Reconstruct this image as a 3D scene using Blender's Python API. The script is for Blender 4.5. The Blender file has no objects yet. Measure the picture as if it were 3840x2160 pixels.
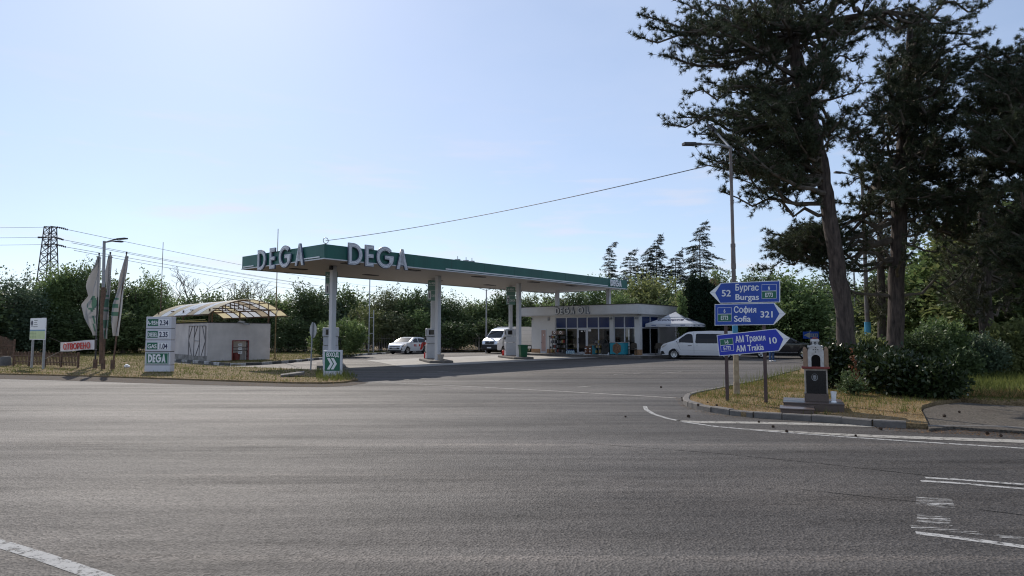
import bpy, bmesh, math, random
import numpy as np
from mathutils import Vector, Matrix
R = math.radians
SC = bpy.context.scene
COL = SC.collection
# ------------------------------------------------------------------ camera
FPX, HC, PITCH = 2440.0, 1.75, math.atan(172 / 2440.0)
cam = bpy.data.objects.new('camera', bpy.data.cameras.new('camera'))
COL.objects.link(cam)
cam.location = (0, 0, HC)
cam.rotation_euler = (R(90) + PITCH, 0, 0)
cam.data.sensor_width = 36
cam.data.lens = FPX / 3840 * 36
cam.data.clip_end = 6000
SC.camera = cam
SC.render.resolution_x, SC.render.resolution_y = 1024, 576
# ------------------------------------------------------------------ sky and sun
SUN_AZ, SUN_EL = R(-26.0), R(38.0)        # azimuth measured from +Y towards +X
W = bpy.data.worlds.new("World"); SC.world = W; W.use_nodes = True
wn, wl = W.node_tree.nodes, W.node_tree.links
wn.clear()
sky = wn.new('ShaderNodeTexSky'); sky.sky_type = 'NISHITA'; sky.sun_disc = False
sky.sun_elevation = SUN_EL; sky.sun_rotation = SUN_AZ
sky.air_density, sky.dust_density, sky.ozone_density = 1.0, 0.45, 3.2
sky.altitude = 150
bg = wn.new('ShaderNodeBackground'); bg.inputs['Strength'].default_value = 0.132
wo = wn.new('ShaderNodeOutputWorld')
# thin streaks of cloud low over the horizon
tc = wn.new('ShaderNodeTexCoord'); mp = wn.new('ShaderNodeMapping'); mp.inputs['Scale'].default_value = (5, 5, 34)
nz = wn.new('ShaderNodeTexNoise'); nz.inputs['Scale'].default_value = 1.3; nz.inputs['Detail'].default_value = 5
rp = wn.new('ShaderNodeValToRGB'); rp.color_ramp.elements[0].position = 0.54; rp.color_ramp.elements[1].position = 0.76
rp.color_ramp.elements[1].color = (.42, .42, .42, 1)
sx = wn.new('ShaderNodeSeparateXYZ'); mr = wn.new('ShaderNodeMapRange')
mr.inputs['From Min'].default_value = 0.36; mr.inputs['From Max'].default_value = 0.2
mu = wn.new('ShaderNodeMath'); mu.operation = 'MULTIPLY'
mx = wn.new('ShaderNodeMix'); mx.data_type = 'RGBA'; mx.inputs['B'].default_value = (6.6, 6.1, 6.4, 1)
wl.new(tc.outputs['Generated'], mp.inputs['Vector']); wl.new(mp.outputs['Vector'], nz.inputs['Vector'])
wl.new(nz.outputs['Fac'], rp.inputs['Fac']); wl.new(tc.outputs['Generated'], sx.inputs[0]); wl.new(sx.outputs['Z'], mr.inputs['Value'])
wl.new(rp.outputs['Color'], mu.inputs[0]); wl.new(mr.outputs['Result'], mu.inputs[1]); wl.new(mu.outputs[0], mx.inputs['Factor'])
# thin even high haze over the whole sky
vl = wn.new('ShaderNodeMix'); vl.data_type = 'RGBA'; vl.inputs['Factor'].default_value = .45; vl.inputs['B'].default_value = (5.0, 5.75, 7.4, 1)
hn = wn.new('ShaderNodeTexNoise'); hn.inputs['Scale'].default_value = 2.2; hn.inputs['Detail'].default_value = 5; hn.inputs['Roughness'].default_value = .55
hm = wn.new('ShaderNodeMapping'); hm.inputs['Scale'].default_value = (1, 1, 2.4); wl.new(tc.outputs['Generated'], hm.inputs['Vector']); wl.new(hm.outputs['Vector'], hn.inputs['Vector'])
hr = wn.new('ShaderNodeMapRange'); hr.inputs['From Min'].default_value = .3; hr.inputs['From Max'].default_value = .7; hr.inputs['To Min'].default_value = .34; hr.inputs['To Max'].default_value = .62
wl.new(hn.outputs['Fac'], hr.inputs['Value']); wl.new(hr.outputs['Result'], vl.inputs['Factor'])
wl.new(sky.outputs['Color'], vl.inputs['A']); wl.new(vl.outputs['Result'], mx.inputs['A']); wl.new(mx.outputs['Result'], bg.inputs['Color']); wl.new(bg.outputs[0], wo.inputs[0])
sl = bpy.data.lights.new('sun', 'SUN'); sl.energy = 4.0; sl.angle = R(0.53); sl.color = (1.0, .93, .84)
sun = bpy.data.objects.new('sun', sl); COL.objects.link(sun)
sd = Vector((math.sin(SUN_AZ) * math.cos(SUN_EL), math.cos(SUN_AZ) * math.cos(SUN_EL), math.sin(SUN_EL)))
sun.rotation_euler = sd.to_track_quat('Z', 'Y').to_euler(); sun.location = sd * 60
VS = SC.view_settings
VS.view_transform = 'Standard'; VS.look = 'None'; VS.gamma = 1.0; VS.exposure = 0.0
SC.cycles.max_bounces = 8; SC.cycles.transparent_max_bounces = 16
SC.cycles.use_denoising = True
SC.cycles.pixel_filter_type = 'BLACKMAN_HARRIS'; SC.cycles.filter_width = 1.15
random.seed(7)

# ------------------------------------------------------------------ measuring helpers
def ray(u, v):
    x, z = (u - 1920) / FPX, (1080 - v) / FPX
    c, s = math.cos(PITCH), math.sin(PITCH)
    return Vector((x, c - z * s, s + z * c))
def G(u, v, z=0.0):
    r = ray(u, v); t = (z - HC) / r.z
    return Vector((r.x * t, r.y * t, z))
def at(u, v, Y):
    r = ray(u, v); t = Y / r.y
    return Vector((r.x * t, Y, HC + r.z * t))
def onplane(u, v, P0, xd):      # (along xd from P0, z) on the vertical plane through P0 along xd
    r = ray(u, v); n = Vector((-xd[1], xd[0], 0))
    k = (P0[0] * n.x + P0[1] * n.y) / (r.x * n.x + r.y * n.y)
    p = r * k
    return ((p.x - P0[0]) * xd[0] + (p.y - P0[1]) * xd[1], HC + p.z)

# ------------------------------------------------------------------ object helpers
def tag(o, label=None, cat=None, group=None, kind=None):
    if label: o['label'] = label
    if cat: o['category'] = cat
    if group: o['group'] = group
    if kind: o['kind'] = kind
    return o
def thing(name, label, cat, loc=(0, 0, 0), rz=0.0, group=None):
    o = bpy.data.objects.new(name, None); COL.objects.link(o)
    o.empty_display_size = .2
    o.location = loc; o.rotation_euler = (0, 0, rz)
    return tag(o, label, cat, group)
def link(name, me, mat=None, parent=None, loc=None, rot=None):
    o = bpy.data.objects.new(name, me); COL.objects.link(o)
    if mat is not None:
        for m in (mat if isinstance(mat, (list, tuple)) else [mat]): me.materials.append(m)
    if parent: o.parent = parent
    if loc is not None: o.location = loc
    if rot is not None: o.rotation_euler = rot
    return o
def copy_tree(o, parent=None):
    c = o.copy(); COL.objects.link(c); c.parent = parent
    for ch in o.children: copy_tree(ch, c)
    return c

class MB:
    def __init__(s): s.v = []; s.f = []; s.mi = []; s.cur = 0; s.smooth = False
    def add(s, vs, fs):
        b = len(s.v); s.v += [tuple(p) for p in vs]
        for f in fs: s.f.append(tuple(b + i for i in f)); s.mi.append(s.cur)
        return s
    def box(s, x0, x1, y0, y1, z0, z1, M=None):
        vs = [Vector(p) for p in ((x0, y0, z0), (x1, y0, z0), (x1, y1, z0), (x0, y1, z0), (x0, y0, z1), (x1, y0, z1), (x1, y1, z1), (x0, y1, z1))]
        if M is not None: vs = [M @ p for p in vs]
        return s.add(vs, [(0, 3, 2, 1), (4, 5, 6, 7), (0, 1, 5, 4), (1, 2, 6, 5), (2, 3, 7, 6), (3, 0, 4, 7)])
    def cbox(s, c, d, M=None):
        return s.box(c[0] - d[0] / 2, c[0] + d[0] / 2, c[1] - d[1] / 2, c[1] + d[1] / 2, c[2] - d[2] / 2, c[2] + d[2] / 2, M)
    def bar(s, a, b, w, h=None):
        a, b = Vector(a), Vector(b); h = h or w
        d = (b - a); L = d.length; d.normalize()
        up = Vector((0, 0, 1)) if abs(d.z) < .95 else Vector((0, 1, 0))
        x = d.cross(up).normalized(); y = x.cross(d)
        M = Matrix(((x.x, d.x, y.x, a.x), (x.y, d.y, y.y, a.y), (x.z, d.z, y.z, a.z), (0, 0, 0, 1)))
        return s.box(-w / 2, w / 2, 0, L, -h / 2, h / 2, M)
    def tube(s, pts, rad, n=8, caps=True):
        pts = [Vector(p) for p in pts]
        if not hasattr(rad, '__len__'): rad = [rad] * len(pts)
        rings = []; pu = None
        for i, p in enumerate(pts):
            d = (pts[min(i + 1, len(pts) - 1)] - pts[max(i - 1, 0)])
            d = d.normalized() if d.length > 1e-9 else Vector((0, 0, 1))
            if pu is None:
                pu = d.cross(Vector((0, 0, 1)) if abs(d.z) < .9 else Vector((1, 0, 0))).normalized()
            else:
                pu = (pu - d * pu.dot(d)).normalized()
            w = d.cross(pu)
            rings.append([p + (pu * math.cos(2 * math.pi * k / n) + w * math.sin(2 * math.pi * k / n)) * rad[i] for k in range(n)])
        vs = [q for r in rings for q in r]; fs = []
        for i in range(len(rings) - 1):
            for k in range(n):
                fs.append((i * n + k, i * n + (k + 1) % n, (i + 1) * n + (k + 1) % n, (i + 1) * n + k))
        if caps:
            fs.append(tuple(range(n))[::-1]); fs.append(tuple((len(rings) - 1) * n + k for k in range(n)))
        return s.add(vs, fs)
    def lathe(s, prof, n=20, M=None, ang=2 * math.pi):
        vs = []; fs = []
        for (r, z) in prof:
            for k in range(n):
                a = ang * k / n
                p = Vector((r * math.cos(a), r * math.sin(a), z)); vs.append(M @ p if M is not None else p)
        for i in range(len(prof) - 1):
            for k in range(n):
                fs.append((i * n + k, i * n + (k + 1) % n, (i + 1) * n + (k + 1) % n, (i + 1) * n + k))
        return s.add(vs, fs)
    def prism(s, poly, y0, y1):        # polygon in (x,z) pushed from y0 to y1
        n = len(poly)
        vs = [(x, y0, z) for x, z in poly] + [(x, y1, z) for x, z in poly]
        return s.add(vs, [tuple(range(n)), tuple(range(2 * n - 1, n - 1, -1))] + [(i, n + i, n + (i + 1) % n, (i + 1) % n) for i in range(n)])
    def vprism(s, poly, z0, z1):       # polygon in (x,y) pushed from z0 to z1
        n = len(poly)
        vs = [(p[0], p[1], z0) for p in poly] + [(p[0], p[1], z1) for p in poly]
        return s.add(vs, [tuple(range(n))[::-1], tuple(range(n, 2 * n))] + [(i, (i + 1) % n, n + (i + 1) % n, n + i) for i in range(n)])
    def build(s, name, mat=None, parent=None, smooth=None, loc=None, rot=None, bevel=0.0):
        me = bpy.data.meshes.new(name); me.from_pydata(s.v, [], s.f)
        me.polygons.foreach_set('material_index', s.mi)
        bm = bmesh.new(); bm.from_mesh(me); bmesh.ops.recalc_face_normals(bm, faces=bm.faces); bm.to_mesh(me); bm.free()
        if smooth is not None:
            me.polygons.foreach_set('use_smooth', [True] * len(me.polygons)); me.set_sharp_from_angle(angle=R(smooth))
        me.update()
        o = link(name, me, mat, parent, loc, rot)
        if bevel:
            b = o.modifiers.new('bevel', 'BEVEL'); b.width = bevel; b.segments = 2; b.limit_method = 'ANGLE'; b.angle_limit = R(50)
        return o

def sheet(name, poly, z, mat, depth=0.0, kind='structure', cuts=0):
    """flat polygon (any outline) at height z, with a skirt going down by depth"""
    bm = bmesh.new()
    vs = [bm.verts.new((p[0], p[1], z)) for p in poly]
    f = bm.faces.new(vs)
    if f.normal.z < 0 or sum((poly[i][0] * poly[(i + 1) % len(poly)][1] - poly[(i + 1) % len(poly)][0] * poly[i][1]) for i in range(len(poly))) < 0:
        f.normal_flip()
    if depth:
        r = bmesh.ops.extrude_edge_only(bm, edges=list(bm.edges))
        bmesh.ops.translate(bm, vec=(0, 0, -depth), verts=[v for v in r['geom'] if isinstance(v, bmesh.types.BMVert)])
    bmesh.ops.triangulate(bm, faces=bm.faces)
    me = bpy.data.meshes.new(name); bm.to_mesh(me); bm.free()
    o = link(name, me, mat)
    if kind: o['kind'] = kind
    return o

def font_mesh(body, size, ext, align='LEFT', space=1.0):
    c = bpy.data.curves.new('t', 'FONT'); c.body = body; c.size = size; c.extrude = ext
    c.align_x = align; c.space_character = space; c.resolution_u = 4
    t = bpy.data.objects.new('t', c); COL.objects.link(t)
    me = bpy.data.meshes.new_from_object(t.evaluated_get(bpy.context.evaluated_depsgraph_get()))
    bpy.data.objects.remove(t); bpy.data.curves.remove(c)
    n = len(me.vertices); V = np.empty(n * 3, np.float32); me.vertices.foreach_get('co', V)
    F = [tuple(p.vertices) for p in me.polygons]; bpy.data.meshes.remove(me); return V.reshape(-1, 3), F
def text(name, s, size, mat, parent, loc, rot, ext=.004, off=0.0, align='LEFT', sx=1.0, space=1.0):
    """raised lettering; two Cyrillic letters are put together from clean outlines"""
    if any(ch in s for ch in 'фя'):
        Vs, Fs, x, run = [], [], 0.0, ''
        def put(V, F):
            nonlocal x
            b = sum(len(v) for v in Vs); mn = V[:, 0].min(); V = V.copy(); V[:, 0] += x - mn; Vs.append(V); Fs.extend(tuple(i + b for i in f) for f in F); x = V[:, 0].max() + size * .085
        for ch in s + '|':
            if ch in 'фя|':
                if run: put(*font_mesh(run, size, ext))
                run = ''
                if ch == 'я':
                    V, F = font_mesh('R', size, ext); V[:, 0] *= -.88; V[:, 1] *= .735; put(V, F)
                elif ch == 'ф':
                    V, F = font_mesh('о', size, ext); V[:, 0] *= 1.25; cx = (V[:, 0].min() + V[:, 0].max()) / 2; w = size * .042
                    b = [(cx - w, -.17 * size), (cx + w, -.17 * size), (cx + w, .74 * size), (cx - w, .74 * size)]; n = len(V)
                    V = np.vstack([V, [(p[0], p[1], ext + .0003) for p in b]]).astype(np.float32); put(V, F + [(n, n + 1, n + 2, n + 3)])
            else: run += ch
        V, F = np.vstack(Vs), Fs
        if align == 'CENTER': V[:, 0] -= (V[:, 0].min() + V[:, 0].max()) / 2
    else: V, F = font_mesh(s, size, ext, align, space)
    n = len(V); vs = []; ff = []
    for k, (dx, dy) in enumerate(((0, 0), (1, 0), (-1, 0), (0, .8), (0, -.8)) if off else ((0, 0),)):
        vs += [tuple(q) for q in V + np.array((dx * off * .8, dy * off * .8, k * .0004), np.float32)]; ff += [tuple(i + k * n for i in f) for f in F]
    me = bpy.data.meshes.new(name); me.from_pydata(vs, [], ff)
    o = link(name, me, mat, parent, loc, rot); o.scale = (sx, 1, 1)
    return o
UP = (R(90), 0, 0)

# ------------------------------------------------------------------ materials
MATS = {}
def mat(name, col, rough=.6, metal=0.0, spec=.5, var=0.0, vscale=3.0, bump=0.0, bscale=40.0, dirt=None, stretch=None, emit=None):
    m = bpy.data.materials.new(name); m.use_nodes = True; N, L = m.node_tree.nodes, m.node_tree.links
    b = N['Principled BSDF']; b.inputs['Roughness'].default_value = rough; b.inputs['Metallic'].default_value = metal
    b.inputs['Specular IOR Level'].default_value = spec; b.inputs['Base Color'].default_value = (*col, 1)
    if var or bump or dirt:
        t = N.new('ShaderNodeTexCoord'); vec = t.outputs['Object']
        if stretch:
            q = N.new('ShaderNodeMapping'); q.inputs['Scale'].default_value = stretch; L.new(vec, q.inputs[0]); vec = q.outputs[0]
    if var or dirt:
        n = N.new('ShaderNodeTexNoise'); n.inputs['Scale'].default_value = vscale; n.inputs['Detail'].default_value = 6; n.inputs['Roughness'].default_value = .65
        L.new(vec, n.inputs['Vector'])
        r = N.new('ShaderNodeValToRGB'); r.color_ramp.elements[0].position = .32; r.color_ramp.elements[1].position = .68
        lo = dirt if dirt else tuple(c * (1 - var) for c in col)
        hi = tuple(min(1, c * (1 + var)) for c in col)
        r.color_ramp.elements[0].color = (*lo, 1); r.color_ramp.elements[1].color = (*hi, 1)
        L.new(n.outputs['Fac'], r.inputs['Fac']); L.new(r.outputs['Color'], b.inputs['Base Color'])
    if bump:
        n2 = N.new('ShaderNodeTexNoise'); n2.inputs['Scale'].default_value = bscale; n2.inputs['Detail'].default_value = 4
        L.new(vec, n2.inputs['Vector'])
        bp = N.new('ShaderNodeBump'); bp.inputs['Strength'].default_value = bump; bp.inputs['Distance'].default_value = .02
        L.new(n2.outputs['Fac'], bp.inputs['Height']); L.new(bp.outputs['Normal'], b.inputs['Normal'])
    MATS[name] = m
    return m
def desat(c, f=.22, g=1.32):
    l = .3 * c[0] + .59 * c[1] + .11 * c[2]; return tuple((x * (1 - f) + l * f) * g for x in c)
def leafmat(name, dark, light, trans=.35, nscale=.5, rough=.55, spec=.3, third=None):
    m = bpy.data.materials.new(name); m.use_nodes = True; N, L = m.node_tree.nodes, m.node_tree.links
    b = N['Principled BSDF']; b.inputs['Roughness'].default_value = rough; b.inputs['Specular IOR Level'].default_value = spec
    g = N.new('ShaderNodeNewGeometry'); t = N.new('ShaderNodeTexCoord')
    n = N.new('ShaderNodeTexNoise'); n.inputs['Scale'].default_value = nscale; n.inputs['Detail'].default_value = 3
    L.new(t.outputs['Object'], n.inputs['Vector'])
    a = N.new('ShaderNodeMath'); a.operation = 'MULTIPLY_ADD'; a.inputs[1].default_value = .45
    s = N.new('ShaderNodeMath'); s.operation = 'MULTIPLY_ADD'; s.inputs[1].default_value = 1.5; s.inputs[2].default_value = -.48
    L.new(n.outputs['Fac'], s.inputs[0]); L.new(g.outputs['Random Per Island'], a.inputs[0]); L.new(s.outputs[0], a.inputs[2])
    r = N.new('ShaderNodeValToRGB'); r.color_ramp.elements[0].color = (*dark, 1); r.color_ramp.elements[1].color = (*light, 1)
    if third:
        e = r.color_ramp.elements.new(.86); e.color = (*light, 1); r.color_ramp.elements[-1].color = (*third, 1)
    L.new(a.outputs[0], r.inputs['Fac']); L.new(r.outputs['Color'], b.inputs['Base Color'])
    if trans:
        tr = N.new('ShaderNodeBsdfTranslucent'); mxs = N.new('ShaderNodeMixShader'); mxs.inputs[0].default_value = trans
        L.new(r.outputs['Color'], tr.inputs['Color']); L.new(b.outputs[0], mxs.inputs[1]); L.new(tr.outputs[0], mxs.inputs[2])
        L.new(mxs.outputs[0], N['Material Output'].inputs['Surface'])
    return m
def glassmat(name, tint, refl=.12, rough=.02):
    m = bpy.data.materials.new(name); m.use_nodes = True; N, L = m.node_tree.nodes, m.node_tree.links
    N.remove(N['Principled BSDF'])
    t = N.new('ShaderNodeBsdfTransparent'); t.inputs[0].default_value = (*tint, 1)
    g = N.new('ShaderNodeBsdfGlossy'); g.inputs['Roughness'].default_value = rough
    lw = N.new('ShaderNodeLayerWeight'); lw.inputs['Blend'].default_value = .25
    ad = N.new('ShaderNodeMath'); ad.operation = 'ADD'; ad.use_clamp = True; ad.inputs[1].default_value = refl
    L.new(lw.outputs['Fresnel'], ad.inputs[0])
    x = N.new('ShaderNodeMixShader'); L.new(ad.outputs[0], x.inputs[0]); L.new(t.outputs[0], x.inputs[1]); L.new(g.outputs[0], x.inputs[2])
    L.new(x.outputs[0], N['Material Output'].inputs['Surface'])
    return m

def asphalt(name, base, tint, coarse=70.0, rough=.725):
    m = bpy.data.materials.new(name); m.use_nodes = True; N, L = m.node_tree.nodes, m.node_tree.links
    b = N['Principled BSDF']; b.inputs['Roughness'].default_value = rough; b.inputs['Specular IOR Level'].default_value = .42
    b.inputs['Specular Tint'].default_value = (1, .935, .89, 1)
    g = N.new('ShaderNodeNewGeometry'); P = g.outputs['Position']
    def noise(scale, detail=4, stretch=None, rough_=.6, rot=0):
        v = P
        if stretch:
            q = N.new('ShaderNodeMapping'); q.inputs['Scale'].default_value = stretch; q.inputs['Rotation'].default_value = (0, 0, rot); L.new(P, q.inputs[0]); v = q.outputs[0]
        n = N.new('ShaderNodeTexNoise'); n.inputs['Scale'].default_value = scale; n.inputs['Detail'].default_value = detail; n.inputs['Roughness'].default_value = rough_
        L.new(v, n.inputs['Vector']); return n.outputs['Fac']
    def ramp(f, p0, p1, c0, c1):
        r = N.new('ShaderNodeValToRGB'); r.color_ramp.elements[0].position = p0; r.color_ramp.elements[1].position = p1
        r.color_ramp.elements[0].color = (*c0, 1); r.color_ramp.elements[1].color = (*c1, 1); L.new(f, r.inputs[0]); return r.outputs[0]
    def mixc(a, bb, f, mode='MIX'):
        x = N.new('ShaderNodeMix'); x.data_type = 'RGBA'; x.blend_type = mode
        if isinstance(f, float): x.inputs['Factor'].default_value = f
        else: L.new(f, x.inputs['Factor'])
        L.new(a, x.inputs['A']); L.new(bb, x.inputs['B']); return x.outputs['Result']
    c = ramp(noise(.16, 5), .3, .7, base, tint)
    st = ramp(noise(1.0, 6, (.05, .9, 1), .7, R(4)), .35, .72, (.56, .56, .57), (1.55, 1.51, 1.46))     # tyre sweeps along the road
    c = mixc(c, st, 1.0, 'MULTIPLY')
    pt = ramp(noise(.45, 8, None, .75), .40, .62, (.74, .74, .75), (1.15, 1.13, 1.11))
    c = mixc(c, pt, 1.0, 'MULTIPLY')
    vo = N.new('ShaderNodeTexVoronoi'); vo.inputs['Scale'].default_value = coarse; L.new(P, vo.inputs['Vector'])
    ag = ramp(vo.outputs['Color'], .15, .95, (.45, .45, .45), (1.7, 1.68, 1.63))
    c = mixc(c, ag, .9, 'MULTIPLY')
    sp = ramp(noise(9, 3), .66, .74, (1, 1, 1), (1.35, 1.33, 1.28)); c = mixc(c, sp, .6, 'MULTIPLY')
    sm = N.new('ShaderNodeMapRange'); sm.inputs['To Min'].default_value = .28; sm.inputs['To Max'].default_value = 1.1; sm.inputs['From Min'].default_value = .38; sm.inputs['From Max'].default_value = .64
    L.new(noise(1.0, 7, (.05, .55, 1), .75, R(-5)), sm.inputs['Value']); av_ = N.new('ShaderNodeMapRange'); av_.inputs['To Min'].default_value = .6; av_.inputs['To Max'].default_value = 1.4; L.new(vo.outputs['Color'], av_.inputs['Value'])
    mm_ = N.new('ShaderNodeMath'); mm_.operation = 'MULTIPLY'; L.new(sm.outputs[0], mm_.inputs[0]); L.new(av_.outputs[0], mm_.inputs[1]); L.new(mm_.outputs[0], b.inputs['Specular IOR Level'])
    ol = ramp(noise(.7, 3, (.5, 1, 1)), .66, .76, (1, 1, 1), (.62, .61, .60)); c = mixc(c, ol, 1.0, 'MULTIPLY')     # oil and wet-looking stains
    tl = ramp(noise(1.0, 3, (.02, 2.2, 1), .5, R(12)), .60, .66, (1, 1, 1), (1.8, 1.74, 1.66)); c = mixc(c, tl, .8, 'MULTIPLY')     # pale tyre lines
    tk = ramp(noise(1.0, 3, (.02, 1.6, 1), .5, R(-14)), .62, .68, (1, 1, 1), (.70, .70, .70)); c = mixc(c, tk, .8, 'MULTIPLY')   # dark tyre lines
    # fine cracks
    cv = N.new('ShaderNodeTexVoronoi'); cv.feature = 'DISTANCE_TO_EDGE'; cv.inputs['Scale'].default_value = .22
    wq = N.new('ShaderNodeMix'); wq.data_type = 'VECTOR'
    nn = N.new('ShaderNodeTexNoise'); nn.inputs['Scale'].default_value = .8; nn.inputs['Detail'].default_value = 6; L.new(P, nn.inputs['Vector'])
    wq.inputs['Factor'].default_value = .5; L.new(P, wq.inputs['A']); 
    sc_ = N.new('ShaderNodeVectorMath'); sc_.operation = 'SCALE'; sc_.inputs['Scale'].default_value = 5; L.new(nn.outputs['Color'], sc_.inputs[0])
    av = N.new('ShaderNodeVectorMath'); av.operation = 'ADD'; L.new(P, av.inputs[0]); L.new(sc_.outputs[0], av.inputs[1])
    L.new(av.outputs[0], cv.inputs['Vector'])
    N.remove(wq)
    ck = ramp(cv.outputs['Distance'], .004, .011, (.35, .35, .35), (1, 1, 1)); c = mixc(c, ck, .8, 'MULTIPLY')
    L.new(c, b.inputs['Base Color'])
    rr = N.new('ShaderNodeMapRange'); rr.inputs['To Min'].default_value = rough - .06; rr.inputs['To Max'].default_value = rough + .14
    L.new(noise(.3, 4, (.25, 1, 1)), rr.inputs['Value']); L.new(rr.outputs[0], b.inputs['Roughness'])
    bp = N.new('ShaderNodeBump'); bp.inputs['Strength'].default_value = .9; bp.inputs['Distance'].default_value = .009
    L.new(vo.outputs['Distance'], bp.inputs['Height'])
    L.new(bp.outputs['Normal'], b.inputs['Normal'])
    return m
def groundmat(name, cols, scale=.6):
    m = bpy.data.materials.new(name); m.use_nodes = True; N, L = m.node_tree.nodes, m.node_tree.links
    b = N['Principled BSDF']; b.inputs['Roughness'].default_value = .95; b.inputs['Specular IOR Level'].default_value = .1
    g = N.new('ShaderNodeNewGeometry')
    n = N.new('ShaderNodeTexNoise'); n.inputs['Scale'].default_value = scale; n.inputs['Detail'].default_value = 8; n.inputs['Roughness'].default_value = .7
    L.new(g.outputs['Position'], n.inputs['Vector'])
    r = N.new('ShaderNodeValToRGB'); E_ = r.color_ramp.elements
    E_[0].position = .3; E_[0].color = (*cols[0], 1); E_[1].position = .7; E_[1].color = (*cols[-1], 1)
    for i, c in enumerate(cols[1:-1]):
        e = E_.new(.3 + .4 * (i + 1) / (len(cols) - 1)); e.color = (*c, 1)
    L.new(n.outputs['Fac'], r.inputs[0])
    n2 = N.new('ShaderNodeTexNoise'); n2.inputs['Scale'].default_value = 25; n2.inputs['Detail'].default_value = 4; L.new(g.outputs['Position'], n2.inputs['Vector'])
    r2 = N.new('ShaderNodeValToRGB'); r2.color_ramp.elements[0].position = .3; r2.color_ramp.elements[1].position = .7
    r2.color_ramp.elements[0].color = (.55, .55, .55, 1); r2.color_ramp.elements[1].color = (1.3, 1.3, 1.3, 1); L.new(n2.outputs['Fac'], r2.inputs[0])
    x = N.new('ShaderNodeMix'); x.data_type = 'RGBA'; x.blend_type = 'MULTIPLY'; x.inputs['Factor'].default_value = 1
    L.new(r.outputs[0], x.inputs['A']); L.new(r2.outputs[0], x.inputs['B']); L.new(x.outputs['Result'], b.inputs['Base Color'])
    bp = N.new('ShaderNodeBump'); bp.inputs['Strength'].default_value = .6; bp.inputs['Distance'].default_value = .05
    L.new(n2.outputs['Fac'], bp.inputs['Height']); L.new(bp.outputs[0], b.inputs['Normal'])
    return m
def paintmat(name, col, wear=.5, under=(.06, .06, .058), stretch=(1, 1, 1), sc=6.0):
    """road paint, worn through to the asphalt"""
    m = bpy.data.materials.new(name); m.use_nodes = True; N, L = m.node_tree.nodes, m.node_tree.links
    b = N['Principled BSDF']; b.inputs['Roughness'].default_value = .9; b.inputs['Specular IOR Level'].default_value = .12; b.inputs['Base Color'].default_value = (*col, 1)
    g = N.new('ShaderNodeNewGeometry'); q = N.new('ShaderNodeMapping'); q.inputs['Scale'].default_value = stretch; L.new(g.outputs['Position'], q.inputs[0])
    n = N.new('ShaderNodeTexNoise'); n.inputs['Scale'].default_value = sc; n.inputs['Detail'].default_value = 8; n.inputs['Roughness'].default_value = .8; L.new(q.outputs[0], n.inputs['Vector'])
    r = N.new('ShaderNodeValToRGB'); r.color_ramp.elements[0].position = wear - .05; r.color_ramp.elements[1].position = wear + .05
    L.new(n.outputs['Fac'], r.inputs[0])
    t = N.new('ShaderNodeBsdfTransparent'); x = N.new('ShaderNodeMixShader'); L.new(r.outputs[0], x.inputs[0]); L.new(t.outputs[0], x.inputs[1]); L.new(b.outputs[0], x.inputs[2])
    L.new(x.outputs[0], N['Material Output'].inputs['Surface'])
    return m

ASPH = asphalt('road_asphalt', (.025, .0228, .021), (.050, .045, .0415), 48)
ASPH2 = asphalt('forecourt_asphalt', (.040, .036, .032), (.068, .060, .053), 48)
CONC = mat('slab_concrete', (.36, .34, .31), .85, var=.18, vscale=1.2, bump=.2, bscale=30)
KERB = mat('kerb_concrete', (.15, .135, .12), .9, var=.25, vscale=4, bump=.4, bscale=30)
KERBD = mat('kerb_dark', (.05, .05, .05), .9, var=.4, vscale=4, dirt=(.12, .115, .105))
KERBW = mat('kerb_white', (.5, .49, .46), .9, var=.2, vscale=5, dirt=(.2, .19, .18))
DRY = groundmat('dry_grass_soil', [(.11, .09, .05), (.20, .145, .08), (.25, .18, .10), (.15, .13, .055)], .9)
LAWN = groundmat('lawn_soil', [(.06, .085, .02), (.10, .12, .03), (.16, .14, .05)], .35)
FARG = groundmat('far_ground', [(.05, .06, .02), (.09, .09, .03), (.12, .10, .045)], .05)
DIRT = groundmat('path_dirt', [(.07, .06, .05), (.12, .105, .088), (.09, .08, .065)], 1.2)
WHITE = mat('white_paint', (.62, .62, .63), .45, var=.05, vscale=2)
WALL = mat('white_render', (.60, .59, .575), .9, var=.08, vscale=.8, bump=.15, bscale=60)
SHEDW = mat('shed_render', (.58, .54, .51), .95, var=.14, vscale=.9, bump=.35, bscale=45)
GREEN = mat('fascia_green', (.018, .115, .090), .45, var=.16, vscale=1.5, stretch=(1, 1, .15))
SIGNG = mat('sign_green', (.010, .125, .068), .42, var=.12, vscale=3)
SOFF = None
STEEL = mat('painted_steel', (.30, .30, .31), .5, metal=.3, var=.15)
GALV = mat('galvanised', (.33, .34, .35), .5, metal=.6, var=.15, vscale=8)
DARKM = mat('dark_metal', (.045, .043, .045), .55, metal=.3, var=.2)
RUST = mat('rusty_steel', (.14, .085, .055), .85, var=.35, vscale=6, dirt=(.06, .04, .03))
BLACK = mat('black_plastic', (.018, .018, .019), .5)
RUBBER = mat('rubber', (.014, .014, .014), .8)
DGLASS = mat('dark_glass', (.006, .007, .009), .05, spec=.35)
BLUEF = mat('blue_film_glass', (.008, .026, .11), .12, spec=.4)
RED = mat('red_paint', (.55, .02, .015), .4)
BLUE = mat('sign_blue', (.010, .060, .34), .4, var=.14, vscale=2.5)
BLUE2 = mat('sign_blue_new', (.010, .030, .40), .3)
SWHITE = mat('sign_white', (.80, .80, .80), .4)
SGREY = mat('sign_back_grey', (.42, .43, .44), .45, metal=.5, var=.1)
NAVY = mat('navy_ink', (.01, .012, .06), .5)
CARW = mat('car_white', (.78, .78, .79), .18, spec=.6)
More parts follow.
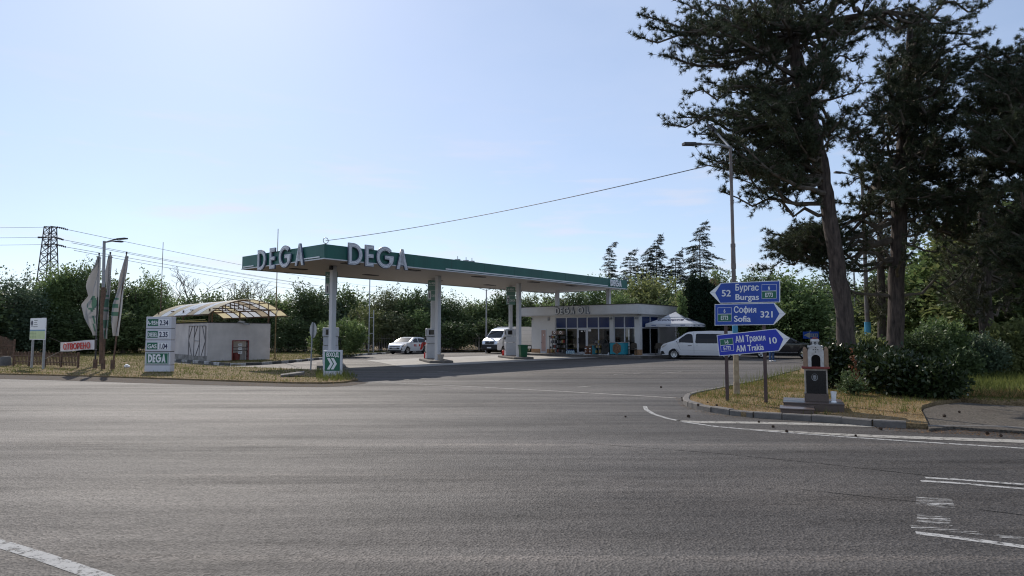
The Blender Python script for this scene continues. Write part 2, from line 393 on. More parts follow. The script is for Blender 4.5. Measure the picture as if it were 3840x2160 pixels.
CARK = mat('car_black', (.014, .014, .017), .12, spec=1.0)
SILV = mat('alloy', (.55, .55, .56), .3, metal=.8)
CHROME = mat('lamp_glass', (.7, .72, .75), .08, metal=.7)
BARK = mat('pine_bark', (.075, .056, .046), .95, var=.5, vscale=13, bump=1.0, bscale=20, dirt=(.022, .017, .014), stretch=(1, 1, .2))
BARK2 = mat('grey_bark', (.11, .09, .07), .95, var=.4, vscale=6, bump=.7, bscale=18, stretch=(1, 1, .3))
GRAN = mat('brown_granite', (.10, .072, .060), .3, var=.25, vscale=60)
BGRAN = mat('black_granite', (.012, .012, .013), .15, var=.3, vscale=90)
TAN = mat('tan_plinth', (.36, .21, .11), .85, var=.12, vscale=5)
TEAL = mat('teal_panel', (.01, .25, .33), .4)
def soffmat():
    m = mat('soffit_slats', (.42, .385, .35), .6)
    N, L = m.node_tree.nodes, m.node_tree.links; b = N['Principled BSDF']
    t = N.new('ShaderNodeTexCoord'); w = N.new('ShaderNodeTexWave'); w.bands_direction = 'Y'; w.inputs['Scale'].default_value = .9; w.inputs['Distortion'].default_value = 0
    L.new(t.outputs['Object'], w.inputs['Vector'])
    r = N.new('ShaderNodeValToRGB'); r.color_ramp.elements[0].position = 0.02; r.color_ramp.elements[1].position = .12
    r.color_ramp.elements[0].color = (.15, .13, .115, 1); r.color_ramp.elements[1].color = (.42, .385, .35, 1)
    L.new(w.outputs['Fac'], r.inputs[0]); L.new(r.outputs[0], b.inputs['Base Color']); return m
SOFF = soffmat()

# ================================================================== SETTING
ANG = R(49.5)                                    # direction of the canopy's long side
C0 = G(1215.5, 969.8, 5.3); C0.z = 0             # ground point under the canopy's near corner
A1 = Vector((math.cos(ANG), math.sin(ANG), 0)); A2 = Vector((-math.sin(ANG), math.cos(ANG), 0))
def CF(s, t, z=0.0): return C0 + A1 * s + A2 * t + Vector((0, 0, z))

sheet('ground', [(-900, -60), (900, -60), (900, 1500), (-900, 1500)], -.05, FARG)
sheet('road', [(-160, -40), (160, -40), (160, 27), (-160, 27)], 0.0, ASPH)
sheet('forecourt', [(-70, 27), (75, 27), (75, 63), (-70, 63)], 0.0, ASPH2)
# grass verge between road and service lane, running back to the fence
front = [(-700, 1398), (-350, 1401), (0, 1405), (338, 1413), (500, 1419), (676, 1425), (900, 1433), (1100, 1439), (1214, 1440), (1290, 1437), (1343, 1428)]
lane_b = [(1318, 1414), (1285, 1404), (1208, 1392), (1050, 1385), (823, 1377), (700, 1369), (620, 1363), (565, 1358)]
kerb_l = [(550, 1353), (600, 1353), (646, 1354), (700, 1358), (760, 1363), (823, 1370), (870, 1372), (920, 1371), (980, 1368.5), (1040, 1364.5), (1120, 1357), (1208, 1348), (1295, 1339), (1355, 1333), (1471, 1325), (1560, 1320.5), (1660, 1317), (1806, 1316), (1900, 1315)]
VERGE = [G(u, v) for u, v in front + lane_b + kerb_l]
vpoly = [(p.x, p.y) for p in VERGE] + [(1, 64), (0, 66), (0, 130), (-190, 130), (-130, 30)]
sheet('verge_ground', vpoly, .06, DRY, depth=.2)
SHOUL = paintmat('shoulder_gravel', (.070, .055, .044), .36, stretch=(.5, 1.2, 1), sc=1.6)
sh_f = [(-700, 1412), (-350, 1416), (0, 1421), (338, 1430), (500, 1436), (676, 1441), (900, 1447), (1100, 1451), (1214, 1452), (1300, 1448), (1380, 1436)]
sheet('road_shoulder', [(p.x, p.y) for p in [G(u, v) for u, v in sh_f] + [G(u, v) for u, v in front[::-1]]], .005, SHOUL)
# raised corner island on the right and the lawn behind it
isl_back = [(2993, 1394), (2925, 1412), (2857, 1432), (2785, 1449), (2693, 1468), (2640, 1478), (2597, 1488)]
isl_tip = [(2576, 1496), (2568, 1505), (2572, 1519), (2601, 1531), (2693, 1550), (2790, 1563), (2983, 1575), (3128, 1584.5), (3300, 1601), (3400, 1606), (3480, 1609)]
pathe = [(3466, 1575), (3452, 1550), (3460, 1534), (3510, 1520), (3606, 1509), (3714, 1517), (3838, 1524), (4200, 1548), (4700, 1580)]
ISL = [G(u, v) for u, v in isl_back + isl_tip + pathe]
ipoly = [(p.x, p.y) for p in ISL] + [(90, 14), (90, 120), (58, 120), (34.5, 64), (22.5, 47)]
sheet('island_ground', ipoly, .095, DRY, depth=.25)
LAWNP = [(11.2, 17.6), (13, 16.7), (30, 15.6), (88, 14.5), (88, 70), (34.4, 62), (23.5, 46.6), (14.3, 30.2), (11.5, 24)]
sheet('lawn_ground', LAWNP, .10, LAWN)
PATHP = [G(u, v, .05) for u, v in [(3484, 1607), (3470, 1575), (3456, 1550), (3464, 1534), (3514, 1520), (3606, 1509), (3714, 1517), (3838, 1524), (4200, 1548), (4700, 1580), (4700, 1660), (4200, 1634), (3840, 1617), (3573, 1600)]]
sheet('footpath', [(p.x, p.y) for p in PATHP], .05, DIRT, depth=.1)

def kerb(name, pts, w, h, mats, seg=1.0, z0=-.02):
    """row of kerb stones along a ground line, with open joints"""
    P = [Vector((p.x, p.y, 0)) for p in pts]
    d = [0]
    for i in range(1, len(P)): d.append(d[-1] + (P[i] - P[i - 1]).length)
    def pos(s):
        for i in range(1, len(P)):
            if s <= d[i] or i == len(P) - 1:
                return P[i - 1].lerp(P[i], (s - d[i - 1]) / max(1e-6, d[i] - d[i - 1]))
    mb = MB(); n = max(1, int(d[-1] / seg)); rr = random.Random(3)
    for k in range(n):
        a, b = pos(k * d[-1] / n), pos((k + 1) * d[-1] / n); t = (b - a); ln = t.length
        if ln < .01: continue
        t /= ln; nrm = Vector((-t.y, t.x, 0)); mb.cur = k % len(mats)
        a2, b2 = a + t * .008, b - t * .008; hh = h + rr.uniform(-.012, .012); o1 = rr.uniform(-.01, .01) - .055
        vs = []
        for z, ins in ((z0, 0), (hh - .02, 0), (hh, .02)):
            vs += [a2 + nrm * (ins + o1) + Vector((0, 0, z)), b2 + nrm * (ins + o1) + Vector((0, 0, z)), b2 + nrm * (w - ins + o1) + Vector((0, 0, z)), a2 + nrm * (w - ins + o1) + Vector((0, 0, z))]
        fs = [(8, 9, 10, 11)]
        for L_ in (0, 4): fs += [(L_ + i, L_ + (i + 1) % 4, L_ + 4 + (i + 1) % 4, L_ + 4 + i) for i in range(4)]
        mb.add(vs, fs)
    return tag(mb.build(name, mats), kind='structure')
kerb('lane_kerb', [G(u, v) for u, v in kerb_l], .16, .15, [KERBW, KERBD], .9)
kerb('island_kerb', [G(u, v) for u, v in isl_back[::1] + isl_tip[:-1]], .16, .125, [KERB], .55)
kerb('path_kerb', [G(u, v) for u, v in [(3470, 1607), (3573, 1600), (3700, 1608), (3840, 1617), (4200, 1634), (4700, 1660)]], .14, .065, [KERB], 1.0)
# concrete fuelling slab and the shop's paved step
SLAB = [CF(4.9, -.1), CF(7.9, 5.9), CF(9.2, 9.0), CF(23.6, 9.0), CF(23.6, -.1)]
sheet('fuelling_slab', [(p.x, p.y) for p in SLAB], .006, CONC)
PAVE = [CF(24.0, 8.3), CF(24.0, -3.6), CF(36, -3.6), CF(36, 8.3)]
sheet('shop_pavement', [(p.x, p.y) for p in PAVE], .17, CONC)
kerb('shop_kerb', [CF(35, 8.3), CF(24.0, 8.3), CF(24.0, -3.6), CF(35, -3.6)], .16, .175, [KERB], 1.0)

# ---------------------------------------------------------------- road markings
PAINT = paintmat('road_paint', (.40, .39, .37), .45, sc=9)
PAINTW = paintmat('worn_road_paint', (.42, .41, .39), .54, stretch=(.5, 3, 1), sc=7)
PAINTF = paintmat('faded_road_paint', (.34, .32, .285), .43, sc=8)
def stripe(pts, w, m=None, name='lane_line', z=.003):
    P = [G(u, v) for u, v in pts]; L_, R_ = [], []
    if not hasattr(w, '__len__'): w = [w] * len(P)
    for i, p in enumerate(P):
        t = (P[min(i + 1, len(P) - 1)] - P[max(i - 1, 0)]).normalized(); n = Vector((-t.y, t.x, 0)) * w[i] / 2
        L_.append(p + n); R_.append(p - n)
    mb = MB(); vs = [(*p.xy, z) for q in zip(L_, R_) for p in q]
    mb.add(vs, [(2 * i, 2 * i + 1, 2 * i + 3, 2 * i + 2) for i in range(len(P) - 1)])
    return tag(mb.build(name, m or PAINT), kind='structure')
S = 3840 / 2576
def s_(l): return [(a * S, b * S) for a, b in l]
stripe(s_([(-120, 1335), (0, 1368), (110, 1402), (260, 1454), (400, 1510)]), .13)
TAR = paintmat('tar_seam_black', (.012, .012, .012), .47, sc=1.5)
for q in ([(1400, 1110), (1800, 1140), (2100, 1170), (2576, 1225), (2800, 1255)], [(2000, 1230), (2300, 1262), (2576, 1296), (2800, 1325)]): stripe(s_(q), .02, TAR, 'tar_seam', .002)
stripe(s_([(960, 962), (1150, 971), (1400, 984), (1700, 1001)]), .13, PAINTF)
stripe(s_([(1622, 1022), (1626, 1031), (1645, 1042), (1680, 1053), (1730, 1063), (1800, 1073), (1920, 1084), (2080, 1096), (2300, 1111), (2576, 1128), (2800, 1142)]), .10)
stripe(s_([(1700, 1058), (1760, 1062), (1900, 1063.5), (2080, 1068), (2200, 1073)]), [.12, .3, .3, .34, .2], PAINTF)
stripe(s_([(1870, 1079), (2080, 1092), (2200, 1098), (2400, 1105), (2576, 1111), (2800, 1122)]), [.05, .22, .3, .34, .36, .36], PAINTF, z=.006)
stripe(s_([(2328, 1202), (2400, 1206), (2576, 1219), (2750, 1232)]), .09)
stripe(s_([(2316, 1210), (2400, 1215), (2576, 1230), (2750, 1244)]), .09)
stripe(s_([(2290, 1325), (2400, 1335), (2576, 1356), (2750, 1378)]), .10, PAINTW)
stripe(s_([(2304, 1341), (2400, 1352), (2576, 1376), (2750, 1400)]), .10)
def patch(q, name='faded_crossing_mark'):
    P = [G(u * S, v * S) for u, v in q]
    mb = MB(); mb.add([(*p.xy, .003) for p in P], [tuple(range(len(P)))]); return tag(mb.build(name, PAINTW), kind='structure')
patch([(2305, 1250), (2395, 1256), (2403, 1280), (2303, 1270)])
patch([(2308, 1294), (2390, 1302), (2396, 1324), (2306, 1312)])
stripe([(1640, 1394), (1680, 1395)], .14, PAINTF)
for a, b in [((2165, 1452), (2215, 1448)), ((2480, 1400), (2555, 1394)), ((2300, 1405), (2400, 1400))]:
    stripe([a, b], .08, PAINTF)

# ================================================================== CANOPY
canopy = thing('fuel_canopy', 'long flat petrol station canopy with green fascia and big white letters', 'canopy', C0, ANG)
CL, CW, ZS, ZT = 27.8, 7.9, 5.3, 6.0
mb = MB(); mb.box(.03, CL - .03, .03, CW - .03, ZS + .02, ZT - .1); mb.build('soffit', SOFF, canopy)
mb = MB()
mb.box(0, CL, 0, .06, ZS, ZT); mb.box(0, CL, CW - .06, CW, ZS, ZT); mb.box(0, .06, .06, CW - .06, ZS, ZT); mb.box(CL - .06, CL, .06, CW - .06, ZS, ZT)
mb.build('fascia', GREEN, canopy)
mb = MB()
mb.box(-.03, CL + .03, -.03, 0, ZS - .02, ZS + .035); mb.box(-.03, 0, 0, CW, ZS - .02, ZS + .035); mb.box(-.03, CL + .03, CW, CW + .03, ZS - .02, ZS + .035); mb.box(CL, CL + .03, 0, CW, ZS - .02, ZS + .035)
mb.build('fascia_trim', WHITE, canopy)
for k in range(1, 10): mb = MB(); mb.box(k * 2.78 - .006, k * 2.78 + .006, -.004, 0, ZS + .04, ZT - .005); mb.build('panel_joint', DARKM, canopy)
for k in range(1, 3): mb = MB(); mb.box(-.004, 0, k * 2.63 - .006, k * 2.63 + .006, ZS + .04, ZT - .005); mb.build('panel_joint', DARKM, canopy)
mb = MB()
mb.box(7.9, CL - 2.9, -.05, 0, ZS + .075, ZS + .14); mb.build('white_stripe', SWHITE, canopy)
for a_, b_ in ((.35, 2.0), (CW - 1.3, CW - .2)): mb = MB(); mb.box(-.05, 0, a_, b_, ZS + .08, ZS + .135); mb.build('white_stripe', SWHITE, canopy)
mb = MB(); mb.box(.05, CL - .05, .05, CW - .05, ZT - .08, ZT - .04); mb.build('roof_sheet', GALV, canopy)
for k, (x, y) in enumerate([(2.2, 1.0), (2.0, 5.5), (6.5, 1.2), (6.8, 5.4), (12, 1.3), (12.2, 5.4), (17.5, 1.3), (17.5, 5.4), (22, 1.3)]):
    mb = MB(); mb.box(x - .45, x + .45, y - .22, y + .22, ZS - .015, ZS + .03); mb.build('soffit_light', DARKM, canopy)
for (x, y) in [(2.35, 2.7), (10.0, 2.85), (17.75, 2.85)]:
    mb = MB(); mb.box(x - .135, x + .135, y - .135, y + .135, .12, ZS + .03); mb.box(x - .18, x + .18, y - .18, y + .18, .1, .16)
    mb.build('column', WHITE, canopy, bevel=.015)
for (x, y) in [(26.5, 5.95), (27.2, 1.35)]:
    mb = MB(); mb.box(x - .14, x + .14, y - .14, y + .14, 3.55, ZS + .03); mb.build('column', WHITE, canopy)
mb = MB(); mb.tube([(2.1, 2.55, ZS - .12), (1.95, 2.4, ZS - .16)], .05); mb.box(2.05, 2.2, 2.5, 2.65, ZS - .2, ZS); mb.build('camera_dome', DARKM, canopy)

def letter_outline(ch, h, th):
    """closed outlines (first the outer, then holes) of a geometric capital, height h, stroke th"""
    def arc(cx, cz, r, a0, a1, n=18): return [(cx + r * math.cos(R(a0 + (a1 - a0) * i / n)), cz + r * math.sin(R(a0 + (a1 - a0) * i / n))) for i in range(n + 1)]
    if ch == 'D':
        w = .78 * h; r = h / 2
        return [[(0, 0), (w - r, 0)] + arc(w - r, r, r, -90, 90) + [(0, h)], ([(th, th), (w - r, th)] + arc(w - r, r, r - th, -90, 90) + [(th, h - th)])[::-1]], w
    if ch == 'E':
        w = .5 * h; m0, m1 = h / 2 - th / 2, h / 2 + th / 2
        return [[(0, 0), (w, 0), (w, th), (th, th), (th, m0), (w * .97, m0), (w * .97, m1), (th, m1), (th, h - th), (w, h - th), (w, h), (0, h)]], w
    if ch == 'G':
        r = h * .52; c = h / 2
        return [arc(r, c, r, 42, 360, 34) + [(2 * r, c + th * .55), (r * .95, c + th * .55), (r * .95, c - th * .45), (2 * r - th * 1.05, c - th * .45)] + arc(r, c, r - th, -15, -318, 34)], 2 * r
    if ch == 'A':
        w = .74 * h; tw = .15 * h
        a = (w - tw) / 2
        def xl(z): return a * z / h
        def xi(z): return th * 1.02 + a * 1.0 * z / h
        z0, z1 = .2 * h, .2 * h + th * .8
        zt = h * .80
        return [[(0, 0), (th, 0), (xi(z0), z0), (w - xi(z0), z0), (w - th, 0), (w, 0), (w / 2 + tw / 2, h), (w / 2 - tw / 2, h)],
                [(xi(z1), z1), (w / 2 - .005, min(zt, h * .9)), (w / 2 + .005, min(zt, h * .9)), (w - xi(z1), z1)]], w
    if ch == 'O':
        r = h * .5
        return [arc(r, r, r, 0, 360, 36)[:-1], arc(r, r, r - th, 360, 0, 36)[:-1]], 2 * r
    if ch == 'I': return [[(0, 0), (th, 0), (th, h), (0, h)]], th
    if ch == 'L':
        w = .48 * h
        return [[(0, 0), (w, 0), (w, th), (th, th), (th, h), (0, h)]], w
def letter_mesh(name, ch, h, th, ext, off, m, parent, loc, rot):
    outs, w = letter_outline(ch, h, th)
    c = bpy.data.curves.new(name, 'CURVE'); c.dimensions = '2D'; c.fill_mode = 'BOTH'; c.extrude = ext; c.offset = off
    for o in outs:
        s = c.splines.new('POLY'); s.points.add(len(o) - 1)
        for i, p in enumerate(o): s.points[i].co = (p[0], p[1], 0, 1)
        s.use_cyclic_u = True
    t = bpy.data.objects.new(name, c); COL.objects.link(t)
    me = bpy.data.meshes.new_from_object(t.evaluated_get(bpy.context.evaluated_depsgraph_get()))
    bpy.data.objects.remove(t); bpy.data.curves.remove(c)
    me.materials.clear()
    return link(name, me, m, parent, loc, rot), w
LETE = mat('letter_edge', (.10, .12, .17), .5)
LETF = mat('letter_face', (.72, .72, .74), .4)
def big_letters(word, h, th, gap, parent, origin, along, rot, out, edge=True):
    x = 0
    for ch in word:
        if ch == ' ': x += h * .4; continue
        p = Vector(origin) + Vector(along) * x
        o, w = letter_mesh('letter', ch, h, th, .035, 0, LETE if edge else LETF, parent, p, rot)
        if edge:                 # pale face with a dark seam, standing proud of the channel letter
            f_, _ = letter_mesh('letter_face', ch, h, th, .012, -.028, LETF, o, (0, 0, .035), (0, 0, 0))
            l_, _ = letter_mesh('letter_seam', ch, h, th, .004, -.065, LETE, o, (0, 0, .047), (0, 0, 0))
            l2, _ = letter_mesh('letter_inlay', ch, h, th, .004, -.078, LETF, o, (0, 0, .051), (0, 0, 0))
        x += w + gap
    return x
# long side: letters read left to right along +s, facing -t
big_letters('DEGA', 1.09, .225, .15, canopy, (1.28, -.07, ZS - .19), (1, 0, 0), (R(90), 0, 0), -1)
# short side: faces -s; reading direction is -t
big_letters('DEGA', 1.10, .22, .37, canopy, (-.07, 6.05, ZS - .21), (0, -1, 0), (R(90), 0, R(-90)), -1)
x = 0
for ch in 'DEGA':
    o, w = letter_mesh('small_letter', ch, .5, .115, .03, 0, SWHITE, canopy, (CL - 2.55 + x, -.045, ZS + .12), (R(90), 0, 0)); x += w + .03
mb = MB(); mb.tube([(.3, .35, ZT - .1), (.3, .35, ZT + .1)], .04); mb.tube([(.3 + .14 * math.cos(a), .35, ZT + .22 + .14 * math.sin(a)) for a in np.linspace(0, 6.28, 18)], .018, 5)
mb.build('cable_hook', STEEL, canopy)
for x in (9.2, 9.9, 10.4):
    mb = MB(); mb.box(x, x + .18, .3, .6, ZT - .1, ZT + .12); mb.tube([(x + .1, .45, ZT), (x + .1, .45, ZT + .3)], .02); mb.build('roof_fitting', GALV, canopy)

# ---------------------------------------------------------------- pump islands, pumps and what stands on them
PUMPW = mat('pump_white', (.52, .53, .56), .35, var=.08, vscale=3)
PANG = ANG - R(33); AX = Vector((-math.sin(PANG), math.cos(PANG), 0)); AXX = Vector((math.cos(PANG), math.sin(PANG), 0))
def PF(s, a, b=0, z=0.0): return CF(s, 2.75) + AX * a + AXX * b + Vector((0, 0, z))   # along the pump island of column s
def island(i, s):
    mb = MB(); mb.box(-.72, .72, -.95, 3.3, 0.0, .15)
    o = mb.build('pump_island', KERB, None, bevel=.04, loc=PF(s, 0), rot=(0, 0, PANG))
    tag(o, ['low concrete pump island behind the entrance sign', 'low concrete pump island with a flower pot', 'low concrete pump island with the green bin'][i], 'pump island', 'concrete pump islands')
def pump(i, s):
    lab = ['white fuel pump hidden behind the column nearest the entrance sign', 'tall white fuel pump beside the flower pot', 'tall white fuel pump beside the green bin'][i]
    r = thing('fuel_pump', lab, 'fuel pump', PF(s, 2.3, 0, .15), PANG, 'fuel pumps under the canopy')
    mb = MB(); mb.box(-.42, .42, -.24, .26, .02, .95); mb.build('lower_cabinet', PUMPW, r, bevel=.02)
    mb = MB(); mb.box(-.4, .4, -.22, .24, .98, 1.42); mb.build('nozzle_panel', PUMPW, r, bevel=.02)
    mb = MB(); mb.box(-.44, .44, -.26, .28, 1.45, 1.95); h = mb.build('display_head', PUMPW, r, bevel=.03)
    for yy in (-.275, .285):
        mb = MB(); mb.box(-.28, .05, min(yy, yy * .9), max(yy, yy * .9), 1.55, 1.85); mb.build('screen', DGLASS, h)
    for xx in (-.45, .442):
        mb = MB(); mb.box(xx, xx + .008, -.2, .0, 1.55, 1.85); mb.build('screen', DGLASS, h)
    mb = MB(); mb.box(-.12, .12, -.1, .12, 1.95, 5.13); mb.build('mast', WHITE, r)
    sb = MB(); sb.box(-.36, .3, -.2, -.1, 3.75, 5.05); b = sb.build('number_board', mat('board_green', (.16, .30, .25), .4), r)
    for q_ in ((-.33, .27, 4.72, 4.74), (-.33, .27, 4.4, 4.42)): mb = MB(); mb.box(q_[0], q_[1], -.207, -.2, q_[2], q_[3]); mb.build('board_line', SWHITE, b)
    mb = MB(); mb.box(-.34, -.16, -.207, -.2, 3.82, 4.36); mb.build('number_field', SWHITE, b)
    text('number', str(i or 1), .5, NAVY, b, (-.33, -.209, 3.9), UP, off=.01, sx=.7)
    text('board_text', 'DEGA', .22, SWHITE, b, (-.13, -.205, 3.98), UP, off=.006, sx=.75)
    text('board_text', 'A-95H', .2, SWHITE, b, (-.3, -.205, 4.8), UP, off=.006, sx=.85)
    for sx in (-1, 1):
        for yy in (-.1, .14):
            mb = MB(); pts = [Vector((sx * .4, yy, 1.35)) + Vector((sx * .16 * math.sin(a), 0, -.95 * math.sin(a / 2) ** 2)) for a in np.linspace(0, 5.2, 22)]
            mb.tube(pts, .018, 6); mb.build('hose', RUBBER, r, smooth=60)
            mb = MB(); mb.bar((sx * .43, yy, 1.2), (sx * .47, yy, 1.38), .05); mb.bar((sx * .47, yy, 1.36), (sx * .58, yy, 1.27), .03); mb.build('nozzle', BLACK, r)
for i, s in enumerate((2.35, 10.0, 17.75)):
    island(i, s); pump(i, s)
def extinguisher(p, lab):
    r = thing('fire_extinguisher', lab, 'extinguisher', p, .4, 'red extinguishers on the pump islands'); r.scale = (.85, .85, .62)
    mb = MB(); mb.lathe([(0.0, 0), (.10, 0), (.115, .03), (.115, .52), (.09, .6), (.04, .64), (.035, .68), (0, .68)], 16); mb.build('cylinder', RED, r, smooth=40)
    mb = MB(); mb.bar((-.02, 0, .68), (-.02, 0, .75), .05); mb.bar((-.1, 0, .76), (.1, 0, .72), .03); mb.tube([(.05, 0, .7), (.16, .02, .62), (.15, .03, .3), (.13, .03, .15)], .015, 6); mb.build('valve_and_hose', BLACK, r)
extinguisher(PF(10.0, 3.0, -.35, .15), 'red fire extinguisher left of the pump with the flower pot')
extinguisher(PF(17.75, 2.9, -.4, .15), 'red fire extinguisher left of the pump with the green bin')
r = thing('flower_pot', 'small tan flower pot with a dry twig on the pump island', 'flower pot', PF(10, -.42, .05, .15))
mb = MB(); mb.lathe([(0, 0), (.13, 0), (.19, .3), (.21, .3), (.21, .36), (.17, .36), (.17, .3), (0, .3)], 18); mb.build('pot', mat('tan_pot', (.38, .33, .28), .8, var=.1), r, smooth=40)
mb = MB(); mb.tube([(0, 0, .3), (.02, 0, .55), (.0, .03, .8)], .012, 5); mb.tube([(.02, 0, .5), (.1, .02, .66)], .008, 5); mb.tube([(.01, 0, .45), (-.09, .0, .58)], .008, 5); mb.build('twig', BARK2, r)
r = thing('litter_bin', 'dark green plastic bin with a rim at the foot of a canopy column', 'bin', PF(17.75, -.45, .1, .15), PANG)
mb = MB()
for (a, z0, b, z1) in ((.21, 0, .27, .78),):
    mb.add([(-a, -a, z0), (a, -a, z0), (a, a, z0), (-a, a, z0), (-b, -b, z1), (b, -b, z1), (b, b, z1), (-b, b, z1)], [(0, 3, 2, 1), (0, 1, 5, 4), (1, 2, 6, 5), (2, 3, 7, 6), (3, 0, 4, 7)])
mb.build('bin_body', mat('bin_green', (.01, .09, .035), .45), r)
mb = MB(); mb.box(-.3, .3, -.3, .3, .76, .84); mb.build('rim', MATS['bin_green'], r, bevel=.02)

# ================================================================== SHOP
shop = thing('shop_building', 'low white petrol station shop with deep flat parapet and blue-topped windows', 'building', CF(25.5, 0, 0), ANG)
YL, YR, DEP = 7.92, -2.4, 8.2            # left end and right end (local y), depth
FZ = .17
mb = MB()
mb.box(0, .25, 5.42, YL, FZ, 3.25)                 # wall left of the glazing (door cut below is laid on)
mb.box(.0, .25, YR, 5.42, 3.1, 3.25)
mb.box(.25, DEP, YL - .25, YL, FZ, 3.25); mb.box(DEP - .25, DEP, YR + .25, YL - .25, FZ, 3.25)
mb.box(3.0, DEP, YR, YR + .25, FZ, 3.25); mb.box(.0, 3.0, YR, YR + .25, 3.1, 3.25)
mb.build('wall', WALL, shop)
mb = MB(); mb.box(.01, DEP - .25, YR + .26, YL - .26, 3.255, 3.3); mb.box(-.8, DEP, YR - .3, YL + .62, 3.25, 3.28); mb.build('ceiling', WALL, shop)
mb = MB()
mb.box(-.8, -.68, YR - .3, YL + .62, 3.22, 3.95); mb.box(-.68, DEP + .1, YR - .3, YR - .18, 3.22, 3.95); mb.box(-.68, DEP + .1, YL + .5, YL + .62, 3.22, 3.95); mb.box(DEP - .02, DEP + .1, YR - .18, YL + .5, 3.22, 3.95)
mb.build('parapet', WALL, shop)
mb = MB()
mb.box(-.83, -.64, YR - .33, YL + .65, 3.95, 4.0); mb.box(-.64, DEP + .13, YR - .33, YR - .14, 3.95, 4.0); mb.box(-.64, DEP + .13, YL + .46, YL + .65, 3.95, 4.0)
mb.build('parapet_cap', DARKM, shop)
mb = MB(); mb.box(-.64, DEP, YR - .14, YL + .46, 3.5, 3.6); mb.build('roof', GALV, shop)
mb = MB(); mb.box(-.015, 0, 5.44, 6.3, FZ, .5); mb.box(-.015, 0, 6.98, YL + .015, FZ, .5); mb.box(0, DEP, YL, YL + .015, FZ, .5); mb.build('plinth', TAN, shop)
mb = MB(); mb.box(.02, DEP - .3, YR + .26, YL - .26, FZ - .02, FZ + .02); mb.build('floor', mat('tile_floor', (.25, .24, .22), .3), shop)
# pillars between glazed bays
for (y0, y1) in ((-.17, .2), (YR, -1.98)):
    mb = MB(); mb.box(-.06, .3, y0, y1, FZ + .4, 3.1); p = mb.build('pillar', WALL, shop)
    mb = MB(); mb.box(-.075, .3, y0 - .015, y1 + .015, FZ, FZ + .42); mb.build('pillar_plinth', TAN, p)
    mb = MB(); mb.lathe([(0, -.06), (.09, -.06), (.1, 0), (.07, .08), (0, .1)], 12, Matrix.Translation((-.17, (y0 + y1) / 2, 2.92))); mb.bar((-.1, (y0 + y1) / 2, 3.0), (-.02, (y0 + y1) / 2, 3.0), .05); mb.build('wall_lamp', GALV, p)
SHOPG = glassmat('shop_glass', (.42, .46, .45), .10)
FRAMEM = mat('window_frame_white', (.56, .57, .60), .4)
def bay(y0, y1, x=.06, film=True, zt=3.1, zm=2.2, low=True):
    """one glazed bay: frame with the blue-filmed light on top and the clear pane below"""
    a, b = max(y0, y1), min(y0, y1)
    mb = MB()
    mb.box(x - .04, x + .04, b, b + .05, FZ, zt); mb.box(x - .04, x + .04, a - .05, a, FZ, zt)
    mb.box(x - .042, x + .042, b + .05, a - .05, zt - .06, zt); mb.box(x - .042, x + .042, b + .05, a - .05, zm - .04, zm + .04); mb.box(x - .042, x + .042, b + .05, a - .05, FZ, FZ + .08)
    f = mb.build('window', FRAMEM, shop)
    mb = MB(); mb.box(x - .01, x + .01, b + .05, a - .05, zm + .04, zt - .06); mb.build('blue_pane', BLUEF, f)
    if low:
        mb = MB(); mb.box(x - .006, x + .006, b + .05, a - .05, FZ + .08, zm - .04); mb.build('pane', SHOPG, f)
    return f
w0 = [(5.40, 4.32), (4.32, 3.24), (3.24, 2.30), (2.30, 1.25), (1.25, .20), (-.17, -1.08), (-1.08, -1.98)]
for i, (a, b) in enumerate(w0):
    if i == 2: bay(a, b, low=False)
    else: bay(a, b)
# glazed door in the third bay
a, b = 3.2, 2.34
mb = MB(); mb.box(.0, .05, b, b + .1, FZ + .01, 2.15); mb.box(.0, .05, a - .1, a, FZ + .01, 2.15); mb.box(.0, .05, b + .1, a - .1, 2.05, 2.15); mb.box(.0, .05, b + .1, a - .1, FZ + .01, FZ + .16)
d = mb.build('shop_door', FRAMEM, shop)
mb = MB(); mb.box(.02, .032, b + .1, a - .1, FZ + .16, 2.05); mb.build('door_pane', DGLASS, d)
mb = MB(); mb.bar((-.06, a - .08, 1.0), (-.06, a - .08, 1.4), .03); mb.box(-.05, 0, a - .1, a - .06, 1.02, 1.06); mb.box(-.05, 0, a - .1, a - .06, 1.34, 1.38); mb.build('door_handle', DARKM, d)
mb = MB(); mb.box(.012, .018, 2.72, 2.9, 1.9, 2.0); mb.box(.012, .018, 2.5, 2.56, 1.93, 2.02); mb.build('notice', SWHITE, d)
mb = MB(); mb.box(.02, .035, 1.95, 2.2, 1.95, 2.12); mb.build('notice', SWHITE, shop)
# toilet door in the blank wall
mb = MB(); mb.box(-.02, 0, 6.32, 6.40, FZ, 2.14); mb.box(-.02, 0, 6.86, 6.94, FZ, 2.14); mb.box(-.02, 0, 6.40, 6.86, 2.06, 2.14); mb.box(-.02, 0, 6.40, 6.86, FZ, .3)
d = mb.build('toilet_door', FRAMEM, shop)
mb = MB(); mb.box(-.012, 0, 6.40, 6.86, .3, 2.06); mb.build('door_leaf', mat('pink_panel', (.40, .27, .24), .6), d)
mb = MB(); mb.box(-.018, -.012, 6.60, 6.66, 1.6, 1.72); mb.build('door_sign', SWHITE, d)
mb = MB(); mb.bar((-.06, 6.84, 1.02), (-.06, 6.74, 1.02), .02); mb.box(-.06, -.012, 6.83, 6.85, 1.0, 1.04); mb.build('door_handle', DARKM, d)
mb = MB(); mb.box(-.1, 0, 6.0, 6.14, 2.85, 3.1); mb.tube([(-.07, 6.07, 2.92), (-.14, 6.07, 2.86)], .05); mb.build('wall_lamp', GALV, shop)
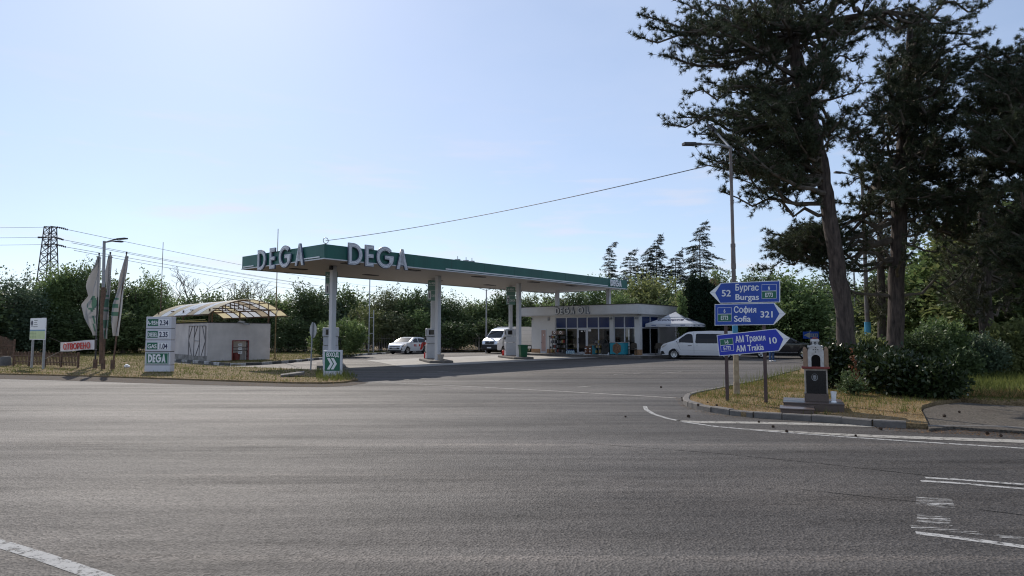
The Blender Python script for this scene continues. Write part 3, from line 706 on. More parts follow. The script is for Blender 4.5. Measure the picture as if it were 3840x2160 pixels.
mb = MB(); mb.lathe([(0, 0), (.07, 0), (.07, .1), (0, .12)], 12, Matrix.Translation((-.12, YL - .1, 2.95))); mb.bar((-.12, YL - .1, 3.0), (0, YL - .1, 3.0), .04); mb.build('security_camera', DARKM, shop)
mb = MB(); mb.box(-.05, 0, 5.88, 6.05, 1.5, 1.6); mb.build('socket_box', DARKM, shop)
mb = MB(); mb.box(-.05, 0, 5.84, 5.99, .55, .72); mb.build('socket_box', DARKM, shop)
# lettering on the parapet: wall coloured channel letters with dark returns
x = 0; big = [('D', 0), ('E', 0), ('G', 0), ('A', 0), (' ', 0), ('O', 0), ('I', 0), ('L', 0)]
LETS = mat('letter_shop', (.62, .62, .62), .6)
for ch, _ in big:
    if ch == ' ': x += .2; continue
    o, w = letter_mesh('letter', ch, .57, .135, .04, 0, LETE, shop, (-.86, 4.78 - x, 3.30), (R(90), 0, R(-90)))
    letter_mesh('letter_face', ch, .57, .135, .008, -.02, LETS, o, (0, 0, .04), (0, 0, 0))
    x += w + (.06 if ch != 'O' else .09)
# side facade: glazed bay with door, then plain wall
def sbay(x0, x1, low=True):
    y = YR + .1; mb = MB()
    mb.box(x0, x0 + .05, y - .04, y + .04, FZ, 3.1); mb.box(x1 - .05, x1, y - .04, y + .04, FZ, 3.1)
    for z0, z1 in ((3.04, 3.1), (2.16, 2.24), (FZ, FZ + .1)): mb.box(x0 + .05, x1 - .05, y - .042, y + .042, z0, z1)
    f = mb.build('window', FRAMEM, shop)
    mb = MB(); mb.box(x0 + .05, x1 - .05, y - .01, y + .01, 2.24, 3.04); mb.build('blue_pane', BLUEF, f)
    mb = MB(); mb.box(x0 + .05, x1 - .05, y - .006, y + .006, FZ + .1, 2.16); mb.build('pane', DGLASS, f)
sbay(.4, 1.7); sbay(1.7, 3.0)
# inside of the shop
mb = MB(); mb.box(.35, .38, 3.35, 5.3, FZ + .02, 2.18); mb.build('tan_curtain', mat('curtain_tan', (.50, .40, .24), .9, var=.12, vscale=2, stretch=(1, 6, .3)), shop)
mb = MB()
for q, (y0, y1) in enumerate(((-1.8, -.3), (.3, 2.2))):
    for z in (.5, 1.0, 1.5):
        mb.box(2.2, 2.6, y0, y1, z, z + .04)
        for k in range(9):
            yy = y0 + .1 + k * (y1 - y0 - .2) / 9; mb.cur = (k + q) % 3
            mb.box(2.22, 2.4, yy, yy + .12, z + .04, z + .2 + .1 * ((k * 7) % 3) / 2)
        mb.cur = 0
mb.build('stock_shelf', [SWHITE, TEAL, MATS['pink_panel']], shop)

# ---------------------------------------------------------------- goods set out before the shop
def SH(x, y, z=FZ): return CF(25.5 + x, y, z)
OILC = [mat('can_black', (.02, .02, .022), .35), mat('can_grey', (.16, .16, .17), .35), mat('can_gold', (.32, .24, .08), .35), mat('can_red', (.3, .03, .02), .35)]
def rack(lab, x, y, wd, ht, shelves, seed, rounded=False):
    r = thing('display_rack', lab, 'display rack', SH(x, y), ANG); rr = random.Random(seed)
    for yy in (-wd / 2, wd / 2):
        mb = MB()
        for xx in (-.18, .18): mb.box(xx - .015, xx + .015, yy - .015, yy + .015, 0, ht)
        mb.box(-.166, .166, yy - .012, yy + .012, ht - .02, ht - .001)
        mb.build('rack_frame', BLACK, r)
    for z in shelves:
        mb = MB(); mb.box(-.18, .18, -wd / 2 + .016, wd / 2 - .016, z, z + .025); mb.build('shelf', BLACK, r)
    zt = shelves + [ht]
    for i, z in enumerate(shelves):
        y_ = -wd / 2 + .08; H_ = min(.28, zt[i + 1] - z - .08) if i + 1 < len(shelves) else .24
        while y_ < wd / 2 - .1:
            w = rr.uniform(.07, .12)
            if rr.random() < .9:
                h = H_ * rr.uniform(.75, 1); m = OILC[rr.choice([0, 0, 0, 1, 1, 2, 3])]
                mb = MB(); mb.box(-.12, .1, y_, y_ + w, z + .026, z + .026 + h * .8); mb.box(-.04, .03, y_ + w * .3, y_ + w * .7, z + .026 + h * .8, z + .026 + h)
                mb.build('oil_can', m, r)
            y_ += w + .02
    return r
rack('tall black rack of oil cans left of the shop door', -.45, 4.75, 1.55, 1.4, [.08, .45, .82, 1.2], 4)
for k, yy in enumerate((5.05, 4.45)):
    r = thing('cardboard_box', ['brown carton with white mark on top of the oil rack, left one', 'brown carton with white mark on top of the oil rack, right one'][k], 'carton', SH(-.45, yy, FZ + 1.53), ANG, 'cartons on the oil rack')
    mb = MB(); mb.box(-.16, .16, -.27, .27, 0, .3); mb.build('carton', mat('carton', (.2, .14, .11), .8) if k == 0 else MATS['carton'], r)
    mb = MB(); mb.lathe([(.06, 0), (.11, 0), (.11, .005), (.06, .005)], 20, Matrix.Translation((-.161, 0, .17)) @ Matrix.Rotation(R(-90), 4, 'Y'), math.pi * 2); mb.build('mark', SWHITE, r)
mb = MB(); mb.box(-.15, .15, -.62, .62, 0, .045)
o = mb.build('plank', BLACK, None, loc=SH(-.45, 4.75, FZ + 1.48), rot=(0, 0, ANG)); tag(o, 'dark board carrying the cartons above the oil rack', 'board')
WATER = mat('water_bottle', (.35, .5, .58), .15, spec=.7)
for k in range(8):
    r = thing('water_bottle', 'clear blue-tinted water can on the pavement between the oil rack and the door', 'water can', SH(-.35 - .22 * (k % 2), 3.95 - .1 * k, FZ), ANG, 'water cans beside the shop door')
    mb = MB(); mb.lathe([(0, 0), (.085, 0), (.085, .2), (.03, .27), (.03, .29), (0, .29)], 10); mb.build('can', WATER, r, smooth=40)
    mb = MB(); mb.lathe([(.034, 0), (.034, .04), (0, .04)], 8, Matrix.Translation((0, 0, .285))); mb.build('cap', BLUE, r)
for k, yy in enumerate((2.12, 1.72)):
    r = thing('charcoal_sack', ['brown printed sack standing right beside the shop door', 'brown printed sack between the door-side sack and the teal bin'][k], 'sack', SH(-.3, yy), ANG, 'brown sacks by the door')
    mb = MB(); mb.lathe([(0, 0), (.16, 0), (.19, .1), (.18, .45), (.12, .55), (.15, .62), (.1, .6), (0, .58)], 14); mb.build('sack', mat('sack_brown', (.16, .07, .04), .8) if k == 0 else MATS['sack_brown'], r, smooth=60)
    mb = MB(); mb.box(-.186, -.17, -.08, .08, .4, .48); mb.lathe([(.04, 0), (.065, 0), (.065, .01), (.04, .01)], 14, Matrix.Translation((-.19, 0, .22)) @ Matrix.Rotation(R(-90), 4, 'Y')); mb.build('print', SWHITE, r)
r = thing('teal_bin', 'narrow teal bin standing between sacks and the umbrella rack', 'bin', SH(-.35, 1.35), ANG)
mb = MB(); mb.box(-.15, .15, -.15, .15, 0, .6); mb.build('bin_body', TEAL, r, bevel=.03)
mb = MB(); mb.box(-.17, .17, -.17, .17, .6, .68); mb.build('lid', TEAL, r, bevel=.03)
rack('low black wire rack of bottles right of the shop door', -.5, .75, .95, 1.2, [.1, .48, .85], 9)
r = thing('tyre_stand', 'black covered stand with a hoop leaning at the bottle rack', 'stand', SH(-.7, .12), ANG)
mb = MB(); mb.box(-.12, .12, -.33, .33, 0, .9); mb.build('stand_body', BLACK, r, bevel=.06)
mb = MB(); mb.tube([(-.16, .24 * math.cos(a), .88 + .3 * math.sin(a)) for a in np.linspace(0, 6.28, 24)], .035, 6); mb.build('hoop', DARKM, r, smooth=50)
mb = MB(); mb.lathe([(0, 0), (.12, 0), (.02, .2), (0, .2)], 10, Matrix.Translation((-.1, -.3, 0))); mb.build('foot', SILV, r)
r = thing('ice_cream_freezer', 'bright teal chest freezer with a round food picture on its front', 'freezer', SH(-.75, -1.05), ANG)
mb = MB(); mb.box(-.32, .32, -.62, .62, .06, .92); mb.build('cabinet', TEAL, r, bevel=.03)
mb = MB(); mb.box(-.335, .335, -.64, .64, .92, .97); mb.build('lid', GALV, r)
pm = mat('food_print', (.2, .1, .05), .5, var=.6, vscale=9, dirt=(.03, .015, .01))
mb = MB(); nn = 12; mb.add([(-.326, .36 * math.cos(a) * (1 + .12 * (k % 2)), .5 + .38 * math.sin(a) * (1 + .12 * (k % 2))) for k, a in enumerate(np.linspace(0, 2 * math.pi, nn, endpoint=False))], [tuple(range(nn))]); mb.build('picture', pm, r)
for sx in (-.28, .28):
    for sy in (-.55, .55):
        mb = MB(); mb.box(sx - .03, sx + .03, sy - .03, sy + .03, 0, .06); mb.build('foot', BLACK, r)
r = thing('parasol_pole', 'closed white pole in a stand right of the freezer', 'pole', SH(-.5, -1.75))
mb = MB(); mb.tube([(0, 0, .05), (0, 0, 1.9)], .03, 8); mb.build('pole', SWHITE, r); mb = MB(); mb.lathe([(0, 0), (.2, 0), (.2, .06), (.04, .09), (0, .09)], 14); mb.build('base', BLACK, r)
mb = MB(); mb.tube([(0, 0, 1.0), (0, 0, 1.1)], .04, 8); mb.tube([(0, 0, .6), (0, 0, .65)], .04, 8); mb.build('clamp', BLACK, r)
def chair(p, rz, lab):
    r = thing('rattan_chair', lab, 'chair', p, rz, 'dark rattan chairs by the shop')
    m = MATS.get('rattan') or mat('rattan', (.07, .055, .04), .8, var=.4, vscale=30)
    for sx in (-.22, .22):
        for sy in (-.22, .22):
            mb = MB(); mb.tube([(sx, sy, 0), (sx, sy, .44)], .018, 6); mb.build('leg', m, r)
    mb = MB(); mb.box(-.25, .25, -.25, .25, .42, .47); mb.build('seat', m, r)
    mb = MB(); mb.prism([(-.26, .5), (.26, .5), (.24, .86), (.1, .92), (-.1, .92), (-.24, .86)], .24, .27); mb.build('backrest', m, r)
    for sx in (-.25, .25):
        mb = MB(); mb.tube([(sx, -.22, .44), (sx, -.2, .66), (sx, .24, .68)], .02, 6); mb.build('armrest', m, r)
chair(SH(1.6, -3.05), ANG + 2.2, 'dark rattan chair under the white parasol by the white passenger van')
chair(SH(-.35, -1.75) + Vector((.15, -.15, 0)), ANG - 1.4, 'dark rattan chair beside the freezer')
for k, (a, b) in enumerate([(2.9, 2.1), (1.8, 1.3), (.4, -.2)]):
    mb = MB(); y0, y1 = max(a, b), min(a, b)
    mb.box(-.0, .03, y1, y0, 0, .03); mb.box(.03, .3, y1, y1 + .03, 0, .03); mb.box(.03, .3, y0 - .03, y0, 0, .03)
    o = mb.build('floor_frame', SWHITE, None, loc=CF(24.2, 0, .177), rot=(0, 0, ANG)); tag(o, ['long white bar on the pavement edge before the door', 'white wheel stop on the pavement edge before the bottle rack', 'white wheel stop on the pavement edge before the freezer'][k], 'wheel stop', 'white wheel stops')
# parasol
pp = SH(2.6, -4.0, 0.0)
r = thing('parasol', 'large white two-tier parasol with blue lettering beside the shop', 'parasol', (pp.x, pp.y, .0), ANG + R(8))
PAR = leafmat('parasol_cloth', (.70, .71, .74), (.70, .71, .74), .35, rough=.8)
mb = MB(); mb.tube([(0, 0, .0), (0, 0, 3.35)], .03, 8); mb.build('pole', WHITE, r)
mb = MB(); mb.lathe([(0, 0), (.32, 0), (.32, .08), (.05, .12), (0, .12)], 16); mb.build('base', KERB, r)
hw = 1.75
mb = MB(); mb.add([(-hw, -hw, 2.5), (hw, -hw, 2.5), (hw, hw, 2.5), (-hw, hw, 2.5), (-.35, -.35, 3.12), (.35, -.35, 3.12), (.35, .35, 3.12), (-.35, .35, 3.12)], [(0, 1, 5, 4), (1, 2, 6, 5), (2, 3, 7, 6), (3, 0, 4, 7)])
cp = mb.build('canopy_cloth', PAR, r)
mb = MB(); q = .68; mb.add([(-q, -q, 3.02), (q, -q, 3.02), (q, q, 3.02), (-q, q, 3.02), (0, 0, 3.42)], [(0, 1, 4), (1, 2, 4), (2, 3, 4), (3, 0, 4)]); mb.build('top_cloth', PAR, r)
mb = MB(); mb.add([(-hw, -hw, 2.5), (hw, -hw, 2.5), (hw, hw, 2.5), (-hw, hw, 2.5), (-hw, -hw, 2.27), (hw, -hw, 2.27), (hw, hw, 2.27), (-hw, hw, 2.27)], [(0, 1, 5, 4), (1, 2, 6, 5), (2, 3, 7, 6), (3, 0, 4, 7)]); mb.build('valance', PAR, r)
sl_ = math.atan2(.62, 1.4)
text('lettering', 'Болярка', .5, NAVY, cp, (-.0, -1.25, 2.735), (sl_, 0, 0), align='CENTER', off=.01)
text('lettering', 'Болярка', .5, NAVY, cp, (-1.25, 0, 2.735), (sl_, 0, R(-90)), align='CENTER', off=.01)
for k in (-1.1, 0, 1.1):
    for rot, pos in (((R(90), 0, 0), (k, -hw - .004, 2.33)), ((R(90), 0, R(-90)), (-hw - .004, k, 2.33))):
        mb = MB(); mb.box(-.17, .17, .02, .08, 0, .003); mb.build('printed_band', mat('print_blue', (.08, .12, .25), .6) if 'print_blue' not in MATS else MATS['print_blue'], cp, loc=pos, rot=rot)
for sx in (-1, 1):
    for sy in (-1, 1):
        mb = MB(); mb.tube([(0, 0, 3.05), (sx * hw * .97, sy * hw * .97, 2.48)], .014, 5); mb.build('rib', STEEL, r)

# ================================================================== ROADSIDE SIGNS
# price totem
p = G(541, 1393, .09); TOT = thing('price_totem', 'tall white fuel price totem with green labels on the grass verge', 'price sign', p, R(-3))
TW, TH, TD = 1.16, 2.42, .36
TOTW = mat('totem_white', (.60, .60, .63), .45, var=.06, vscale=2)
def zz(y): return (1110 - y) / (1110 - 450) * TH
rows = [(450, 588), (594, 728), (734, 868), (876, 1030), (1036, 1112)]
for a, b in rows:
    mb = MB(); mb.box(0, TW, 0, TD, zz(b), zz(a)); bx = mb.build('panel', TOTW, TOT, bevel=.012)
mb = MB(); mb.box(.02, TW - .02, .02, TD - .02, 0.0, TH - .02); mb.build('core', DARKM, TOT)
tx = lambda x: (x - 150) / 275 * TW
for (nm, pr, y0, y1) in (('A-95H', '2.34', 478, 562), ('DIESEL', '2.35', 622, 704), ('GAS', '1.04', 762, 845)):
    mb = MB(); mb.box(.08, .55, -.006, 0, zz(y1), zz(y0)); lb = mb.build('fuel_label', SIGNG, TOT)
    text('lettering', nm, .25, SWHITE, lb, (.315, -.008, zz(y1) + .055), UP, align='CENTER', off=.008, sx={'A-95H': .78, 'DIESEL': .62, 'GAS': .9}[nm])
    mb = MB(); mb.box(.59, 1.05, -.006, 0, zz(y1) - .01, zz(y0) + .01); pl = mb.build('price_plate', SWHITE, TOT)
    mb = MB(); mb.box(.59, 1.05, -.008, -.006, zz(y0) + .002, zz(y0) + .01); mb.box(.59, 1.05, -.008, -.006, zz(y1) - .01, zz(y1) - .002); mb.build('plate_edge', STEEL, pl)
    text('price', pr, .32, NAVY, pl, (.82, -.008, zz(y1) + .035), UP, align='CENTER', off=.012, sx=.72)
mb = MB(); mb.box(.06, TW - .08, -.006, 0, zz(1022), zz(884)); lb = mb.build('name_plate', SIGNG, TOT)
mb = MB()
for a in ((.085, TW - .105, zz(1015), zz(1015) + .012), (.085, TW - .105, zz(890) - .012, zz(890)), (.085, .097, zz(1015) + .012, zz(890) - .012), (TW - .117, TW - .105, zz(1015) + .012, zz(890) - .012)): mb.box(a[0], a[1], -.009, -.006, a[2], a[3])
mb.build('plate_edge', SWHITE, lb)
x = 0
for ch in 'DEGA':
    o, w = letter_mesh('letter', ch, .36, .085, .004, 0, SWHITE, lb, (.155 + x, -.011, zz(1022) + .075), UP); o.scale = (.68, 1, 1); x += w * .68 + .018
# entrance sign
p = G(1210, 1413, .05); r = thing('entrance_sign', 'white box sign with green face, Cyrillic word and double arrow at verge tip', 'sign', p, R(2))
mb = MB(); mb.box(0, .745, 0, .16, 0, 1.05); mb.build('sign_box', TOTW, r, bevel=.012)
mb = MB(); mb.box(.075, .67, -.006, 0, .235, .985); f = mb.build('green_face', SIGNG, r)
text('lettering', 'ВХОД', .215, SWHITE, f, (.372, -.009, .80), UP, align='CENTER', off=.012, sx=.78)
mb = MB()
for k in (0, .155): mb.add([(x + .16 + k, -.009, z) for x, z in ((0, .29), (.11, .29), (.235, .515), (.11, .74), (0, .74), (.125, .515))], [tuple(range(6))])
mb.build('double_arrow', SWHITE, f)
# stop sign seen from behind
p = G(1165, 1393, .0); r = thing('stop_sign', 'octagonal road sign seen edge-on from behind on leaning pole', 'road sign', p, R(-48))
r.rotation_euler = (0, R(2.2), R(-48))
mb = MB(); mb.tube([(0, 0, 0), (0, 0, 2.3)], .035, 8); mb.build('pole', GALV, r, smooth=50)
mb = MB(); mb.prism([(.38 * math.cos(R(22.5 + 45 * k)), 1.92 + .38 * math.sin(R(22.5 + 45 * k))) for k in range(8)], .04, .05); pl = mb.build('plate', SGREY, r)
mb = MB(); mb.prism([(.375 * math.cos(R(22.5 + 45 * k)), 1.92 + .375 * math.sin(R(22.5 + 45 * k))) for k in range(8)], .05, .053); mb.build('red_face', RED, pl)
mb = MB(); mb.box(-.05, .05, -.03, .04, 1.7, 1.75); mb.box(-.05, .05, -.03, .04, 2.1, 2.15); mb.build('clamp', GALV, r)
# information board with two posts
p = G(114.5, 1380, .09); q = G(158, 1384, .09); an = math.atan2(q.y - p.y, q.x - p.x)
r = thing('information_board', 'white and pale green notice board with a boar silhouette on two posts', 'notice board', p, an)
dx = (q - p).length
for x in (0, dx):
    mb = MB(); mb.box(x - .05, x + .05, .0, .08, 0, 2.35); mb.build('post', GALV, r)
x0, x1, z0, z1 = -.26, dx + .26, 1.38, 2.42
mb = MB(); mb.box(x0, x1, -.03, 0, z0, z1); bd = mb.build('board', SWHITE, r)
mb = MB(); mb.box(x0 + .03, x1 - .03, -.034, -.03, z0 + .03, z0 + .42); mb.build('green_field', mat('pale_green', (.50, .60, .30), .5, var=.1), bd)
mb = MB(); mb.box(x0 + .03, x1 - .03, -.035, -.03, z0 + .42, z0 + .48); mb.build('blue_band', mat('band_blue', (.1, .25, .4), .5), bd)
def lathe_poly(pts): return pts
boar = [(0, .12), (.02, .2), (.07, .26), (.12, .27), (.16, .33), (.19, .28), (.3, .31), (.4, .28), (.44, .2), (.46, .24), (.47, .17), (.43, .14), (.42, 0), (.38, 0), (.37, .1), (.22, .09), (.2, 0), (.16, 0), (.15, .1), (.08, .12)]
mb = MB(); mb.prism([(x0 + .07 + x * .72, z1 - .42 + z * 1.0) for x, z in boar], -.034, -.03); mb.build('boar_symbol', NAVY, bd)
mb = MB()
for k, (a, b) in enumerate(((.55, 1.0), (.55, .93), (.5, 1.02), (.45, 1.05))): mb.box(x0 + a, x0 + min(b, x1 - x0 - .04), -.034, -.03, z1 - .13 - k * .1, z1 - .09 - k * .1)
mb.build('text_lines', STEEL, bd)
mb = MB()
for k in range(5):
    for a, b in ((.06, .3), (.36, .62), (.68, .93)): mb.box(x0 + a, x0 + b, -.037, -.034, z0 + .08 + k * .07, z0 + .1 + k * .07)
mb.build('small_print', mat('print_green', (.25, .35, .15), .6), bd)
# flag poles, flags
FLAGW = leafmat('flag_cloth', (.36, .35, .34), (.44, .43, .42), .2, rough=.8)
FLAGG = leafmat('flag_green', (.10, .20, .15), (.10, .20, .15), .2, rough=.8)
poles = [((356.5, 1382), (372, 950)), ((386, 1385), (414, 947)), ((421.7, 1385.5), (475, 946))]
labs = ['leftmost of three flag poles, banner rope tied to it', 'middle flag pole right behind the rusty street lamp', 'rightmost of three flag poles, leaning to the right']
outl = [  # per flag: (v, uL, uR) outline rows
    [(962, 375, 378), (1000, 366, 377), (1045, 344, 376), (1075, 333, 375), (1110, 336, 374), (1142, 307, 372), (1190, 320, 371), (1230, 336, 369), (1258, 345, 368)],
    [(958, 413, 420), (1000, 411, 417), (1050, 408, 415), (1090, 404, 413), (1140, 397, 411), (1200, 393, 408), (1240, 390, 407), (1270, 391, 406)],
    [(960, 477, 481), (1010, 467, 476), (1060, 449, 471), (1105, 428, 467), (1140, 421, 463), (1190, 424, 456), (1230, 426, 451), (1260, 428, 447)]]
flagpole_base = []
for k, (b, t) in enumerate(poles):
    p = G(*b, .09); top = at(*t, p.y)
    flagpole_base.append(p)
    r = thing('flagpole', labs[k], 'flagpole', p, 0, 'flag poles on the verge')
    d = top - p; mb = MB(); mb.tube([(0, 0, 0), d * .5, d], [.04, .034, .026], 8); mb.build('pole', RUST if k else DARKM, r, smooth=50)
    mb = MB(); mb.box(-.07, .07, -.06, .06, 0, .45); mb.build('foot_clamp', RUST, r)
    mb = MB(); mb.bar(d * .955, d * .955 + Vector((.12, 0, .02)), .025); mb.tube([d * .99, d * 1.005], .04, 8); mb.build('top_arm', DARKM, r)
    f = thing('flag', ['white flag with green emblem billowing from the leftmost pole', 'white flag hanging edge-on from the middle pole', 'white flag with green stripes folded on the leaning pole'][k], 'flag', top, 0, 'white flags')
    nu, rows_ = 14, outl[k]; vs = []; NV = 40
    vv = [rows_[0][0] + (rows_[-1][0] - rows_[0][0]) * i / NV for i in range(NV + 1)]
    for v in vv:
        uL = np.interp(v, [a[0] for a in rows_], [a[1] for a in rows_]); uR = np.interp(v, [a[0] for a in rows_], [a[2] for a in rows_])
        for i in range(nu + 1):
            s = i / nu; q = at(uL + (uR - uL) * s, v, p.y)
            q.y += (.17 * math.sin(s * 10 + v * .016 + k) + .10 * math.sin(s * 5 + v * .035)) * (1 - s * .7) - .05
            vs.append(q - top)
    mb = MB(); mb.add(vs, [(j * (nu + 1) + i, j * (nu + 1) + i + 1, (j + 1) * (nu + 1) + i + 1, (j + 1) * (nu + 1) + i) for j in range(NV) for i in range(nu)])
    for fi in range(len(mb.f)):
        j, i = divmod(fi, nu)
        if k == 0:
            if 19 < j < 28 and abs(i - 8 - (j - 23) * .0) < 4.6 - abs(j - 23) and not (21 < j < 26 and 7 <= i <= 8): mb.mi[fi] = 1
            if 29 < j < 38 and i == 8 - (j - 30) // 4: mb.mi[fi] = 1
        if k == 1 and (18 < j < 27 or j > 29) and 3 < i < 12 and j % 5: mb.mi[fi] = 1
        if k == 2 and 20 < j < 31 and 2 < i < 8 and j % 4 < 2: mb.mi[fi] = 1
    mb.build('cloth', [FLAGW, FLAGG], f, smooth=60)
# banner strung between the notice board and the first flag pole
bp0 = at(227, 1283, 32.6); bp1 = at(357, 1275, flagpole_base[0].y - .1)
bd_ = (bp1 - bp0); bl = bd_.length
IRONR = mat('rope_grey', (.25, .24, .22), .9)
BAN = thing('open_banner', 'white banner with red Cyrillic word tied to the first flag pole', 'banner', bp0, math.atan2(bd_.y, bd_.x))
BAN.rotation_euler = (0, -math.asin(bd_.z / bl), math.atan2(bd_.y, bd_.x))
mb = MB(); vs = []
for j in range(2):
    for i in range(13): vs.append((bl * i / 12, .03 * math.sin(i * .9), -.46 * j - .02 * math.sin(i * .5)))
mb.add(vs, [(i, i + 1, 14 + i, 13 + i) for i in range(12)]); bc = mb.build('banner_cloth', mat('banner_white', (.72, .68, .68), .7), BAN)
text('lettering', 'ОТВОРЕНО', .40, RED, bc, (bl / 2, -.045, -.385), UP, align='CENTER', off=.016, sx=1.0)
a_ = BAN.matrix_basis
mb = MB()
brd = G(158, 1384, .09) + Vector((.26, 0, 1.5))
inv = (Matrix.Translation(bp0) @ BAN.rotation_euler.to_matrix().to_4x4()).inverted()
mb.tube([Vector((0, 0, 0)), inv @ brd], .007, 5); mb.tube([Vector((0, 0, -.46)), inv @ (G(158, 1384, .09) + Vector((.05, 0, .45)))], .006, 5); mb.tube([(bl, 0, 0), (bl + .08, .05, .02)], .012, 5); mb.tube([(bl, 0, -.46), (bl + .08, .05, -.46)], .012, 5)
mb.build('rope', IRONR, BAN)

# ================================================================== STREET LAMPS AND POLES
def lamp_head(mb, a, b, w=.13):
    a, b = Vector(a), Vector(b); m = a.lerp(b, .35); mb.bar(a, m, w * .6, .07); mb.bar(m, b, w * 1.7, .07)
LAMPG = 'street lamps along the roads'
p = G(381.6, 1365, .09); top = at(391, 904, p.y)
r = thing('street_lamp', 'street lamp with two arms and rusty lower pole among the flags', 'street lamp', p, 0, LAMPG)
d = top - p; mb = MB(); mb.tube([(0, 0, 0), d * .62], [.135, .125], 12); mb.build('lower_pole', RUST, r, smooth=50)
mb = MB(); mb.tube([d * .62, d], [.085, .075], 10); mb.build('upper_pole', STEEL, r, smooth=50)
for (e, dy) in (((473, 894), -.8), ((459, 907), .9)):
    q = at(*e, p.y + dy) - p; mid = d.lerp(q, .45) + Vector((0, 0, .02))
    mb = MB(); mb.tube([d + Vector((0, 0, -.08)), mid], .035, 8); arm = mb.build('arm', STEEL, r)
    mb = MB(); lamp_head(mb, mid, q); mb.build('lamp_head', DARKM, arm)
p = G(2763, 1476, .12); top = at(2739, 548, p.y)
r = thing('street_lamp', 'tall leaning street lamp behind the blue direction signs, beige base', 'street lamp', p, 0, LAMPG)
d = top - p
BEIGE = mat('pole_beige', (.36, .30, .20), .8, var=.2, vscale=5, dirt=(.22, .16, .10))
PBLUE = mat('pole_blue', (.06, .27, .42), .6, var=.15, vscale=4)
PGREY = mat('pole_weathered', (.11, .082, .07), .8, var=.4, vscale=6, dirt=(.19, .18, .175))
zs_ = lambda z: d * ((z - .12) / d.z)
mb = MB(); mb.tube([zs_(.12), zs_(.42)], [.088, .085], 12); mb.tube([zs_(.42), zs_(1.55)], [.074, .072], 12); mb.build('base_pole', BEIGE, r, smooth=50)
mb = MB(); mb.tube([zs_(1.55), zs_(2.15)], [.075, .075], 12); mb.build('blue_band', PBLUE, r, smooth=50)
mb = MB(); mb.tube([zs_(2.15), zs_(3.6), zs_(3.62), zs_(4.2), zs_(4.22), zs_(6.0), d], [.06, .057, .064, .062, .048, .044, .040], 12); mb.build('upper_pole', PGREY, r, smooth=50)
mb = MB(); mb.tube([zs_(3.55), zs_(3.7)], .068, 10); mb.tube([zs_(4.15), zs_(4.25)], .066, 10); mb.build('collar', PGREY, r)
q = at(2562, 540, p.y - .3) - p; mid = d.lerp(q, .62) + Vector((0, 0, .02))
mb = MB(); mb.tube([d + Vector((0, 0, -.05)), d.lerp(q, .25) + Vector((0, 0, .03)), mid], [.04, .035, .03], 8); arm = mb.build('arm', STEEL, r)
mb = MB(); lamp_head(mb, mid, q, .1); mb.build('lamp_head', DARKM, arm)
mb = MB(); q2 = at(2660, 470, p.y + 1.0) - p; mb.tube([d + Vector((0, 0, -.05)), d.lerp(q2, .6)], .03, 8); a2 = mb.build('arm', STEEL, r)
mb = MB(); lamp_head(mb, d.lerp(q2, .6), q2, .1); mb.build('lamp_head', DARKM, a2)
LAMPTOP = p + d
def far_lamp(u, v0, Y, lab, arms, m=STEEL, zb=0, band=None, rad=.07):
    top = at(u, v0, Y); p = Vector((top.x, Y, zb)); h = top.z - zb
    r = thing('street_lamp', lab, 'street lamp', p, 0, LAMPG)
    mb = MB(); mb.tube([(0, 0, 0), (0, 0, h)], [rad * 1.3, rad * .7], 8); mb.build('pole', m, r, smooth=50)
    if band: mb = MB(); mb.tube([(0, 0, band[0]), (0, 0, band[1])], rad * 1.5, 10); mb.build('blue_band', PBLUE, r, smooth=50)
    for dx in arms:
        mb = MB(); mb.tube([(0, 0, h - .1), (dx * .6, 0, h + .15)], .03, 6); a = mb.build('arm', STEEL, r)
        mb = MB(); lamp_head(mb, (dx * .6, 0, h + .15), (dx, 0, h + .2)); mb.build('lamp_head', DARKM, a)
far_lamp(1824, 1085, 60, 'thin two-armed street lamp behind the white box van', (-1.3, 1.3))
far_lamp(3201, 990, 46, 'slim street lamp with one arm between the two pine trunks', (2.6,), zb=.1)
far_lamp(3232, 660, 33, 'tall utility lamp with blue painted base between the pine trunks', (-1.4,), PGREY, .1, (1.5, 2.25), .10)
def rod(u, vt, Y, lab, m=RUST, rad=.03, zb=.05, name='lightning_rod', cat='mast'):
    t = at(u, vt, Y); mb = MB(); h = t.z - zb
    mb.tube([(0, 0, 0), (0, 0, h * .55), (0, 0, h * .551), (0, 0, h)], [rad * 1.5, rad * 1.4, rad, rad * .8], 8); mb.box(-.08, .08, -.08, .08, 0, .1)
    return tag(mb.build(name, m, None, loc=(t.x, Y, zb)), lab, cat, 'thin lightning masts')
rod(612, 908, 56, 'thin lightning mast rising from the trees behind the price totem')
rod(1043, 858, 44.0, 'thin lightning mast standing right of the shed, yellowish lower half', mat('mast_paint', (.22, .17, .09), .7, var=.3))
# ladder-like double pole by the fence
top = at(1387, 1046, 60); r = thing('double_pole', 'two thin poles of unequal height joined by rungs at the back fence', 'pole', (top.x, 60, .05))
mb = MB(); mb.tube([(0, 0, 0), (0, 0, top.z)], .05, 6); mb.build('tall_pole', SGREY, r)
mb = MB(); mb.tube([(.42, 0, 0), (.40, 0, 3.9)], .05, 6); mb.build('short_pole', SGREY, r)
mb = MB(); mb.bar((0, 0, 1.75), (.42, 0, 1.75), .05); mb.bar((0, 0, 3.2), (.42, 0, 3.2), .05); mb.build('rung', SGREY, r)
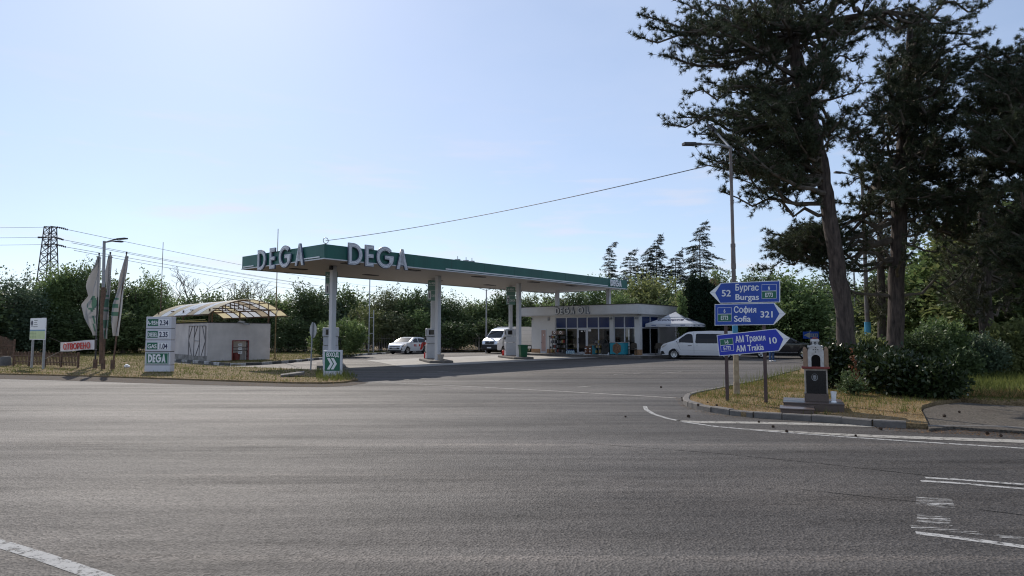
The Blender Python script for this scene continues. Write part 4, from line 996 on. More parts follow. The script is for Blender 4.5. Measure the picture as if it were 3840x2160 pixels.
# overhead cable from the canopy hook to the lamp, and the power line
def wire(name, lab, a, b, sag, rad, cat='cable', group=None, n=24):
    a, b = Vector(a), Vector(b); mb = MB()
    mb.tube([a.lerp(b, i / n) - Vector((0, 0, sag * 4 * (i / n) * (1 - i / n))) for i in range(n + 1)], rad, 5)
    return tag(mb.build(name, BLACK), lab, cat, group)
wire('overhead_cable', 'single black cable slung from canopy corner up into the pine', CF(.3, .35, 6.22), at(2760, 596, LAMPTOP.y), .22, .014)
TY = 142.0; tb = at(178, 1075, TY); TX = tb.x
TOW = thing('transmission_tower', 'steel lattice power pylon rising behind the left trees', 'pylon', (TX, TY, 0))
ht = at(178, 851, TY).z
def wid(z): return .80 + 1.25 * (1 - z / ht)
mb = MB(); lv = [0, 3.5, 6.5, 9.2, 11.6, 13.8, 15.8, 17.6, 19.3, 20.9, 22.4, 23.8, ht]
for i in range(len(lv) - 1):
    z0, z1 = lv[i], lv[i + 1]; a, b = wid(z0), wid(z1)
    c0 = [(-a, -a, z0), (a, -a, z0), (a, a, z0), (-a, a, z0)]; c1 = [(-b, -b, z1), (b, -b, z1), (b, b, z1), (-b, b, z1)]
    for k in range(4):
        mb.bar(c0[k], c1[k], .16); mb.bar(c0[k], c1[(k + 1) % 4], .09); mb.bar(c0[(k + 1) % 4], c1[k], .09); mb.bar(c1[k], c1[(k + 1) % 4], .09)
mb.build('lattice', mat('pylon_steel', (.07, .065, .07), .6, metal=.3), TOW)
arms_ = [(852, 20, 52), (890, -45, 38), (917, -18, 48)]
wires_ = []
for (v, l, rr_) in arms_:
    z = at(178, v, TY).z; mb = MB()
    L_, R_ = l * TY / FPX, rr_ * TY / FPX
    mb.bar((-1, 0, z), (1, 0, z), .15)
    mb.bar((0, .0, z + .25), (R_, .2, z - .15), .12)
    if l < 0: mb.bar((0, .0, z), (L_, .0, z), .12)
    mb.build('cross_arm', MATS['pylon_steel'], TOW)
    for (x0_, x1_, dz) in ((R_ * .5, R_ + .6, -.5),) + (((L_, L_ * .4, 0),) if l < 0 else ()):
        mb = MB()
        for q in range(6): mb.lathe([(0, -.06), (.22, -.04), (.22, .04), (0, .06)], 8, Matrix.Translation((x0_ + (x1_ - x0_) * q / 5, .1, z + dz * q / 5)) @ Matrix.Rotation(R(90), 4, 'Y'))
        mb.bar((x0_, .1, z), (x1_, .1, z + dz), .05)
        mb.build('insulator', MATS['pylon_steel'], TOW)
    wires_.append((TX + R_ + .6, TY, z - .5)); wires_.append((TX + (L_ if l < 0 else -1), TY, z))
ends = [(1500, 1083), (1500, 1105), (1560, 1118)]
for k in range(3):
    wire('power_line', ['highest power line running right from the pylon', 'middle power line running right from the pylon', 'lowest power line running right from the pylon'][k], wires_[2 * k], at(*ends[k], 520), 2.2, .05, 'power line', 'power lines of the pylon')
    wire('power_line', ['highest power line running left from the pylon out of frame', 'middle power line running left from the pylon out of frame', 'lowest power line running left from the pylon out of frame'][k], wires_[2 * k + 1], (TX - 120, TY - 3, wires_[2 * k + 1][2] + 1.0), .8, .035, 'power line', 'power lines of the pylon')
wire('power_line', 'second strand under the highest power line right of the pylon', (wires_[2][0], TY + 3, wires_[2][2] - .3), at(1480, 1098, 500), 2.4, .05, 'power line', 'power lines of the pylon')
wire('power_line', 'second strand under the lowest power line right of the pylon', (wires_[4][0], TY + 3, wires_[4][2] - .4), at(1480, 1122, 500), 2.4, .05, 'power line', 'power lines of the pylon')

# ================================================================== FENCES
IRON = mat('fence_iron', (.34, .31, .29), .8, var=.3, vscale=4)
def fence(lab, a, b, h, step=.16, m=IRON, post=2.5, name='iron_fence', zb=.05, curve=None):
    a, b = Vector(a), Vector(b); L_ = (b - a).length
    r = thing(name, lab, 'fence', (a.x, a.y, zb), math.atan2(b.y - a.y, b.x - a.x))
    rr = random.Random(5); n = int(L_ / post)
    mb = MB(); x = step / 2
    while x < L_:
        t = h * (1 + rr.uniform(-.03, .03)) + (curve(x / L_) if curve else 0)
        mb.box(x - .016, x + .016, -.016, .016, .08, t); x += step
    mb.build('pickets', m, r)
    mb = MB(); mb.box(0, L_, -.035, -.012, .22, .26); mb.box(0, L_, -.035, -.012, h * .72, h * .72 + .04); mb.build('rail', m, r)
    mb = MB()
    for k in range(n + 1): mb.box(k * L_ / max(n, 1) - .04, k * L_ / max(n, 1) + .04, -.04, .04, 0, h * 1.05)
    mb.build('posts', m, r)
fence('long iron railing at the left, behind flags and shed', (-52, 53.5), (-14, 61.5), 1.55)
fence('long iron railing behind the parked white hatchback and pumps', (-14, 61.5), (2, 68), 1.7)
fence('iron railing at the right, behind the black car and pines', (17, 62), (50, 58), 1.75, .2)
p, q = G(50, 1372, .09), G(292, 1379, .09)
fence('low rusty railing in the grass under the banner', (p.x, p.y), (q.x, q.y), .72, .11, RUST, 1.2, 'low_railing', .09)
p, q = G(-60, 1345, .09), G(51, 1348, .09)
fence('taller old picket panel with arched top at the left edge', (p.x, p.y), (q.x, q.y), 1.25, .12, RUST, 1.6, 'picket_panel', .09, lambda t: .28 * math.sin(math.pi * min(1, max(0, t * 1.3 - .15))))
p = G(20, 1371, .09); mb = MB(); mb.lathe([(0, 0), (.28, 0), (.24, .42), (.2, .47), (0, .48)], 14); tag(mb.build('bollard', KERBD, None, smooth=40, loc=p), 'short dark concrete bollard in the grass at the left edge', 'bollard')
p = G(476, 1378, .09); mb = MB(); mb.box(-.13, .13, -.08, .08, 0, .1); mb.box(-.09, .07, -.05, .06, .1, .16); tag(mb.build('litter', SWHITE, None, loc=p, rot=(0, 0, .5), bevel=.03), 'crumpled white litter in the grass between flags and totem', 'litter')

# ================================================================== GAS SHED
SA = R(45); sc_ = G(776, 1353.5, .1)
SHED = thing('gas_shed', 'white rendered gas shed under a barrel vault of translucent sheets', 'shed', (sc_.x, sc_.y, .09), SA)
FW, SLN, SHH = 3.95, 10.0, 2.33      # front along +x, side along +y (to the left rear)
mb = MB(); NX0, NX1, NZ = 1.55, 2.48, 1.2
mb.box(0, NX0, 0, .2, 0, SHH); mb.box(NX1, FW, 0, .2, 0, SHH); mb.box(NX0, NX1, 0, .2, NZ, SHH)
mb.box(FW - .2, FW, .2, SLN, 0, SHH); mb.box(.2, FW - .2, SLN - .2, SLN, 0, SHH)
mb.box(0, .2, .2, SLN, 0, SHH); mb.build('wall', SHEDW, SHED)
mb = MB(); mb.box(-.02, FW + .02, -.02, .2, SHH, SHH + .05); mb.box(-.02, .2, .2, SLN, SHH, SHH + .05); mb.box(FW - .2, FW + .02, .2, SLN, SHH, SHH + .05); mb.build('wall_cap', MATS['fascia_green'] if False else DARKM, SHED)
mb = MB(); mb.box(-.012, 0, 0, SLN, 0, .32); mb.build('stained_plinth', mat('stain', (.12, .11, .10), .95, var=.3, vscale=3, dirt=(.4, .38, .35)), SHED)
mb = MB()
mb.box(NX0 - .06, NX0, -.06, .2, 0, NZ + .06); mb.box(NX1, NX1 + .06, -.06, .2, 0, NZ + .06); mb.box(NX0, NX1, -.06, .2, NZ, NZ + .06)
REDB = mat('oxide_red', (.18, .035, .028), .7, var=.2)
nf = mb.build('niche_frame', REDB, SHED)
mb = MB(); mb.box(NX0 + .002, NX1 - .002, .5, .56, 0, NZ - .002); mb.box(NX0 + .002, NX0 + .04, .2, .5, 0, NZ - .002); mb.box(NX1 - .04, NX1 - .002, .2, .5, 0, NZ - .002); mb.build('niche_back', SHEDW, nf)
mb = MB(); mb.box(NX0, NX1, .1, .13, .78, .81); mb.box(NX0, NX1, .1, .13, .6, .63); mb.build('niche_bars', DARKM, nf)
mb = MB(); mb.lathe([(0, 0), (.2, 0), (.22, .3), (.18, .45), (0, .48)], 14, Matrix.Translation((NX0 + .35, .3, 0))); mb.build('gas_bottle', REDB, nf, smooth=40)
for k in range(3):
    mb = MB(); mb.box(NX0 + .36, NX0 + .6, .06, .075, .4 + k * .25, .55 + k * .25); s2 = mb.build('warning_plate', SWHITE, nf)
    mb = MB(); mb.box(NX0 + .39, NX0 + .57, .057, .06, .45 + k * .25, .465 + k * .25); mb.box(NX0 + .39, NX0 + .57, .057, .06, .49 + k * .25, .505 + k * .25); mb.build('plate_text', DARKM, s2)
# braced sheet-metal double door on the side wall
mb = MB(); y0, y1, z0, z1 = .25, 3.1, .28, 2.16
mb.box(-.03, 0, y0, y1, z0, z1); dr = mb.build('double_door', SHEDW, SHED)
mb = MB(); B = lambda a, b: mb.bar((-.05, y0 + (y1 - y0) * a[0], z0 + (z1 - z0) * a[1]), (-.05, y0 + (y1 - y0) * b[0], z0 + (z1 - z0) * b[1]), .028, .025)
for a, b in (((0, 0), (0, 1)), ((1, 0), (1, 1)), ((.34, 0), (.34, 1)), ((.67, 0), (.67, 1)), ((.34, .5), (.67, .5)), ((0, .5), (.2, 1)), ((0, .5), (.22, 0)), ((.67, .6), (.48, 1)), ((.34, .42), (.55, 0)), ((1, .55), (.8, 1)), ((1, .5), (.8, 0)), ((0, 1), (1, 1))): B(a, b)
mb.build('door_brace', mat('brace_grey', (.11, .11, .12), .6), dr)
mb = MB()
for a in ((.0, .2), (1.9, .2), (2.2, 0)):
    pass
for x, z in ((1.9, SHH + .12), (2.2, SHH - .02)):
    mb = MB(); mb.bar((x, -.02, z), (x + .2, -.3, z - .04), .16, .1); mb.bar((x - .15, .1, SHH), (x, -.02, z), .03); mb.build('floodlight', GALV, SHED)
# barrel vault: ribs, frame and sheets
SHEETS = [leafmat('sheet_clear', (.74, .77, .80), (.78, .81, .84), .42, rough=.28, spec=.6), leafmat('sheet_yellow', (.72, .62, .38), (.76, .66, .42), .55, rough=.35, spec=.5), leafmat('sheet_brown', (.46, .38, .27), (.50, .42, .30), .5, rough=.5)]
VX0, VX1, VZ0, VZ1 = -.15, FW + .95, 2.88, 3.86
def vault(t):   # t 0..1 across
    a = math.pi * t; x = VX0 + (VX1 - VX0) * t
    return x, VZ0 + (VZ1 - VZ0) * math.sin(a) ** .85
NA = 20; bays = [-.45, 1.1, 2.2, 3.5, 4.7, 6.0, 7.2, 8.6, SLN + .4]
mid_gap = (.72, .76)
pat = [1, 0, 2, 0, 0, 1, 0, 1]
for j in range(len(bays) - 1):
    mb = MB()
    for i in range(NA):
        t0, t1 = i / NA, (i + 1) / NA
        xa, za = vault(t0); xb, zb = vault(t1)
        mb.add([(xa, bays[j] + .03, za), (xb, bays[j] + .03, zb), (xb, bays[j + 1] - .03, zb), (xa, bays[j + 1] - .03, za)], [(0, 1, 2, 3)])
    mb.build('roof_sheet', SHEETS[pat[j]], SHED, smooth=60)
for yb in bays:
    mb = MB(); mb.tube([(vault(i / NA)[0], yb, vault(i / NA)[1] - .035) for i in range(NA + 1)], .022, 6); mb.build('roof_rib', RUST, SHED)
mb = MB()
for t in (0, .12, .3, .5, .7, .88, 1): x, z = vault(t); mb.bar((x, bays[0], z - .06), (x, bays[-1], z - .06), .05)
mb.build('purlins', RUST, SHED)
mb = MB(); zc = 3.22
for y in (bays[0] + .05, bays[3], bays[6]):
    mb.bar((.1, y, zc), (VX1 - .25, y, zc), .06)
    for t in (.16, .26, .36, .5, .62, .74, .85):
        x, z = vault(t); mb.bar((x, y, zc), (x, y, z), .045)
mb.build('truss', RUST, SHED)
for x, y in ((.1, .1), (.1, 4.7), (.1, 9.8), (FW - .1, .1), (FW - .1, 4.7), (FW - .1, 9.8)):
    mb = MB(); mb.box(x - .04, x + .04, y - .04, y + .04, SHH + .05, zc + .0); mb.build('roof_post', RUST, SHED)
mb = MB(); mb.tube([(-.1, .0, SHH + .1), (-.1, SLN * .6, SHH + .12)], .025, 6); mb.tube([(-.18, .0, SHH + .2), (-.18, SLN * .5, SHH + .2)], .02, 6); mb.build('pipe', mat('gas_pipe', (.45, .35, .1), .5), SHED)

# ================================================================== DIRECTION SIGNS
P0 = G(2725.6, 1503, .12); sa = R(-31); XD = (math.cos(sa), math.sin(sa))
DS = thing('direction_signpost', 'three blue and white arrow-shaped direction signs on two brown posts', 'direction sign', P0, sa)
POSTM = mat('post_brown', (.085, .055, .05), .7, var=.25)
x2, _ = onplane(2871, 1514, P0, XD)
for x, tz in ((0, 2.9), (x2, 2.85)):
    mb = MB(); mb.box(x - .035, x + .035, .03, .10, 0, tz - .12); mb.build('post', POSTM, DS)
def SP(X, Y): 
    a, b = onplane(2350 + X / 3.22, 1000 + Y / 3.22, P0, XD); return (a, b - .12)
def inset(poly, d):
    n = len(poly); out = []
    c = sum((poly[i][0] * poly[(i + 1) % n][1] - poly[(i + 1) % n][0] * poly[i][1]) for i in range(n))
    sgn = 1 if c > 0 else -1
    for i in range(n):
        p0, p1, p2 = Vector(poly[i - 1]), Vector(poly[i]), Vector(poly[(i + 1) % n])
        e1, e2 = (p1 - p0).normalized(), (p2 - p1).normalized()
        n1, n2 = Vector((-e1.y, e1.x)) * sgn, Vector((-e2.y, e2.x)) * sgn
        m = n1 + n2; m = m / max(.25, m.dot(n1)); out.append(tuple(p1 + m * d))
    return out
def sign(name, out_px, tip, texts, badge, bluem, lab, y=0.0):
    """pointed panel: white edge, blue field, white chevron tip; badge = bordered route number"""
    poly = [SP(*q) for q in out_px]
    mb = MB(); mb.prism(poly, -.012 + y, .03 + y); o = mb.build(name, SWHITE, DS, bevel=.0); tag(o, lab)
    mb = MB(); mb.prism(inset(poly, .012), .03 + y, .033 + y); mb.build('sign_back', SGREY, o)
    ins = inset(poly, .016)
    k0, k1, k2 = tip            # outline indices: shoulder, point, shoulder
    p0, p1, p2 = Vector(ins[k0]), Vector(ins[k1]), Vector(ins[k2])
    base = Vector(ins[k1]) + ((p0 + p2) / 2 - p1) * (.46)
    field = [Vector(q) for i, q in enumerate(ins) if i != k1]; 
    fl = []
    for i, q in enumerate(ins):
        fl.append(tuple(base) if i == k1 else q)
    mb = MB(); mb.prism(fl, -.016 + y, -.012 + y); fo = mb.build('blue_field', bluem, o)
    mb = MB(); mb.prism([(p1.x - .0, p1.y - .003), tuple(base - Vector((0, .003))), tuple(base + Vector((0, .003))), (p1.x, p1.y + .003)], -.0145 + y, -.0122 + y); mb.build('fold_line', STEEL, o)
    for (s, X0, X1, Yb, cap, *rot) in texts:
        a, b = SP(X0, Yb); a2, b2 = SP(X1, Yb if not rot else rot[0]); tp = SP(X0, cap)
        hgt = tp[1] - b; wdt = math.hypot(a2 - a, b2 - b); tl = math.atan2(b2 - b, a2 - a)
        t = text('lettering', s, hgt / .72, SWHITE, fo, (0, 0, 0), UP, ext=.001, off=.006)
        w0_ = max(v.co.x for v in t.data.vertices) - min(v.co.x for v in t.data.vertices); mnx = min(v.co.x for v in t.data.vertices)
        k = wdt / w0_; t.scale = (k, 1, 1)
        t.location = (a - mnx * k, -.019 + y, b); t.rotation_euler = (R(90), -tl, 0)
    (bq, mid, top_t, bot_t, top_green) = badge
    c = [SP(*q) for q in bq]
    mb = MB(); mb.prism(c, -.0185 + y, -.016 + y); bo = mb.build('route_badge', SWHITE, fo)
    m0 = (c[0][0] + (c[3][0] - c[0][0]) * mid, c[0][1] + (c[3][1] - c[0][1]) * mid); m1 = (c[1][0] + (c[2][0] - c[1][0]) * mid, c[1][1] + (c[2][1] - c[1][1]) * mid)
    up_ = inset([c[0], c[1], m1, m0], .007); dn = inset([m0, m1, c[2], c[3]], .007)
    mb = MB(); mb.prism(up_, -.0205 + y, -.0185 + y); mb.build('badge_field', SIGNG if top_green else bluem, bo)
    mb = MB(); mb.prism(dn, -.0205 + y, -.0185 + y); mb.build('badge_field', bluem if top_green else SIGNG, bo)
    for s, quad in ((top_t, [c[0], c[1], m1, m0]), (bot_t, [m0, m1, c[2], c[3]])):
        cx, cz = sum(q[0] for q in quad) / 4, sum(q[1] for q in quad) / 4; hh = abs(quad[0][1] - quad[3][1]) * .58
        tl = math.atan2(c[1][1] - c[0][1], c[1][0] - c[0][0])
        t = text('badge_text', s, hh / .72, SWHITE, bo, (0, 0, 0), UP, ext=.0008, off=.004, align='CENTER', sx=.62 if len(s) > 3 else .7)
        t.location = (cx + math.sin(tl) * hh / 2, -.0225 + y, cz - math.cos(tl) * hh / 2); t.rotation_euler = (R(90), -tl, 0)
sign('sign_panel', [(1003, 313), (1140, 196), (1852, 168), (1852, 430), (1130, 444)], (1, 0, 4), [('52', 1150, 1260, 358, 280), ('Бургас', 1315, 1597, 288, 212), ('Burgas', 1315, 1600, 400, 330)], ([(1632, 216), (1811, 211), (1811, 384), (1632, 387)], .47, '6', 'E773', False), BLUE, 'top blue sign pointing left')
sign('sign_panel', [(1064, 453), (1780, 437), (1918, 570), (1775, 702), (1064, 711)], (1, 2, 3), [('София', 1297, 1567, 556, 480), ('Sofia', 1298, 1502, 664, 592), ('321', 1618, 1765, 612, 536)], ([(1101, 494), (1268, 492), (1268, 661), (1101, 663)], .47, '6', 'E773', False), BLUE, 'middle blue sign pointing right')
sign('sign_panel', [(1089, 825), (1803, 748), (1970, 864), (1838, 1020), (1118, 1080)], (1, 2, 3), [('АМ Тракия', 1318, 1680, 917, 840, 890), ('АМ Trakia', 1328, 1662, 1028, 955, 1002), ('10', 1730, 1820, 932, 856, 924)], ([(1127, 877), (1284, 860), (1298, 1012), (1142, 1027)], .5, 'I-6', 'E-773', True), BLUE2, 'tilted lowest sign in darker blue', -.004)
# small blue arrow sign in front of the right fence
p = at(3012, 1270, 50); r = thing('arrow_sign', 'small blue rectangular sign with white arrow before the right fence', 'road sign', (p.x, p.y, .1), R(-6))
mb = MB(); mb.tube([(.55, .03, 0), (.55, .03, 1.9)], .035, 6); mb.build('post', GALV, r)
mb = MB(); mb.box(0, 1.15, -.02, 0, 1.28, 1.82); s2 = mb.build('panel', BLUE, r)
mb = MB(); mb.prism([(.04, 1.55), (.5, 1.32), (.5, 1.78)], -.024, -.02); mb.box(.5, 1.08, -.024, -.02, 1.43, 1.67); mb.build('arrow', SGREY, s2)
mb = MB()
for k in range(4): mb.box(.54 + k * .13, .6 + k * .13, -.026, -.024, 1.47, 1.63)
mb.build('faded_letters', BLUE, s2)

# ================================================================== ROADSIDE SHRINE
p = at(3020, 1502, 14.4); p.z = .19; sh = R(-23)
SHR = thing('memorial_shrine', 'small roadside memorial with black stone plate, arched niche and granite steps', 'memorial', p, sh)
mb = MB(); mb.box(-.44, .74, -.30, .8, -.15, .05); mb.box(-.45, .75, -.31, .81, .05, .085); mb.build('base_slab', GRAN, SHR, bevel=.008)
mb = MB(); mb.box(-.50, .14, -.98, -.32, -.2, -.01); mb.box(-.515, .155, -.995, -.32, -.01, .02); mb.build('step', GRAN, SHR, bevel=.008)
STW = mat('shrine_plaster', (.38, .34, .29), .9, var=.2, vscale=6, dirt=(.3, .25, .2))
mb = MB(); mb.box(0, .455, 0, .36, .26, .80); mb.build('pedestal', STW, SHR, bevel=.01)
mb = MB(); mb.box(-.01, .465, -.01, .37, .085, .26); mb.build('pedestal_foot', GRAN, SHR, bevel=.008)
mb = MB(); mb.box(.03, .425, -.016, 0, .265, .76); pl = mb.build('black_plate', BGRAN, SHR)
ETCH = mat('etched_grey', (.22, .22, .22), .6); ETCHD = BGRAN
nn = 22; ell = lambda cx, cz, rx, rz, n=22: [(cx + rx * math.cos(2 * math.pi * k / n), cz + rz * math.sin(2 * math.pi * k / n)) for k in range(n)]
mb = MB(); mb.prism(ell(.20, .615, .064, .078), -.018, -.016); hd = mb.build('etched_portrait', ETCH, pl)
mb = MB(); mb.prism(ell(.20, .622, .054, .066), -.0195, -.018); mb.build('portrait_hair', BGRAN, hd)
mb = MB(); mb.prism([(.165, .63), (.175, .655), (.2, .66), (.225, .655), (.235, .63), (.232, .595), (.2, .555), (.168, .595)], -.021, -.0195); fc = mb.build('portrait_face', ETCH, hd)
mb = MB(); mb.prism(ell(.186, .618, .0065, .0022, 8), -.0225, -.021); mb.prism(ell(.214, .618, .0065, .0022, 8), -.0225, -.021); mb.prism([(.1985, .612), (.2015, .612), (.203, .598), (.197, .598)], -.0225, -.021); mb.prism(ell(.2, .583, .009, .0018, 8), -.0225, -.021); mb.build('portrait_features', BGRAN, fc)
mb = MB(); mb.box(-.05, .505, -.05, .40, .80, .845); mb.build('red_ledge', REDB, SHR, bevel=.008)
# arched niche house
arch = [(.075, .845)] + [(.235 + .16 * math.cos(a), 1.16 + .15 * math.sin(a)) for a in np.linspace(math.pi, 0, 16)] + [(.395, .845)]
mb = MB(); 
inn = [(.145, .845)] + [(.235 + .09 * math.cos(a), 1.02 + .085 * math.sin(a)) for a in np.linspace(math.pi, 0, 12)] + [(.325, .845)]
mb.prism(arch + inn[::-1], -.02, .03); 
MWH = mat('shrine_white', (.48, .47, .45), .8, var=.15, vscale=12, dirt=(.36, .33, .30))
mb.build('arched_front', MWH, SHR)
mb = MB(); mb.prism(inn, .12, .13); mb.build('niche_window', DGLASS, SHR)
mb = MB(); mb.prism(arch, .14, .34); mb.build('niche_house', MWH, SHR)
BRN = mat('shrine_brown', (.27, .18, .12), .85, var=.2, vscale=10)
for x0_, sgn in ((-.015, 1), (.485, -1)):
    pr = [(x0_, .845), (x0_, 1.22), (x0_ + sgn * .02, 1.27), (x0_ + sgn * .05, 1.27), (x0_ + sgn * .09, 1.2), (x0_ + sgn * .09, .845)]
    mb = MB(); mb.prism(pr, .0, .34); mb.build('side_pillar', BRN, SHR)
mb = MB()
for dx, dz in ((0, 0), (.045, 0), (-.045, 0), (0, .05), (0, -.05)): mb.prism(ell(.235 + dx, 1.215 + dz, .012, .012, 8), -.024, -.02)
mb.build('cross_holes', DARKM, SHR)
mb = MB(); mb.lathe([(.11, 1.29), (.11, 1.31), (.085, 1.315), (.085, 1.39), (.095, 1.395), (.085, 1.43), (.05, 1.47), (0, 1.485)], 14, Matrix.Translation((.235, .2, 0))); mb.box(.08, .39, .03, .36, 1.26, 1.30); mb.build('drum_and_dome', MWH, SHR, smooth=40)
mb = MB(); mb.lathe([(.088, 1.42), (.055, 1.473), (0, 1.49)], 14, Matrix.Translation((.235, .2, 0))); mb.build('dome_cap', REDB, SHR, smooth=40)
mb = MB()
for k in range(6): mb.lathe([(.012, 0), (.03, 0), (.03, .004), (.012, .004)], 8, Matrix.Translation((.235 + .087 * math.cos(k * 1.047 - 1.57), .2 + .087 * math.sin(k * 1.047 - 1.57), 1.355)) @ Matrix.Rotation(k * 1.047 - 1.57, 4, 'Z') @ Matrix.Rotation(R(90), 4, 'Y'))
mb.build('drum_rings', DARKM, SHR)
vp = G(3103, 1506, .205)
r = thing('white_vase', 'white ribbed vase on the memorial slab beside the stele', 'vase', Matrix.Translation(p).to_4x4() @ Matrix.Rotation(sh, 4, 'Z') @ Vector((.56, -.02, .085)))
mb = MB(); mb.lathe([(0, 0), (.07, 0), (.07, .02), (.045, .05), (.06, .08), (.065, .2), (.075, .27), (.08, .29), (.06, .29), (.05, .2), (0, .1)], 14); mb.build('vase', SWHITE, r, smooth=30); r.scale = (.8, .8, .8)

# ================================================================== VEHICLES
def warp_prism(name, poly, half, m, parent, cutx=(), cutz=(), smooth=32, bevel=.0, y0=-1.0, y1=1.0, ycuts=()):
    """profile in (x,z) pushed across the width; half(x,z,s) gives the y of normalised side s"""
    bm = bmesh.new()
    a = [bm.verts.new((x, y0, z)) for x, z in poly]; b = [bm.verts.new((x, y1, z)) for x, z in poly]; n = len(poly)
    bm.faces.new(a); bm.faces.new(b[::-1])
    for i in range(n): bm.faces.new((a[i], b[i], b[(i + 1) % n], a[(i + 1) % n]))
    bmesh.ops.triangulate(bm, faces=[f for f in bm.faces if len(f.verts) > 4])
    for axis, cuts in ((0, cutx), (2, cutz), (1, ycuts)):
        for c in cuts:
            co = [0, 0, 0]; co[axis] = c; no = [0, 0, 0]; no[axis] = 1
            bmesh.ops.bisect_plane(bm, geom=bm.verts[:] + bm.edges[:] + bm.faces[:], plane_co=co, plane_no=no)
    for v in bm.verts: v.co.y = half(v.co.x, v.co.z, v.co.y)
    bmesh.ops.recalc_face_normals(bm, faces=bm.faces)
    me = bpy.data.meshes.new(name); bm.to_mesh(me); bm.free()
    me.polygons.foreach_set('use_smooth', [True] * len(me.polygons)); me.set_sharp_from_angle(angle=R(smooth))
    o = link(name, me, m, parent)
    if bevel:
        md = o.modifiers.new('bevel', 'BEVEL'); md.width = bevel; md.segments = 3; md.limit_method = 'ANGLE'; md.angle_limit = R(48)
    return o
def arch_pts(cx, cz, r, zb, n=10):      # wheel opening, walked from rear to front along the sill
    a0 = math.asin(max(-1, min(1, (zb - cz) / r)))
    return [(cx + r * math.cos(t), cz + r * math.sin(t)) for t in np.linspace(math.pi - a0, a0, n)]
def wheel(parent, x, y, r, w, side, spokes=6, rimm=SILV):
    M = Matrix.Translation((x, y, r)) @ Matrix.Rotation(R(90) * -side, 4, 'X')
    mb = MB(); mb.lathe([(r * .62, -w / 2), (r * .93, -w / 2), (r, -w * .32), (r, w * .32), (r * .93, w / 2), (r * .66, w / 2), (r * .62, w * .3)], 24, M)
    t = mb.build('wheel', RUBBER, parent, smooth=40)
    mb = MB(); mb.lathe([(r * .66, w * .47), (r * .6, w * .45), (r * .57, w * .1), (0, w * .08)], 24, M); mb.build('rim_well', DARKM, t, smooth=40)
    mb = MB(); mb.lathe([(0, w * .40), (r * .16, w * .40), (r * .17, w * .3)], 12, M); mb.lathe([(r * .67, w * .44), (r * .67, w * .5), (r * .57, w * .48), (r * .56, w * .3)], 24, M)
    for k in range(spokes):
        a = 2 * math.pi * k / spokes
        mb.add([M @ Vector((rr * math.cos(a + d), rr * math.sin(a + d), h)) for rr, d, h in ((r * .14, -.6, w * .38), (r * .14, .6, w * .38), (r * .6, .19, w * .45), (r * .6, -.19, w * .45))], [(0, 1, 2, 3)])
    mb.build('rim', rimm, t)
    return t
def sidepanel(name, poly, half, m, parent, side, off=.006, cutx=(), cutz=()):
    """thin panel lying on the flank of a body"""
    bm = bmesh.new(); vs = [bm.verts.new((x, 0, z)) for x, z in poly]; f = bm.faces.new(vs)
    bmesh.ops.triangulate(bm, faces=bm.faces)
    for axis, cuts in ((0, cutx), (2, cutz)):
        for c in cuts:
            co = [0, 0, 0]; co[axis] = c; no = [0, 0, 0]; no[axis] = 1
            bmesh.ops.bisect_plane(bm, geom=bm.verts[:] + bm.edges[:] + bm.faces[:], plane_co=co, plane_no=no)
    for v in bm.verts: v.co.y = half(v.co.x, v.co.z, side) + side * off
    bmesh.ops.recalc_face_normals(bm, faces=bm.faces)
    for f in bm.faces:
        if f.normal.y * side < 0: f.normal_flip()
    me = bpy.data.meshes.new(name); bm.to_mesh(me); bm.free()
    return link(name, me, m, parent)
def rnd(poly, r=.05, n=3):
    """round the corners of a polygon"""
    out = []; N = len(poly)
    for i in range(N):
        p0, p1, p2 = Vector(poly[i - 1]), Vector(poly[i]), Vector(poly[(i + 1) % N])
        d0, d1 = min(r, (p0 - p1).length * .45), min(r, (p2 - p1).length * .45)
        a, b = p1 + (p0 - p1).normalized() * d0, p1 + (p2 - p1).normalized() * d1
        for k in range(n + 1):
            t = k / n; out.append(tuple(a * (1 - t) ** 2 + p1 * 2 * t * (1 - t) + b * t * t))
    return out
